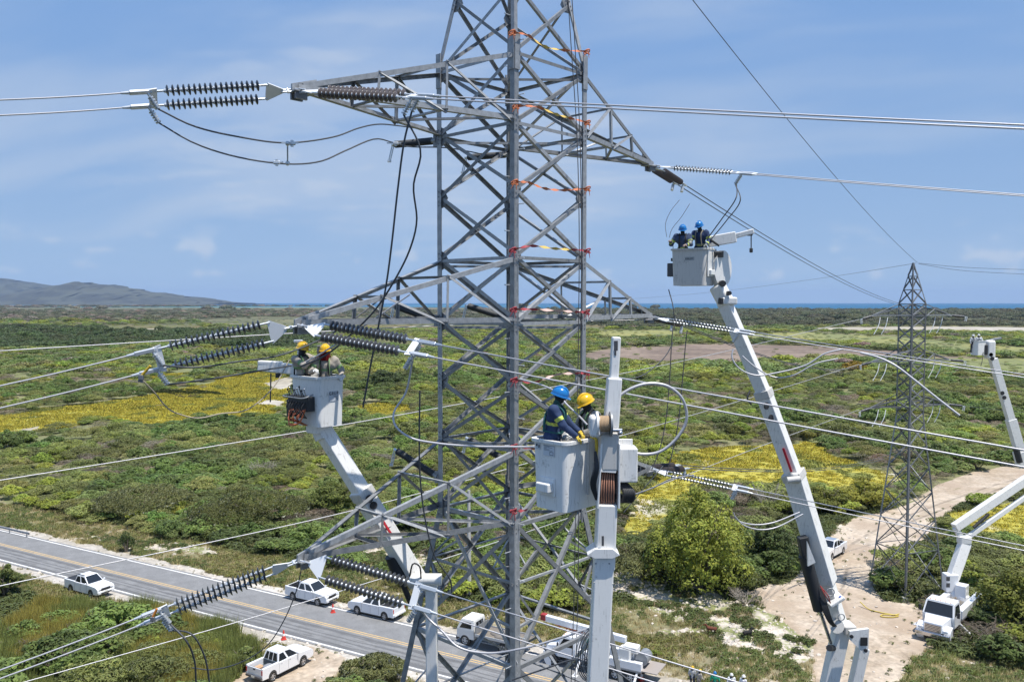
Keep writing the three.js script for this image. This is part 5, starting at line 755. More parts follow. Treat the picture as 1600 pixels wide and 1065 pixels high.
// a bucket: hollow rounded tub with rim; top centre at the group's origin
function tub(parent, pos, turn, w, d, h, m, label) {
  const b = new THREE.Group(); b.name = 'bucket'; b.position.copy(pos); b.rotation.y = turn; if (label) b.userData.label = label; parent.add(b);
  const rr = (W, D, r) => { const s = new THREE.Shape(), x = W / 2, y = D / 2; s.moveTo(-x + r, -y); s.lineTo(x - r, -y); s.absarc(x - r, -y + r, r, -Math.PI / 2, 0); s.lineTo(x, y - r); s.absarc(x - r, y - r, r, 0, Math.PI / 2); s.lineTo(-x + r, y); s.absarc(-x + r, y - r, r, Math.PI / 2, Math.PI); s.lineTo(-x, -y + r); s.absarc(-x + r, -y + r, r, Math.PI, Math.PI * 1.5); return s; };
  const ring = (W, D, r, t, H, y) => { const s = rr(W, D, r); s.holes.push(rr(W - 2 * t, D - 2 * t, Math.max(0.02, r - t))); return toCreasedNormals(new THREE.ExtrudeGeometry(s, { depth: H, bevelEnabled: false, curveSegments: 8 }).rotateX(-Math.PI / 2).translate(0, y, 0), 0.6); };
  const shell = ring(w, d, 0.1, 0.03, h, -h), P = shell.attributes.position; for (let i = 0; i < P.count; i++) { const k = 1 - 0.07 * clamp(-P.getY(i) / h); P.setX(i, P.getX(i) * k); P.setZ(i, P.getZ(i) * k); }
  obj('shell', [shell, toCreasedNormals(new THREE.ExtrudeGeometry(rr(w * 0.92, d * 0.92, 0.09), { depth: 0.04, bevelEnabled: false, curveSegments: 8 }).rotateX(-Math.PI / 2).translate(0, -h - 0.003, 0), 0.6)], m, b); obj('rim', [ring(w + 0.09, d + 0.09, 0.13, 0.075, 0.05, -0.03)], m, b); return b;
}
function decal(parent, w, h, draw, x, y, z, turn) {                    // print on a thin sheet
  const c = document.createElement('canvas'); c.width = 256; c.height = Math.round(256 * h / w); const q = c.getContext('2d'); draw(q, c.width, c.height); const t = new THREE.CanvasTexture(c); t.colorSpace = THREE.SRGBColorSpace;
  const m = new THREE.Mesh(new THREE.PlaneGeometry(w, h), new THREE.MeshStandardMaterial({ map: t, roughness: 0.5 })); m.name = 'decal'; m.position.set(x, y, z); m.rotation.y = turn; m.receiveShadow = true; parent.add(m); return m;
}
const hoses = (parent, n, f, r, m) => { const p = obj('hose_bundle', Array.from({ length: n }, (_, i) => tube(f(i / (n - 1 || 1), i), r, 18, 5)), m); p.removeFromParent(); p.name = 'hose_bundle'; p.userData.kind = 'stuff'; parent.add(p); return p; };
const COPPER = mat(0.40, 0.19, 0.12, 0.6), HOSE_O = mat(0.36, 0.10, 0.045, 0.6);
const rel = (g) => (px, py, d) => at(px, py, d).sub(g.position);
const PX = v3(1, 0, 0), PZ = v3(0, 0, 1);
// generic carrier truck below a boom, standing out of the picture
function carrier(g, baseLocal, turn) { const c = new THREE.Group(); c.name = 'carrier'; c.position.copy(baseLocal); c.rotation.y = turn; g.add(c); obj('frame', [box(8.6, 0.25, 1.0, 0.6, 0.85, 0), box(5.2, 0.7, 2.4, -1.2, 1.35, 0, 0.03), new THREE.CylinderGeometry(0.6, 0.65, 1.0, 20).translate(0, 2.1, 0)], CARW, c); obj('cab', [box(1.9, 1.7, 2.3, 3.2, 1.75, 0, 0.12), box(1.4, 0.9, 1.9, 4.6, 1.3, 0, 0.1)], CARW, c); for (const x of [4.3, -1.4, -2.7]) for (const z of [-1, 1]) obj('wheel', [new THREE.CylinderGeometry(0.5, 0.5, 0.3, 20).rotateX(Math.PI / 2).translate(x, 0.5, z * 1.0)], TYRE, c); }
// ---- near bucket truck
const TUBS = {};
{
  const base = v3(0.35, 0, -12.6), g = thing('bucket_truck', 'bucket truck with white boom and tub right in front of the near tower', 'bucket truck', base), L = rel(g), D = 13.3;
  const bTop = L(944, 858, D), bLow = v3(0, 2.6, 0);
  obj('lower_boom', [beam(bLow, bTop, 0.315, 0.32, PZ)], BOOMW, g); obj('boom_shield', [plate([L(918, 866, D - 0.2), L(930, 857, D - 0.2), L(957, 857, D - 0.2), L(968, 866, D - 0.2), L(957, 871, D - 0.2), L(930, 871, D - 0.2)], 0.4, PZ).translate(0, 0, -0.16)], BOOMW, g);
  obj('upper_boom', [beam(bTop.clone().add(v3(0, -0.3, 0)), L(948, 785, D), 0.32, 0.34, PZ)], BOOMW, g); for (const y of [905, 962, 1020]) obj('weld_seam', [beam(L(941.5 - (y - 905) * 0.045, y, D - 0.01), L(941.4 - (y - 905) * 0.045, y + 1.2, D - 0.01), 0.323, 0.328, PZ, 0.004)], GELD, g); for (const [x, y] of [[931, 880], [952, 880], [929, 1040], [949, 1040]]) obj('bolt_head', [new THREE.CylinderGeometry(0.014, 0.014, 0.02, 6).rotateX(Math.PI / 2).translate(...L(x, y, D - 0.168).toArray())], GREYM, g); obj('inspection_slot', [box(0.035, 0.16, 0.01, ...L(942, 845, D - 0.212).toArray())], DARK, g);
  const fork = obj('boom_fork', [beam(L(932.5, 790, D), L(938.5, 690, D), 0.03, 0.4, PZ, 0.008), beam(L(965, 790, D), L(966, 690, D), 0.03, 0.4, PZ, 0.008), beam(L(949, 738, D - 0.15), L(952, 690, D - 0.12), 0.28, 0.05, PZ, 0.01)], BOOMW, g); obj('fork_web', [beam(L(949, 790, D + 0.1), L(951, 700, D + 0.1), 0.27, 0.06, PZ, 0.01)], DARK, fork);
  hoses(g, 7, (t) => [L(937 + t * 22, 788, D - 0.08), L(936 + t * 23, 765, D - 0.17), L(938 + t * 21, 745, D - 0.12), L(942 + t * 16, 728, D)], 0.013, COPPER);
  obj('elbow', [box(0.3, 0.62, 0.36, ...L(951, 704, D).toArray(), 0.05)], GELD, g);
  obj('jib', [beam(L(953, 690, D), L(960, 590, D + 0.05), 0.23, 0.28, PZ), beam(L(955, 612, D + 0.3), L(961, 585, D + 0.3), 0.12, 0.03, PZ, 0.01)], BOOMW, g); const tip = obj('jib_tip', [beam(L(959, 592, D + 0.05), L(963, 526, D + 0.08), 0.145, 0.16, PZ)], BOOMW, g); obj('jib_slot', [box(0.06, 0.16, 0.01, ...L(962.5, 540, D - 0.005).toArray()), box(0.03, 0.12, 0.02, ...L(961.5, 549, D - 0.012).toArray())], DARK, tip);
  const w0 = L(931, 662, D - 0.22), w1 = L(953, 662, D - 0.22), win = new THREE.Group(); win.name = 'winch'; g.add(win); obj('flange', [rod(w0, w0.clone().add(v3(0.035, 0, 0)), 0.2, 0.2, 24)], GEL, win); obj('flange', [rod(w1, w1.clone().add(v3(0.03, 0, 0)), 0.2, 0.2, 24)], GREYM, win); obj('rope_drum', [rod(w0, w1, 0.11, 0.11, 20), ...Array.from({ length: 9 }, (_, i) => new THREE.TorusGeometry(0.118, 0.014, 6, 22).rotateY(Math.PI / 2).translate(lerp(w0.x, w1.x, (i + 1) / 10), w0.y, w0.z))], mat(0.40, 0.28, 0.17, 0.9), win); obj('motor', [box(0.17, 0.34, 0.3, ...L(929, 665, D - 0.2).toArray(), 0.06)], GEL, win);
  obj('winch_pin', [new THREE.SphereGeometry(0.045, 10, 8).translate(...L(969, 676, D - 0.2).toArray()), rod(L(957, 672, D - 0.2), L(972, 672, D - 0.2), 0.03)], CHROME, g);
  obj('counter_box', [box(0.3, 0.56, 0.34, ...L(980, 724, D + 0.1).toArray(), 0.03), box(0.2, 0.1, 0.2, ...L(975, 700, D + 0.1).toArray(), 0.02)], GEL, g); obj('counter_box_lid', [box(0.26, 0.22, 0.04, ...L(976, 696, D + 0.1).toArray(), 0.01)], GEL, g);
  hoses(g, 6, (t) => [L(965 + t * 8, 750, D + 0.1), L(976 + t * 14, 770, D - 0.05), L(972 + t * 14, 783, D), L(960 + t * 6, 772, D + 0.1)], 0.035, BLACK); hoses(g, 5, (t) => [L(930, 705 + t * 10, D - 0.1), L(934 - t * 4, 730, D - 0.22), L(930 - t * 6, 755, D - 0.2), L(932, 780, D - 0.1)], 0.024, BLACK);
  const B = tub(g, L(886, 684, 13.65), Math.PI / 4, 0.92, 0.72, 1.12, GEL); TUBS.near = { p: at(886, 684, 13.65), turn: Math.PI / 4 };
  obj('step_box', [box(0.04, 0.3, 0.34, -0.45, -0.74, -0.02, 0.015), box(0.14, 0.16, 0.28, -0.53, -0.74, -0.02, 0.03)], GEL, B); decal(B, 0.24, 0.17, (q, w, h) => { q.fillStyle = '#c3c8cf'; q.fillRect(0, 0, w, h); q.fillStyle = '#5a626c'; for (let i = 0; i < 5; i++) q.fillRect(14, 16 + i * 17, w * (0.5 + 0.3 * Math.sin(i * 2.1)), 7); q.strokeStyle = '#39424c'; q.lineWidth = 9; q.strokeRect(w * 0.58, h * 0.62, w * 0.3, h * 0.27); q.fillRect(0, 0, w, 9); }, -0.465, -0.15, 0.02, -Math.PI / 2); decal(B, 0.11, 0.1, (q, w, h) => { q.fillStyle = '#b9c0c8'; q.fillRect(0, 0, w, h); q.fillStyle = '#2e343b'; q.fillRect(25, 40, 90, 90); q.fillRect(150, 60, 70, 120); }, -0.467, -0.1, 0.22 * -1, -Math.PI / 2);
  obj('hinge_strap', [box(0.04, 0.9, 0.05, 0.1, -0.45, 0.37, 0.01), box(0.05, 0.06, 0.05, 0.3, -0.2, 0.36, 0.01), box(0.05, 0.06, 0.05, 0.3, -0.7, 0.355, 0.01)], GELD, B); obj('bracket', [box(0.24, 0.6, 0.2, 0.42, -0.35, 0.34, 0.03)], GEL, B); obj('mounting_arm', [beam(v3(0.2, -0.55, 0.2), v3(0.55, -0.5, 0.45), 0.2, 0.3, v3(0, 1, 0))], GELD, B);
  obj('glove_rag', [tube([v3(0.18, 0.03, 0.36), v3(0.2, 0.02, 0.44), v3(0.22, -0.14, 0.45), v3(0.25, -0.3, 0.44)], 0.028, 16, 6)], mat(0.72, 0.53, 0.07, 0.8), B); obj('green_strap', [tube([v3(0.34, 0.04, 0.44), v3(0.36, -0.1, 0.47), v3(0.32, -0.22, 0.46)], 0.035, 12, 5).scale(1, 1, 0.97)], mat(0.03, 0.30, 0.17, 0.7), B);
  carrier(g, v3(0, 0, 0), 1.2);
}
{ // coiled conductor hung beside the near boom
  const p = at(925, 1022, 14.6), g = thing('cable_coil', 'coil of dark conductor cable hanging behind the near boom at the bottom', 'coil', p); for (let i = 0; i < 6; i++) obj('turn', [new THREE.TorusGeometry(0.5 - i * 0.022, 0.014, 6, 48).scale(0.62, 1, 1).rotateY(0.35 + i * 0.03).translate(i * 0.02, 0, i * 0.02)], i % 3 ? CABLE_DARK : GREYM, g); obj('tie', [rod(v3(-0.05, 0.48, 0), v3(0.3, 1.15, -0.2), 0.012), rod(v3(0.3, 1.15, -0.2), v3(0.3, 3.9, -1.6), 0.012)], ROPE, g);
}
// ---- left bucket truck
{
  const base = v3(-2.0, 0, -20.2), g = thing('bucket_truck', 'bucket truck reaching up on the left with control levers and orange hoses on its tub', 'bucket truck', base), L = rel(g), el = [655, 912, 19.6];
  const a = L(497, 660, 18.5), b = L(566, 770, 18.8), c = L(...el); obj('upper_boom', [beam(a, b, 0.34, 0.3, v3(0.75, 0.1, 0.6))], BOOMW, g); obj('middle_boom', [beam(b.clone().lerp(a, 0.06), c, 0.4, 0.36, v3(0.75, 0.1, 0.6))], BOOMW, g); obj('boom_collar', [beam(b.clone().lerp(a, 0.05), b.clone().lerp(c, 0.05), 0.44, 0.4, v3(0.75, 0.1, 0.6), 0.02)], GELD, g);
  for (const f of [0.04, 0.11]) { const q = b.clone().lerp(c, f); obj('sheave_hole', [new THREE.CylinderGeometry(0.09, 0.09, 0.03, 18).rotateZ(Math.PI / 2).rotateY(-0.9).translate(q.x + 0.14, q.y, q.z + 0.19)], BLACK, g); }
  { const q = b.clone().lerp(c, 0.28), q2 = b.clone().lerp(c, 0.42); obj('red_stripe', [beam(q.clone().add(v3(0.135, 0, 0.2)), q2.clone().add(v3(0.135, 0, 0.2)), 0.06, 0.02, v3(0.75, 0.1, 0.6), 0.004)], mat(0.5, 0.02, 0.03, 0.5), g); }
  obj('lift_cylinder', [rod(L(612, 868, 19.3), L(626, 905, 19.4), 0.17, 0.17, 14), rod(L(626, 905, 19.4), L(645, 950, 19.6), 0.07, 0.07, 10)], BLACK, g); obj('elbow', [box(0.5, 0.3, 0.4, ...L(668, 910, 19.6).toArray(), 0.08), rod(L(640, 905, 19.3), L(690, 905, 19.3), 0.14, 0.14, 14)], BOOMW, g); obj('hose_loop', [tube([L(640, 900, 19.2), L(646, 880, 19.1), L(655, 884, 19.1), L(658, 905, 19.2)], 0.02, 16, 5)], BLACK, g);
  obj('lower_boom', [beam(L(674, 918, 19.7), v3(0.05, 2.6, 0), 0.27, 0.3, PZ)], BOOMW, g); carrier(g, v3(0, 0, 0), 0.6);
  const T0 = 0.87, B = tub(g, L(496, 587, 18.5), T0, 0.72, 1.02, 1.08, GEL); TUBS.left = { p: at(496, 587, 18.5), turn: T0 };
  decal(B, 0.26, 0.22, (q, w, h) => { q.fillStyle = '#b8bdc4'; q.fillRect(0, 0, w, h); q.fillStyle = '#14181c'; q.font = 'bold 96px sans-serif'; q.fillText('GRUP', 4, 84); q.fillStyle = '#8d949c'; q.beginPath(); q.moveTo(110, 100); q.lineTo(240, 92); q.lineTo(236, 215); q.fill(); }, 0.05, -0.42, 0.503, 0);
  const cp2 = new THREE.Group(); cp2.name = 'control_panel'; cp2.position.set(-0.42, -0.55, -0.02); B.add(cp2); obj('valve_block', [box(0.2, 0.32, 0.72, -0.02, -0.02, 0.02, 0.02), box(0.12, 0.4, 0.16, -0.06, -0.15, -0.34, 0.04)], BLACK, cp2); for (let i = 0; i < 8; i++) obj('lever', [rod(v3(-0.08, 0.1, -0.28 + i * 0.085), v3(-0.16, 0.26 + 0.04 * (i % 3), -0.28 + i * 0.085), 0.01, 0.01, 5), new THREE.SphereGeometry(0.022, 8, 6).translate(-0.16, 0.28 + 0.04 * (i % 3), -0.28 + i * 0.085)], i % 3 === 1 ? CHROME : BLACK, cp2); obj('guard_rail', [tube([v3(-0.02, 0.14, -0.42), v3(-0.2, 0.13, -0.4), v3(-0.22, 0.12, 0), v3(-0.2, 0.13, 0.38), v3(-0.02, 0.2, 0.45)], 0.016, 30, 6)], GREYM, cp2);
  hoses(cp2, 9, (t, i) => [v3(-0.1, -0.12, -0.26 + t * 0.55), v3(-0.2 - (i % 3) * 0.04, -0.3 - (i % 4) * 0.03, -0.2 + t * 0.4), v3(-0.12, -0.42, -0.05 + t * 0.2), v3(0.0, -0.5, 0.1 + t * 0.1)], 0.014, HOSE_O); hoses(cp2, 2, (t, i) => [v3(-0.12, -0.36, -0.32), v3(-0.24, -0.46 - i * 0.03, -0.1), v3(-0.2, -0.42, 0.18), v3(-0.1, -0.1, 0.3)], 0.016, mat(0.65, 0.16, 0.05, 0.45)); hoses(cp2, 7, (t, i) => [v3(-0.1, 0.05, -0.3 + t * 0.6), v3(-0.2, -0.1, -0.28 + t * 0.55), v3(-0.14, -0.26, -0.2 + t * 0.5), v3(-0.02, -0.34, -0.1 + t * 0.3)], 0.012, BLACK);
  obj('warning_plate', [box(0.01, 0.08, 0.26, -0.345, -0.2, 0.05)], BLACK, B); obj('mounting_block', [box(0.4, 0.2, 0.4, 0, -1.18, 0, 0.04), beam(v3(0.05, -1.15, 0), v3(0.1, -1.4, 0.1), 0.3, 0.34, PX)], BOOMW, B);
  const jb = new THREE.Group(); jb.name = 'jib'; g.add(jb); obj('jib_arm', [beam(L(404, 571, 19.2), L(470, 578, 19.0), 0.24, 0.15, PZ), beam(L(404, 566, 19.2), L(440, 568, 19.1), 0.1, 0.16, PZ)], BOOMW, jb); obj('jib_pin', [rod(L(434, 583, 18.9), L(434, 590, 18.9), 0.06)], BLACK, jb); obj('rope', [rod(L(423, 583, 19.1), L(422, 628, 19.1), 0.016)], ROPE, jb); obj('jib_post', [rod(L(466, 535, 18.7), L(466, 560, 18.7), 0.025), box(0.2, 0.07, 0.1, ...L(466, 533, 18.7).toArray(), 0.02)], HARD, jb);
}
// ---- right bucket truck
{
  const base = v3(7.4, 0, -26.4), g = thing('bucket_truck', 'bucket truck with the longest boom, its dirty tub raised beside the right crossarms', 'bucket truck', base), L = rel(g), up = v3(-0.6, 0.0, 0.75);
  const a = L(1131, 470, 26.1), b = L(1193, 612, 26.0), c = L(1241, 742, 26.0), d = L(1312, 975, 26.2);
  obj('upper_boom', [beam(a, b, 0.38, 0.36, up)], BOOMW, g); obj('middle_boom', [beam(b, c, 0.43, 0.42, up)], BOOMW, g); obj('lower_telescope', [beam(c, c.clone().lerp(d, 0.72), 0.56, 0.52, up), beam(c.clone().lerp(d, 0.7), d, 0.4, 0.42, up)], BOOMW, g);
  for (const [p, s] of [[b, 0.47], [c, 0.6]]) obj('boom_collar', [beam(p.clone().lerp(a, 0.02), p.clone().lerp(d, 0.025), s, s, up, 0.02)], GELD, g);
  for (const [x, y] of [[1197, 634], [1204, 653]]) obj('sheave_hole', [new THREE.CylinderGeometry(0.11, 0.11, 0.04, 20).rotateX(Math.PI / 2).rotateY(0.65).translate(...L(x + 1, y, 25.72).toArray())], BLACK, g);
  obj('red_stripe', [beam(L(1224, 700, 25.72), L(1237, 737, 25.72), 0.075, 0.02, up, 0.004)], mat(0.5, 0.02, 0.04, 0.5), g); obj('boom_ear', [box(0.3, 0.34, 0.3, ...L(1242, 746, 25.75).toArray(), 0.08), rod(L(1230, 750, 25.6), L(1250, 748, 25.6), 0.1, 0.1, 12)], GELD, g); obj('hose_clip', [tube([L(1172, 610, 25.8), L(1168, 622, 25.7), L(1174, 632, 25.8)], 0.03, 10, 5)], BLACK, g);
  const cy = obj('lift_cylinder', [rod(L(1258, 868, 25.8), L(1281, 952, 25.8), 0.2, 0.2, 16), beam(L(1254, 838, 25.8), L(1260, 872, 25.8), 0.3, 0.3, PZ)], BLACK, g); obj('cylinder_rod', [rod(L(1281, 952, 25.8), L(1299, 1005, 25.8), 0.055, 0.055, 10)], CHROME, cy); obj('cylinder_pin', [rod(L(1296, 1012, 25.6), L(1304, 1012, 26.2), 0.1, 0.1, 10)], BLACK, cy); obj('side_plate', [plate([L(1261, 845, 25.55), L(1274, 878, 25.55), L(1262, 884, 25.55)], 0.08, PZ)], BOOMW, g);
  hoses(g, 6, (t) => [L(1280 + t * 6, 920, 25.7), L(1286 + t * 8, 950, 25.55), L(1296 + t * 6, 972, 25.6), L(1306 + t * 4, 980, 25.8)], 0.028, BLACK); hoses(g, 2, (t) => [L(1282, 915, 25.6), L(1290 + t * 4, 930, 25.5), L(1298, 942, 25.6)], 0.016, mat(0.35, 0.05, 0.04, 0.5)); obj('beacon', [new THREE.SphereGeometry(0.07, 10, 8).translate(...L(1314, 934, 25.8).toArray())], mat(0.03, 0.10, 0.42, 0.3), g); obj('boom_clamp', [beam(L(1294, 944, 25.9), L(1316, 930, 25.9), 0.1, 0.5, PZ)], BOOMW, g); obj('hose_ring', [new THREE.TorusGeometry(0.12, 0.018, 6, 20).translate(...L(1298, 925, 25.62).toArray()), new THREE.TorusGeometry(0.1, 0.018, 6, 20).translate(...L(1315, 964, 25.7).toArray())], GREYM, g);
  obj('elbow', [rod(L(1308, 978, 25.7), L(1308, 978, 26.6), 0.22, 0.22, 16), box(0.4, 0.3, 0.6, ...L(1324, 980, 26.2).toArray(), 0.06)], GELD, g);
  obj('lower_boom', [beam(L(1315, 982, 26.2), v3(-0.1, 2.6, 0), 0.46, 0.42, PZ)], BOOMW, g); obj('link_boom', [beam(L(1349, 1010, 26.3), v3(0.7, 2.6, 0), 0.32, 0.36, PZ)], BOOMW, g);
  const pl = obj('link_plate', [plate([L(1327, 985, 25.7), L(1357, 981, 25.7), L(1356, 1014, 25.7), L(1350, 1020, 25.7), L(1327, 998, 25.7)], 0.12, PZ)], BOOMW, g); obj('plate_window', [box(0.22, 0.26, 0.02, ...L(1350.5, 1002, 25.62).toArray())], BLACK, pl); for (const [x, y] of [[1331, 994], [1353, 1016]]) obj('pivot_pin', [new THREE.CylinderGeometry(0.055, 0.055, 0.06, 14).rotateX(Math.PI / 2).translate(...L(x, y, 25.62).toArray())], BLACK, pl);
  carrier(g, v3(0, 0, 0), -0.5);
  const T0 = 1.0, B = tub(g, L(1084, 390, 26.1), T0, 0.95, 1.1, 1.12, GELD, 'dirty grey tub with black lettering'); TUBS.right = { p: at(1084, 390, 26.1), turn: T0 };
  decal(B, 0.30, 0.11, (q, w, h) => { q.fillStyle = '#9d9f9f'; q.fillRect(0, 0, w, h); q.fillStyle = '#17191b'; q.font = 'bold 62px sans-serif'; q.fillText('AIRLIFT', 2, 72); }, -0.468, -0.30, 0.05, -Math.PI / 2);
  obj('side_control', [box(0.28, 0.42, 0.2, -0.1, -0.62, -0.68, 0.02), box(0.2, 0.1, 0.1, -0.1, -0.3, -0.62)], DARK, B); obj('antenna', [rod(v3(-0.2, -0.3, -0.6), v3(-0.2, 0.35, -0.6), 0.012)], BLACK, B); obj('step_box', [box(0.44, 0.16, 0.12, 0.0, -0.72, 0.6, 0.02)], GEL, B); obj('shield', [box(0.6, 0.9, 0.03, 0, -0.4, 0.565, 0.01)], GEL, B);
  obj('rotator', [new THREE.CylinderGeometry(0.5, 0.5, 0.3, 26).rotateX(Math.PI / 2).rotateY(0.5).scale(0.75, 1.15, 1).translate(...L(1126, 420, 26.2).toArray())], GEL, g); obj('rotator_handles', [box(0.24, 0.08, 0.1, ...L(1122, 395, 25.8).toArray(), 0.02), box(0.26, 0.2, 0.1, ...L(1124, 397, 25.95).toArray(), 0.02)], BLACK, g);
  obj('knuckle', [beam(L(1120, 445, 26.1), L(1136, 475, 26.1), 0.42, 0.5, up, 0.08), box(0.5, 0.24, 0.4, ...L(1138, 470, 26.0).toArray(), 0.06)], BOOMW, g); obj('knuckle_pin', [new THREE.CylinderGeometry(0.07, 0.07, 0.5, 14).rotateX(Math.PI / 2).translate(...L(1137, 458, 25.95).toArray())], BLACK, g); obj('knuckle_slot', [new THREE.CylinderGeometry(0.1, 0.1, 0.3, 14).rotateX(Math.PI / 2).translate(...L(1128, 443, 25.9).toArray())], BLACK, g); obj('knuckle_slot', [box(0.12, 0.2, 0.3, ...L(1126, 470, 25.9).toArray(), 0.03)], BLACK, g);
  const jb = new THREE.Group(); jb.name = 'jib'; g.add(jb); obj('jib_arm', [beam(L(1106, 378, 26.1), L(1150, 370, 26.0), 0.34, 0.22, PZ), beam(L(1148, 369, 26.0), L(1178, 361, 25.9), 0.16, 0.18, PZ)], GEL, jb); obj('jib_brace', [rod(L(1110, 374, 25.8), L(1124, 384, 25.8), 0.035)], BLACK, jb); obj('hook_line', [rod(L(1174, 366, 25.9), L(1174, 392, 25.9), 0.018), box(0.1, 0.14, 0.06, ...L(1174, 391, 25.9).toArray(), 0.02), box(0.16, 0.09, 0.08, ...L(1172, 366, 25.9).toArray(), 0.02)], BLACK, jb);
}
// ---- far bucket truck beside the second tower
{
  const head = headingOf(gnd(1478, 962), gnd(1452, 985)), c0 = gnd(1472, 990), g = thing('bucket_truck', 'white conventional cab bucket truck parked by the far tower with folded boom at right', 'bucket truck', [c0[0], 0, -c0[1]], 0), body = new THREE.Group(); body.name = 'truck'; body.rotation.y = head; body.scale.setScalar(1.2); g.add(body);
  hoodCab(body, 2.4); const dd = c0[1], L = (px, py, d = dd + 1) => at(px, py, d).sub(g.position);
  const sub = body; chassis(sub, -6.4, 2.2, [1.45, -4.2, -5.4]); utilityBody(sub, -6.3, -0.9); outriggers(sub, [-0.6, -6.0]);
  const pd = dd + 5; obj('pedestal', [rod(L(1496, 958, pd - 1), L(1488, 915, pd), 0.4, 0.35, 14)], CARW, g); obj('boom_end_box', [box(1.15, 1.7, 1.0, ...L(1485, 909, pd).toArray(), 0.1)], CARW, g); for (const y of [904, 914]) obj('box_window', [box(0.34, 0.4, 0.03, ...L(1482, y, pd - 0.5).toArray())], DARK, g);
  obj('lower_boom', [beam(L(1488, 905, pd), L(1508, 848, pd + 1), 0.95, 0.8, PZ, 0.06)], BOOMW, g); obj('link_rod', [beam(L(1497, 905, pd + 0.6), L(1516, 850, pd + 1.4), 0.28, 0.28, PZ)], BOOMW, g); obj('elbow', [box(1.1, 0.8, 0.9, ...L(1507, 843, pd + 1).toArray(), 0.15), beam(L(1507, 848, pd + 1), L(1493, 824, pd + 1), 0.5, 0.4, PZ)], BOOMW, g);
  const e1 = L(1650, 718, pd + 3); obj('middle_boom', [beam(L(1492, 824, pd + 1), e1, 0.75, 0.7, PZ)], BOOMW, g); obj('tension_arm', [beam(L(1508, 842, pd + 1), L(1662, 735, pd + 3), 0.4, 0.4, PZ)], BOOMW, g); obj('boom_cylinder', [rod(L(1522, 824, pd + 1), L(1545, 803, pd + 1.3), 0.15)], BLACK, g);
  obj('top_elbow', [box(1.4, 1.5, 1.0, ...L(1656, 727, pd + 3).toArray(), 0.2)], BOOMW, g);
  const u1 = L(1594, 705, pd + 3), u0 = L(1552, 560, pd + 3); obj('upper_boom', [beam(L(1600, 728, pd + 3), u1, 1.05, 0.9, PZ), beam(u1, L(1580, 655, pd + 3), 0.85, 0.7, PZ), beam(L(1580, 656, pd + 3), u0, 0.68, 0.6, PZ), beam(L(1598, 725, pd + 3), L(1650, 728, pd + 3), 0.7, 0.7, PZ)], BOOMW, g); obj('boom_cylinder', [rod(L(1588, 700, pd + 2.4), L(1594, 722, pd + 2.4), 0.3)], BLACK, g); for (const y of [[1567, 614], [1570, 621], [1549, 554], [1551, 560]]) obj('sheave_hole', [new THREE.CylinderGeometry(0.2, 0.2, 0.04, 14).rotateX(Math.PI / 2).translate(...L(y[0], y[1], pd + 2.62).toArray())], BLACK, g);
  obj('knuckle', [box(0.9, 1.9, 0.8, ...L(1547, 546, pd + 3).toArray(), 0.25)], BOOMW, g); obj('knuckle_gap', [box(0.4, 1.0, 0.6, ...L(1539, 546, pd + 2.8).toArray(), 0.1)], BLACK, g); obj('jib', [beam(L(1548, 531, pd + 3), L(1565, 528, pd + 3), 0.2, 0.2, PZ)], GREYM, g);
  tub(g, L(1529, 532, pd + 2.8), 0.4, 1.15, 0.9, 1.4, GEL); TUBS.far = { p: at(1529, 532, pd + 2.8), turn: 0.4 }; obj('lanyard', [tube([L(1537, 550, pd + 2.4), L(1535, 565, pd + 2.4), L(1533, 572, pd + 2.4)], 0.03, 8, 5)], ROPE, g);
}
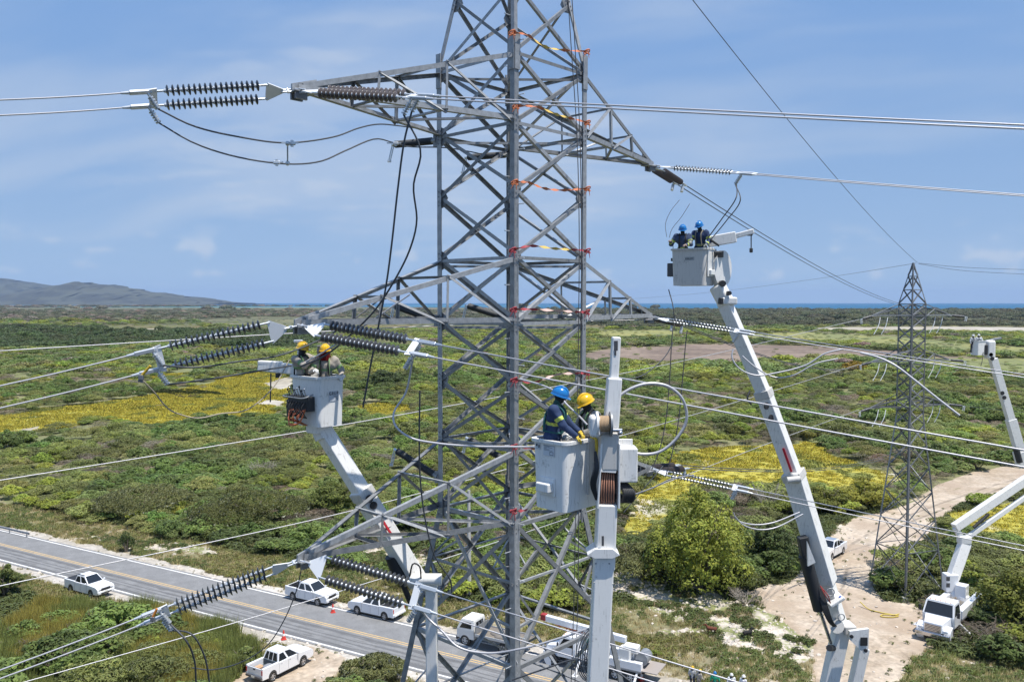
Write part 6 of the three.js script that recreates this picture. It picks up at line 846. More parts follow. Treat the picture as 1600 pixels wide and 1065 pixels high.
// ---- flatbed truck and digger truck on the road
{
  const c = gnd(768, 1010), g = thing('flatbed_truck', 'white cab over flatbed truck parked behind the near tower', 'truck', [c[0], 0, -c[1]], roadTurn + Math.PI), b = [[1.2, 0.7, -1.02], [1.2, 0.7, 1.02], [2.95, 0.7, 1.0], [2.95, 0.7, -1.0]].reverse(), m = [[1.2, 1.5, -1.02], [1.2, 1.5, 1.02], [2.95, 1.45, 1.0], [2.95, 1.45, -1.0]].reverse(), t = [[1.25, 2.25, -0.9], [1.25, 2.25, 0.9], [2.55, 2.28, 0.9], [2.55, 2.28, -0.9]].reverse();
  chassis(g, -3.4, 2.6, [2.1, -1.7], 2.1); obj('cab', [frustum(b, m), frustum(m, t), box(1.25, 0.12, 1.75, 1.9, 2.3, 0, 0.05)], mat(0.74, 0.73, 0.70, 0.45), g); obj('windscreen', [pane([m[1], m[0], t[0], t[1]], 0.1, 0.008)], GLASSD, g); obj('side_window', [pane([m[2], m[1], t[1], t[2]], 0.2, 0.008)], GLASSD, g); obj('side_window', [pane([m[0], m[3], t[3], t[0]], 0.2, 0.008)], GLASSD, g); obj('rear_window', [pane([m[3], m[2], t[2], t[3]], 0.25, 0.008)], GLASSD, g); obj('bumper', [box(0.18, 0.3, 2.0, 2.98, 0.6, 0, 0.05)], DARK, g); for (const z of [-0.75, 0.75]) obj('headlight', [box(0.06, 0.16, 0.3, 2.98, 0.92, z, 0.03)], LAMP, g);
  obj('flatbed', [box(4.6, 0.12, 2.3, -1.3, 1.12, 0)], mat(0.24, 0.22, 0.20, 0.9), g); for (let i = 0; i < 10; i++) obj('deck_plank', [box(4.5, 0.03, 0.2, -1.3, 1.2, -1.03 + i * 0.229)], mat(0.20 + 0.05 * HASH[i * 31], 0.17 + 0.04 * HASH[i * 31], 0.15, 0.95), g); obj('head_board', [box(0.06, 0.7, 2.2, 0.98, 1.55, 0), ...[-1, -0.5, 0, 0.5, 1].map((z) => box(0.07, 0.9, 0.06, 0.97, 1.7, z))], GREYM, g); for (const z of [-1.16, 1.16]) obj('side_rail', [box(4.6, 0.22, 0.04, -1.3, 1.24, z)], mat(0.55, 0.54, 0.52, 0.7), g);
  const r = thing('rock_load', 'low heap of grey brown material on the flatbed', 'load', [c[0], 1.2, -c[1]], roadTurn + Math.PI); const hg = new THREE.SphereGeometry(1, 24, 10, 0, 6.283, 0, Math.PI / 2), hp = hg.attributes.position; for (let i = 0; i < hp.count; i++) { const k = 0.85 + 0.3 * noise(hp.getX(i) * 3 + 5, hp.getZ(i) * 3 + 2); hp.setXYZ(i, hp.getX(i) * 1.4 * k - 1.5, hp.getY(i) * 0.42 * k + 0.02, hp.getZ(i) * 0.85 * k); } hg.computeVertexNormals(); obj('heap', [hg], mat(0.21, 0.185, 0.16, 0.95), r);
}
{
  const c = gnd(930, 1045), g = thing('digger_truck', 'white utility truck with a folded crane boom behind the near bucket boom', 'truck', [c[0], 0, -c[1]], roadTurn + Math.PI);
  hoodCab(g, 4.4); chassis(g, -4.4, 4.2, [3.45, -2.2, -3.5]); utilityBody(g, -4.4, 1.1); outriggers(g, [0.9, -4.0]);
  obj('crane_boom', [beam(v3(-2.6, 2.9, 0.2), v3(4.6, 3.35, 0.2), 0.5, 0.42, v3(0, 0, 1))], CARW, g); obj('boom_tip', [box(0.5, 0.55, 0.5, 4.8, 3.4, 0.2, 0.08)], mat(0.33, 0.03, 0.03, 0.6), g); obj('auger_rack', [beam(v3(0.6, 2.6, 0.5), v3(3.9, 2.85, 0.5), 0.14, 0.2, v3(0, 0, 1)), ...[1.2, 2.0, 2.8, 3.5].map((x) => box(0.12, 0.3, 0.2, x, 2.75, 0.5))], mat(0.58, 0.2, 0.08, 0.6), g); obj('operator_seat', [box(1.0, 1.0, 0.8, -2.9, 2.2, -0.6, 0.15), box(1.2, 0.5, 0.9, -3.3, 2.6, -0.4, 0.1)], GEL, g); obj('work_deck', [box(1.5, 0.06, 2.2, -4.9, 1.2, 0)], mat(0.32, 0.28, 0.25, 0.9), g); obj('deck_roll', [new THREE.CylinderGeometry(0.5, 0.5, 1.2, 20).rotateX(Math.PI / 2).translate(-4.2, 1.9, 0)], GREYM, g); obj('green_tarp', [box(0.5, 1.0, 0.7, 0.9, 2.2, 0.9, 0.12)], mat(0.02, 0.18, 0.13, 0.8), g);
}
// ---- traffic cones, guardrail, utility pole
for (const [px, py, l] of [[520, 957, 'orange traffic cone in front of the pickup with the roll bar'], [443, 999, 'orange traffic cone on the near lane beside the nearest pickup'], [853, 1028, 'orange traffic cone in front of the utility truck'], [1002, 1063, 'orange traffic cone at the bottom beside the near boom'], [1013, 1056, '']].filter((q) => q[2])) {
  const [x, d] = gnd(px, py), g = thing('traffic_cone', l, 'cone', [x, 0.03, -d], 0.4, 'traffic cones'), R2 = mat(0.62, 0.05, 0.035, 0.55); obj('base', [box(0.44, 0.05, 0.44, 0, 0.028, 0, 0.015)], R2, g); obj('cone_body', [new THREE.LatheGeometry([[0.19, 0.05], [0.135, 0.34]].map(([a, b]) => new THREE.Vector2(a, b)), 18), new THREE.LatheGeometry([[0.1, 0.54], [0.045, 0.84], [0.0, 0.85]].map(([a, b]) => new THREE.Vector2(a, b)), 18)], R2, g).material.side = THREE.DoubleSide; obj('reflective_band', [new THREE.LatheGeometry([[0.136, 0.34], [0.1, 0.54]].map(([a, b]) => new THREE.Vector2(a, b)), 18)], mat(0.78, 0.77, 0.75, 0.5, 0, { side: THREE.DoubleSide }), g);
}
{
  const e = gnd(44, 840), f = [e[0] - ROAD_D[0] * 22, e[1] - ROAD_D[1] * 22], g = thing('guardrail', 'grey steel guardrail ending beside the road at the left edge', 'guardrail', [e[0], 0, -e[1]], roadTurn), s = new THREE.Shape([[0, 0.42], [0.05, 0.46], [0.05, 0.53], [0.01, 0.57], [0.05, 0.61], [0.05, 0.68], [0, 0.72], [0.012, 0.72], [0.065, 0.69], [0.065, 0.6], [0.025, 0.57], [0.065, 0.54], [0.065, 0.45], [0.012, 0.42]].map((p) => new THREE.Vector2(...p)));
  obj('rail', [new THREE.ExtrudeGeometry(s, { depth: 22, bevelEnabled: false }).rotateY(-Math.PI / 2)], STEEL[2], g); obj('rail_end', [box(0.35, 0.32, 0.06, 0.1, 0.57, 0.03, 0.02)], STEEL[1], g); for (let i = 0; i < 6; i++) obj('post', [box(0.12, 0.74, 0.09, -0.5 - i * 3.8, 0.36, -0.08)], STEEL[0], g);
}
{ const [x, d] = gnd(733, 935), g = thing('utility_pole', 'pale concrete utility pole standing on the verge behind the near tower', 'pole', [x, 0, -d]); obj('shaft', [new THREE.CylinderGeometry(0.16, 0.26, 11, 4).rotateY(0.5).translate(0, 5.5, 0)], mat(0.52, 0.50, 0.47, 0.9), g); obj('pole_cap', [box(0.26, 0.06, 0.26, 0, 11.03, 0)], mat(0.45, 0.43, 0.4, 0.9), g); obj('cable_bracket', [box(0.7, 0.08, 0.08, 0, 10.5, 0), rod(v3(-0.3, 10.5, 0), v3(-0.3, 10.75, 0), 0.05), rod(v3(0.3, 10.5, 0), v3(0.3, 10.75, 0), 0.05)], GREYM, g); }
{ const [x, d] = gnd(1388, 962), g = thing('yellow_hose', 'yellow hose lying coiled on the dirt left of the conventional cab truck', 'hose', [x, 0.03, -d]); obj('hose', [tube([v3(-1.6, 0.4, -2.6), v3(-1.2, 0.06, -1.6), v3(-0.4, 0.05, -0.7), v3(0.4, 0.05, -0.2), v3(0.9, 0.05, 0.2), v3(0.2, 0.05, 0.5), v3(-0.8, 0.05, 0.3), v3(-0.5, 0.06, -0.1), v3(0.6, 0.08, 0.0), v3(1.2, 0.05, -0.3)], 0.055, 90, 6)], mat(0.55, 0.42, 0.08, 0.6), g); }
// ---------------------------------------------------------------- people and goats: one continuous skin from a distance field
function surfaceNet(f, lo, hi, c) {
  const n = [0, 1, 2].map((i) => Math.ceil((hi[i] - lo[i]) / c) + 1), [nx, ny, nz] = n, val = new Float32Array(nx * ny * nz), id = new Int32Array(nx * ny * nz).fill(-1), pos = [], idx = [];
  for (let k = 0, o = 0; k < nz; k++) for (let j = 0; j < ny; j++) for (let i = 0; i < nx; i++, o++) val[o] = f(lo[0] + i * c, lo[1] + j * c, lo[2] + k * c);
  const at3 = (i, j, k) => (k * ny + j) * nx + i, ed = [[0, 1], [0, 2], [0, 4], [1, 3], [1, 5], [2, 3], [2, 6], [3, 7], [4, 5], [4, 6], [5, 7], [6, 7]];
  for (let k = 0; k < nz - 1; k++) for (let j = 0; j < ny - 1; j++) for (let i = 0; i < nx - 1; i++) {
    const v = []; let m = 0; for (let q = 0; q < 8; q++) { v[q] = val[at3(i + (q & 1), j + ((q >> 1) & 1), k + (q >> 2))]; if (v[q] < 0) m |= 1 << q; } if (m === 0 || m === 255) continue;
    let x = 0, y = 0, z = 0, s = 0; for (const [a, b] of ed) if ((v[a] < 0) !== (v[b] < 0)) { const t = v[a] / (v[a] - v[b]); x += lerp(a & 1, b & 1, t); y += lerp((a >> 1) & 1, (b >> 1) & 1, t); z += lerp(a >> 2, b >> 2, t); s++; }
    id[at3(i, j, k)] = pos.length / 3; pos.push(lo[0] + (i + x / s) * c, lo[1] + (j + y / s) * c, lo[2] + (k + z / s) * c);
  }
  for (let k = 1; k < nz - 1; k++) for (let j = 1; j < ny - 1; j++) for (let i = 1; i < nx - 1; i++) {
    const a = val[at3(i, j, k)] < 0;
    const q = (p0, p1, p2, p3, r) => { if (p0 < 0 || p1 < 0 || p2 < 0 || p3 < 0) return; r ? idx.push(p0, p1, p2, p0, p2, p3) : idx.push(p0, p2, p1, p0, p3, p2); };
    if (a !== val[at3(i + 1, j, k)] < 0) q(id[at3(i, j - 1, k - 1)], id[at3(i, j, k - 1)], id[at3(i, j, k)], id[at3(i, j - 1, k)], a);
    if (a !== val[at3(i, j + 1, k)] < 0) q(id[at3(i - 1, j, k - 1)], id[at3(i - 1, j, k)], id[at3(i, j, k)], id[at3(i, j, k - 1)], a);
    if (a !== val[at3(i, j, k + 1)] < 0) q(id[at3(i - 1, j - 1, k)], id[at3(i, j - 1, k)], id[at3(i, j, k)], id[at3(i - 1, j, k)], a);
  }
  return { pos, idx };
}
function cap(x, y, z, a, b, ra, rb) { const dx = b.x - a.x, dy = b.y - a.y, dz = b.z - a.z, px = x - a.x, py = y - a.y, pz = z - a.z, t = clamp((px * dx + py * dy + pz * dz) / (dx * dx + dy * dy + dz * dz + 1e-9)), ex = px - dx * t, ey = py - dy * t, ez = pz - dz * t; return Math.sqrt(ex * ex + ey * ey + ez * ez) - lerp(ra, rb, t); }
const smin = (a, b, k) => { const h = clamp(0.5 + 0.5 * (b - a) / k); return lerp(b, a, h) - k * h * (1 - h); };
function skinMesh(chunks, colour) {                                   // chunks: [{ f, lo, hi, c }]
  const pos = [], idx = [], col = []; for (const q of chunks) { const m = surfaceNet(q.f, q.lo, q.hi, q.c), o = pos.length / 3; for (const p of m.pos) pos.push(p); for (const i of m.idx) idx.push(i + o); for (let i = 0; i < m.pos.length; i += 3) col.push(...(q.colour ?? colour)(m.pos[i], m.pos[i + 1], m.pos[i + 2])); }
  const g = new THREE.BufferGeometry(); g.setAttribute('position', new THREE.Float32BufferAttribute(pos, 3)); g.setAttribute('color', new THREE.Float32BufferAttribute(col, 3)); g.setIndex(idx); g.computeVertexNormals(); return g;
}
const cloth = dataTex(256, (i, j) => { const a = seamless(i, j, 256, 12, 4), b = seamless(i, j, 256, 100, 1); const k = a * 0.8 + b * 0.2; return [k, k, k]; }); cloth.repeat.set(3, 3);
const SKINM = new THREE.MeshPhysicalMaterial({ vertexColors: true, roughness: 0.85, bumpMap: cloth, bumpScale: 0.012 });
const bound = (pts, m) => ({ lo: [0, 1, 2].map((i) => Math.min(...pts.map((p) => p.getComponent(i))) - m), hi: [0, 1, 2].map((i) => Math.max(...pts.map((p) => p.getComponent(i))) + m) });
const sub3 = (a, b) => a.clone().sub(b);
// faces +z; o: hands [x, y, z] in body space, lean, twist, head turn; colours
function person(label, feet, turn, o) {
  const g = thing('person', label, 'person', feet, turn, o.group), S = o.scale ?? 1, cell = o.cell ?? 0.013, K = (x, y, z) => v3(x, y, z);
  const pelvis = K(0, 0.93, 0), bend = (p) => { const q = p.clone().sub(pelvis); q.applyAxisAngle(v3(1, 0, 0), o.lean ?? 0); q.applyAxisAngle(v3(0, 0, 1), o.tilt ?? 0); q.applyAxisAngle(v3(0, 1, 0), o.twist ?? 0); return q.add(pelvis); };
  const waist = bend(K(0, 1.08, 0)), chestL = bend(K(0.11, 1.29, 0)), chestR = bend(K(-0.11, 1.29, 0)), neck = bend(K(0, 1.47, 0.0)), shL = bend(K(0.2, 1.41, -0.01)), shR = bend(K(-0.2, 1.41, -0.01));
  const headBase = bend(K(0, 1.52, 0.015)), hq = new THREE.Quaternion().setFromEuler(new THREE.Euler((o.nod ?? 0) + (o.lean ?? 0) * 0.5, (o.look ?? 0) + (o.twist ?? 0), 0, 'YXZ')), hp = (x, y, z) => v3(x, y, z).applyQuaternion(hq).add(headBase), head = hp(0, 0.1, 0.02);
  const arm = (s, sh, h) => { const tgt = K(...h), d = sub3(tgt, sh), L1 = 0.29, L2 = 0.26; let l = d.length(); if (l > L1 + L2 - 0.01) { d.multiplyScalar((L1 + L2 - 0.01) / l); l = L1 + L2 - 0.01; } const w = sh.clone().add(d), e = d.clone().normalize(), k = (L1 * L1 - L2 * L2 + l * l) / (2 * l), hgt = Math.sqrt(Math.max(0, L1 * L1 - k * k)), pole = v3(s * 0.6, -1, -0.25); pole.addScaledVector(e, -pole.dot(e)).normalize(); return { sh, el: sh.clone().addScaledVector(e, k).addScaledVector(pole, hgt), wr: w, dir: sub3(w, sh.clone().addScaledVector(e, k).addScaledVector(pole, hgt)).normalize() }; };
  const AL = arm(1, shL, o.handL ?? [0.27, 0.88, 0.06]), AR = arm(-1, shR, o.handR ?? [-0.27, 0.88, 0.06]);
  const sp = o.stride ?? 0.1, hipL = K(0.1, 0.9, 0), hipR = K(-0.1, 0.9, 0), knL = K(0.12, 0.5, 0.03), knR = K(-0.12, 0.5, 0.0), anL = K(0.12, 0.09, sp * 0.3), anR = K(-0.13, 0.09, -sp * 0.6), toL = K(0.14, 0.045, 0.17 + sp * 0.3), toR = K(-0.15, 0.045, 0.15 - sp * 0.6);
  const bones = [[chestL, chestR, 0.128, 0.128, 0], [waist, bend(K(0, 1.3, 0)), 0.132, 0.14, 0], [K(0.07, 0.95, 0), K(-0.07, 0.95, 0), 0.128, 0.128, 1], [pelvis, waist, 0.135, 0.13, 0], [bend(K(0, 1.38, 0)), neck, 0.075, 0.055, 3], [neck, headBase, 0.055, 0.055, 3], [chestL, shL, 0.1, 0.075, 0], [chestR, shR, 0.1, 0.075, 0], [AL.sh, AL.el, 0.08, 0.066, 0], [AL.el, AL.wr, 0.066, 0.05, 0], [AR.sh, AR.el, 0.08, 0.066, 0], [AR.el, AR.wr, 0.066, 0.05, 0], [hipL, knL, 0.1, 0.07, 1], [knL, anL, 0.068, 0.05, 1], [hipR, knR, 0.1, 0.07, 1], [knR, anR, 0.068, 0.05, 1], [anL, toL, 0.052, 0.042, 2], [anR, toR, 0.052, 0.042, 2]];
  const f = (x, y, z) => { let d = 9; for (const b of bones) { const q = cap(x, y, z, b[0], b[1], b[2], b[3]); d = smin(d, q, 0.045); } return d + (noise(x * 14 + z * 9, y * 14 + z * 5) - 0.5) * 0.02 + (noise(x * 31 + 5, y * 23 + z * 17) - 0.5) * 0.007; };
  const C = { shirt: [0.5, 0.5, 0.5], trousers: [0.05, 0.06, 0.1], boots: [0.05, 0.04, 0.03], neck: [0.02, 0.025, 0.03], band: null, ...o.col };
  const colour = (x, y, z) => {
    let best = 9, k = 0, bi = 0; bones.forEach((b, i) => { const q = cap(x, y, z, b[0], b[1], b[2], b[3]); if (q < best) { best = q; k = b[4]; bi = i; } });
    if (C.band && k === 0) { if (bi === 0 || bi === 1 || bi === 3) { const q = v3(x, y, z).sub(pelvis); if (C.bandY && Math.abs(q.applyAxisAngle(v3(0, 1, 0), -(o.twist ?? 0)).applyAxisAngle(v3(1, 0, 0), -(o.lean ?? 0)).y - C.bandY) < 0.03) return C.band; } for (const A of [AL, AR]) { const q = v3(x, y, z), u = sub3(A.el, A.sh); if (bi >= 8 && cap(x, y, z, A.sh, A.el, 0.07, 0.055) < 0.03 && Math.abs(sub3(q, A.sh).dot(u) / u.lengthSq() - 0.62) < 0.11) return C.band; const w = sub3(A.wr, A.el); if (bi >= 8 && cap(x, y, z, A.el, A.wr, 0.056, 0.043) < 0.03 && Math.abs(sub3(q, A.el).dot(w) / w.lengthSq() - 0.7) < 0.1) return C.band2 ?? C.shirt; } }
    return [C.shirt, C.trousers, C.boots, C.neck][k];
  };
  const B = bound(bones.flatMap((b) => [b[0], b[1]]), 0.17), chunks = [{ f, ...B, c: cell }];
  // head with face
  const E = (x, y, z, c, rx, ry, rz) => { const p = v3(x, y, z).sub(headBase).applyQuaternion(hq.clone().invert()); return (Math.sqrt(((p.x - c[0]) / rx) ** 2 + ((p.y - c[1]) / ry) ** 2 + ((p.z - c[2]) / rz) ** 2) - 1) * Math.min(rx, ry, rz); };
  const hf = (x, y, z) => { let d = E(x, y, z, [0, 0.12, 0], 0.078, 0.105, 0.096); d = smin(d, E(x, y, z, [0, 0.045, 0.035], 0.055, 0.055, 0.055), 0.03); d = smin(d, E(x, y, z, [0, 0.085, 0.1], 0.014, 0.024, 0.02), 0.012); for (const s of [-1, 1]) { d = Math.max(d, -E(x, y, z, [s * 0.032, 0.112, 0.1], 0.016, 0.011, 0.014)); d = smin(d, E(x, y, z, [s * 0.08, 0.095, -0.005], 0.014, 0.03, 0.02), 0.008); } d = Math.max(d, -E(x, y, z, [0, 0.05, 0.098], 0.024, 0.0045, 0.014)); return smin(d, cap(x, y, z, neck, headBase, 0.056, 0.055), 0.03); };
  const HB = bound([headBase, head, hp(0, 0.22, 0), hp(0, 0.1, 0.12), hp(0, 0.1, -0.1), hp(0.09, 0.1, 0), hp(-0.09, 0.1, 0), neck], 0.03), skin = C.skin ?? [0.22, 0.12, 0.075], mask = C.mask;
  chunks.push({ f: hf, ...HB, c: cell * 0.62, colour: (x, y, z) => { const p = v3(x, y, z).sub(headBase).applyQuaternion(hq.clone().invert()); if (mask && !(p.z > 0.05 && Math.abs(p.y - 0.112) < 0.022 && Math.abs(p.x) < 0.06)) return mask; return skin; } });
  // hands: palm, four fingers and thumb, curled
  for (const [s, A] of [[1, AL], [-1, AR]]) {
    const e = A.dir, side = v3(0, 1, 0).cross(e).normalize().multiplyScalar(s), up = e.clone().cross(side).normalize().multiplyScalar(s), p0 = A.wr, p = (a, b, c) => p0.clone().addScaledVector(e, a).addScaledVector(side, b).addScaledVector(up, c), hb = [[p(0.0, 0, 0), p(0.03, 0, 0), 0.032, 0.034], [p(0.05, 0.026, 0), p(0.05, -0.026, 0), 0.022, 0.022], [p(0.09, 0.028, 0), p(0.09, -0.026, 0), 0.017, 0.015]];
    [[0.03, 0.075], [0.011, 0.085], [-0.009, 0.08], [-0.028, 0.062]].forEach(([b, l]) => { const k = p(0.095, b, 0), m = p(0.095 + l * 0.5, b, -0.014), t = p(0.095 + l * 0.72, b, -0.045); hb.push([k, m, 0.0115, 0.0105], [m, t, 0.0105, 0.009]); }); const t0 = p(0.035, 0.034, 0), t1 = p(0.065, 0.058, -0.014), t2 = p(0.098, 0.058, -0.03); hb.push([t0, t1, 0.015, 0.0125], [t1, t2, 0.0125, 0.0105]);
    const fh = (x, y, z) => { let d = 9; for (const b of hb) d = smin(d, cap(x, y, z, b[0], b[1], b[2], b[3]), 0.006); return d; }, gl = s > 0 ? o.gloveL ?? o.glove : o.gloveR ?? o.glove;
    chunks.push({ f: fh, ...bound(hb.flatMap((b) => [b[0], b[1]]), 0.04), c: Math.min(0.008, cell * 0.55), colour: () => gl ?? skin });
  }
  obj('body', skinMesh(chunks, colour), SKINM, g);
  // hard hat
  const hat = new THREE.Group(); hat.name = 'helmet'; hat.position.copy(hp(0, 0.135, 0.0)); hat.quaternion.copy(hq); g.add(hat); const hm = mat(...(o.hat ?? [0.75, 0.45, 0.02]), 0.25, 0, { clearcoat: 0.4 });
  obj('hat_shell', [new THREE.SphereGeometry(0.128, 24, 14, 0, 6.2832, 0, Math.PI / 2).scale(0.93, 0.98, 1.1), new THREE.CylinderGeometry(0.128, 0.136, 0.03, 28, 1, true).scale(0.93, 1, 1.1).translate(0, -0.014, 0), ...[-0.03, 0, 0.03].map((x) => new THREE.TorusGeometry(0.127, 0.008, 6, 20, Math.PI).rotateY(Math.PI / 2).scale(1, 0.99, 1.06).translate(x, 0.003, 0))], hm, hat); obj('hat_brim', [new THREE.CylinderGeometry(0.148, 0.15, 0.01, 28).scale(0.93, 1, 1.12).translate(0, -0.026, 0.008), box(0.16, 0.008, 0.08, 0, -0.03, 0.15, 0.003)], hm, hat);
  if (o.visor) obj('face_shield', [new THREE.CylinderGeometry(0.135, 0.125, 0.22, 20, 1, true, -1.25, 2.5).translate(0, -0.13, 0.012)], mat(0.16, 0.012, 0.012, 0.15, 0, { side: THREE.DoubleSide }), hat);
  if (o.harness) { const st = (a, b, c) => tube([bend(a), bend(b), bend(c)], 0.019, 14, 5); obj('harness', [...[-1, 1].flatMap((s) => [st(K(s * 0.11, 1.49, 0.02), K(s * 0.09, 1.36, 0.15), K(s * 0.1, 1.02, 0.15)), st(K(s * 0.11, 1.49, -0.02), K(-s * 0.02, 1.3, -0.155), K(-s * 0.12, 1.02, -0.14))]), tube([bend(K(0.15, 1.03, 0)), bend(K(0.1, 1.03, 0.13)), bend(K(-0.1, 1.03, 0.13)), bend(K(-0.15, 1.03, 0)), bend(K(-0.1, 1.03, -0.14)), bend(K(0.1, 1.03, -0.14)), bend(K(0.15, 1.03, 0))], 0.018, 30, 5)], mat(...o.harness, 0.8), g); }
  if (o.vest) for (const s of [-1, 1]) obj('reflective_stripe', [tube([bend(K(s * 0.1, 1.47, 0.07)), bend(K(s * 0.1, 1.36, 0.142)), bend(K(s * 0.1, 1.1, 0.152))], 0.02, 12, 4)], mat(...o.vest, 0.6), g);
  g.scale.setScalar(S); return g;
}
const NAVY = [0.022, 0.042, 0.105], LIME = [0.55, 0.62, 0.12], TANS = [0.36, 0.32, 0.27], GREENB = [0.22, 0.36, 0.16], YGL = [0.62, 0.45, 0.06], WHITE = [0.68, 0.68, 0.67], JEAN = [0.03, 0.04, 0.075], BLUEH = [0.012, 0.17, 0.46], YELH = [0.75, 0.45, 0.012];
const inTub = (t, px, d, drop) => { const p = at(px, 500, d); return v3(p.x, t.p.y - drop, p.z); };
person('worker in navy overalls with lime bands and blue helmet in the near bucket', inTub(TUBS.near, 864, 13.55, 0.90), 1.25, { lean: 0.12, twist: 0.1, nod: 0.25, handL: [0.06, 1.0, 0.46], handR: [-0.16, 0.98, 0.44], hat: BLUEH, cell: 0.011, glove: YGL, harness: [0.02, 0.10, 0.10], col: { shirt: NAVY, trousers: NAVY, mask: [0.012, 0.02, 0.022], neck: [0.02, 0.07, 0.06], band: LIME, bandY: 0.235 } });
person('worker with yellow helmet half hidden behind the near bucket winch', inTub(TUBS.near, 928, 13.85, 1.04), -1.2, { lean: 0.14, nod: 0.35, handL: [0.16, 1.1, 0.42], handR: [-0.1, 1.08, 0.42], hat: YELH, cell: 0.012, glove: WHITE, harness: [0.03, 0.03, 0.03], vest: GREENB, col: { shirt: [0.30, 0.28, 0.25], trousers: [0.06, 0.06, 0.07], mask: [0.02, 0.02, 0.02] } });
person('worker in a tan shirt with yellow helmet facing right in the left bucket', inTub(TUBS.left, 472, 18.62, 1.02), 1.0, { lean: -0.03, tilt: 0.05, twist: 0.1, nod: 0.25, look: 0.1, handL: [0.24, 1.58, 0.28], handR: [-0.05, 1.42, 0.4], hat: YELH, gloveL: [0.4, 0.4, 0.38], harness: [0.035, 0.03, 0.03], vest: GREENB, col: { shirt: TANS, trousers: [0.2, 0.18, 0.15], mask: [0.03, 0.03, 0.03], band: GREENB, bandY: 0.27 } });
person('worker with red face shield and yellow helmet in the left bucket', inTub(TUBS.left, 508, 18.55, 1.05), 0.15, { lean: 0.08, twist: -0.1, nod: 0.05, visor: true, handL: [0.34, 1.06, 0.2], handR: [-0.2, 1.2, 0.38], hat: YELH, glove: WHITE, harness: [0.02, 0.02, 0.02], vest: GREENB, col: { shirt: TANS, trousers: [0.2, 0.18, 0.15], mask: [0.16, 0.02, 0.02], band: GREENB, bandY: 0.27 } });
person('left worker with blue helmet and pale sleeve in the right bucket', inTub(TUBS.right, 1066, 26.1, 0.98), -0.25, { lean: 0.22, nod: 0.25, handL: [0.12, 1.1, 0.42], handR: [-0.36, 1.22, 0.34], hat: BLUEH, glove: [0.30, 0.22, 0.18], harness: [0.03, 0.03, 0.03], col: { shirt: [0.05, 0.075, 0.14], trousers: NAVY, mask: [0.015, 0.015, 0.02], band: LIME, bandY: 0.12, band2: LIME } });
person('right worker with blue helmet and navy shirt in the right bucket, taller', inTub(TUBS.right, 1094, 26.1, 0.88), -0.45, { lean: 0.12, twist: -0.2, nod: 0.3, handL: [0.24, 1.02, 0.32], handR: [-0.22, 1.12, 0.42], hat: BLUEH, glove: [0.3, 0.3, 0.25], harness: [0.25, 0.22, 0.17], col: { shirt: NAVY, trousers: NAVY, mask: [0.02, 0.015, 0.012], band: LIME, bandY: 0.1, band2: LIME } });
person('left worker in white shirt in the far bucket at the right edge', inTub(TUBS.far, 1521, TUBS.far.p.z * -1, 1.15), 0.3, { cell: 0.022, lean: 0.1, hat: WHITE, harness: [0.02, 0.02, 0.02], col: { shirt: [0.6, 0.6, 0.6], trousers: [0.05, 0.05, 0.06] } });
person('right worker with dark harness over a white shirt in the far bucket', inTub(TUBS.far, 1531, TUBS.far.p.z * -1 - 0.1, 1.12), 2.8, { cell: 0.022, lean: 0.12, hat: WHITE, harness: [0.02, 0.02, 0.02], col: { shirt: [0.62, 0.62, 0.62], trousers: [0.05, 0.05, 0.06] } });
{
  const onGround = (px, py) => { const [x, d] = gnd(px, py); return v3(x, 0.0, -d); };
  person('worker with yellow helmet, grey shirt and dark trousers at the road edge', onGround(1082, 1075), 2.7, { cell: 0.018, stride: 0.3, hat: YELH, handL: [0.26, 0.9, 0.12], col: { shirt: [0.42, 0.41, 0.40], trousers: [0.025, 0.03, 0.05] } });
  person('worker with yellow helmet and tan clothes standing close behind the grey shirt', onGround(1092, 1079), 2.0, { cell: 0.018, scale: 0.96, hat: YELH, lean: 0.15, handL: [0.2, 0.98, 0.3], handR: [-0.2, 0.98, 0.3], col: { shirt: TANS, trousers: [0.26, 0.22, 0.18] } });
  person('worker with blue helmet and bright green shirt at the road edge', onGround(1117, 1084), 2.9, { cell: 0.018, hat: BLUEH, handL: [0.3, 0.95, 0.15], handR: [-0.3, 0.95, 0.12], col: { shirt: [0.01, 0.24, 0.13], trousers: JEAN } });
  person('worker in white shirt with dark harness and white helmet at the road edge', onGround(1143, 1087), 3.0, { cell: 0.018, hat: [0.75, 0.75, 0.74], harness: [0.03, 0.04, 0.08], col: { shirt: WHITE, trousers: JEAN } });
  person('worker in plain white shirt and white helmet, rightmost at the road edge', onGround(1161, 1090), 2.3, { cell: 0.018, hat: [0.75, 0.75, 0.74], lean: 0.1, handR: [-0.12, 1.0, 0.3], col: { shirt: WHITE, trousers: JEAN } });
}
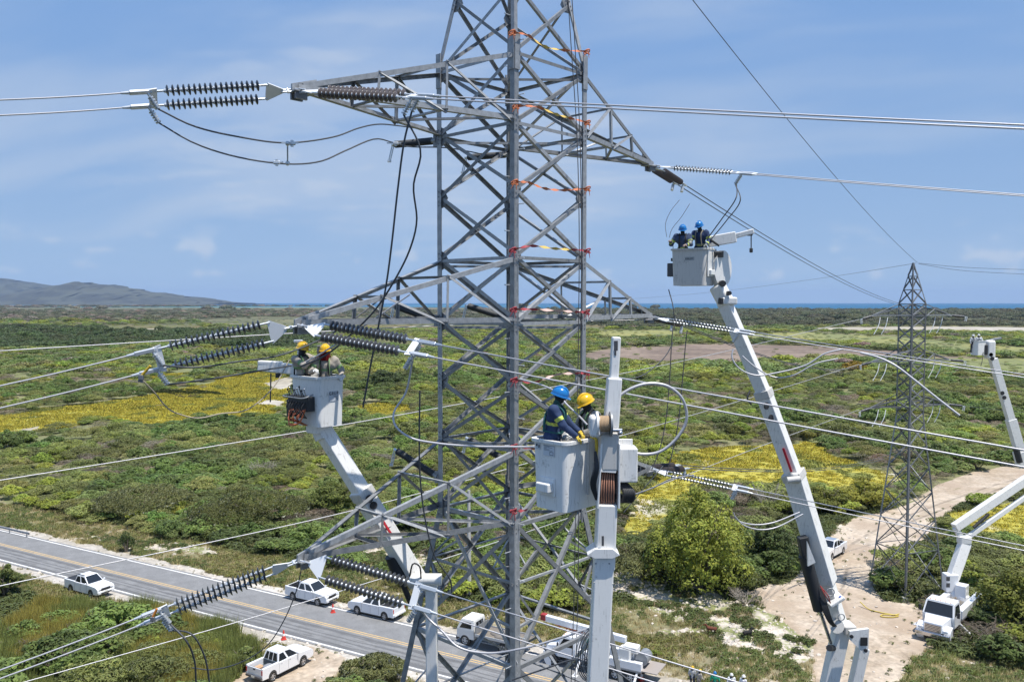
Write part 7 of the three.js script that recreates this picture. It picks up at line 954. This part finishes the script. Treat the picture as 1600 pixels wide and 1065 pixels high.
function goat(label, pos, turn, col, horn) {                           // faces +x
  const g = thing('goat', label, 'goat', [pos[0], 0, -pos[1]], turn), b = [[v3(-0.34, 0.62, 0), v3(0.0, 0.60, 0), 0.15, 0.17], [v3(0, 0.60, 0), v3(0.3, 0.64, 0), 0.17, 0.165], [v3(0.34, 0.7, 0), v3(0.52, 0.93, 0), 0.11, 0.075], [v3(0.52, 0.95, 0), v3(0.72, 0.86, 0), 0.072, 0.042], [v3(-0.46, 0.7, 0), v3(-0.56, 0.8, 0), 0.03, 0.015]];
  for (const s of [-1, 1]) b.push([v3(0.3, 0.55, s * 0.09), v3(0.31, 0.3, s * 0.1), 0.065, 0.036], [v3(0.31, 0.3, s * 0.1), v3(0.3, 0.04, s * 0.1), 0.034, 0.027], [v3(-0.32, 0.58, s * 0.09), v3(-0.26, 0.42, s * 0.1), 0.095, 0.055], [v3(-0.26, 0.42, s * 0.1), v3(-0.4, 0.27, s * 0.1), 0.048, 0.032], [v3(-0.4, 0.27, s * 0.1), v3(-0.38, 0.04, s * 0.1), 0.03, 0.027], [v3(0.5, 0.97, s * 0.05), v3(0.46, 0.93, s * 0.18), 0.026, 0.014]);
  const f = (x, y, z) => { let d = 9; for (const q of b) d = smin(d, cap(x, y, z, ...q), 0.03); return d; };
  obj('body', skinMesh([{ f, ...bound(b.flatMap((q) => [q[0], q[1]]), 0.2), c: 0.017 }], (x, y, z) => { const k = 0.8 + 0.5 * noise(x * 9 + 3, y * 9 + z * 7); return col.map((c) => c * k * (y < 0.28 ? 0.6 : 1)); }), new THREE.MeshPhysicalMaterial({ vertexColors: true, roughness: 0.95 }), g);
  for (const s of [-1, 1]) obj('horn', [tube([v3(0.5, 1.01, s * 0.03), v3(0.44, 1.12, s * 0.05), v3(0.35, 1.14, s * 0.07)], 0.013, 10, 5)], mat(0.2, 0.17, 0.13, 0.7), g);
}
goat('brown goat standing on the stony verge below the round tree', gnd(1112, 992), 2.9, [0.14, 0.045, 0.025]); goat('black goat feeding behind a weed clump on the stony verge', gnd(1168, 998), 0.3, [0.018, 0.017, 0.016]);
renderer.render(scene, camera);
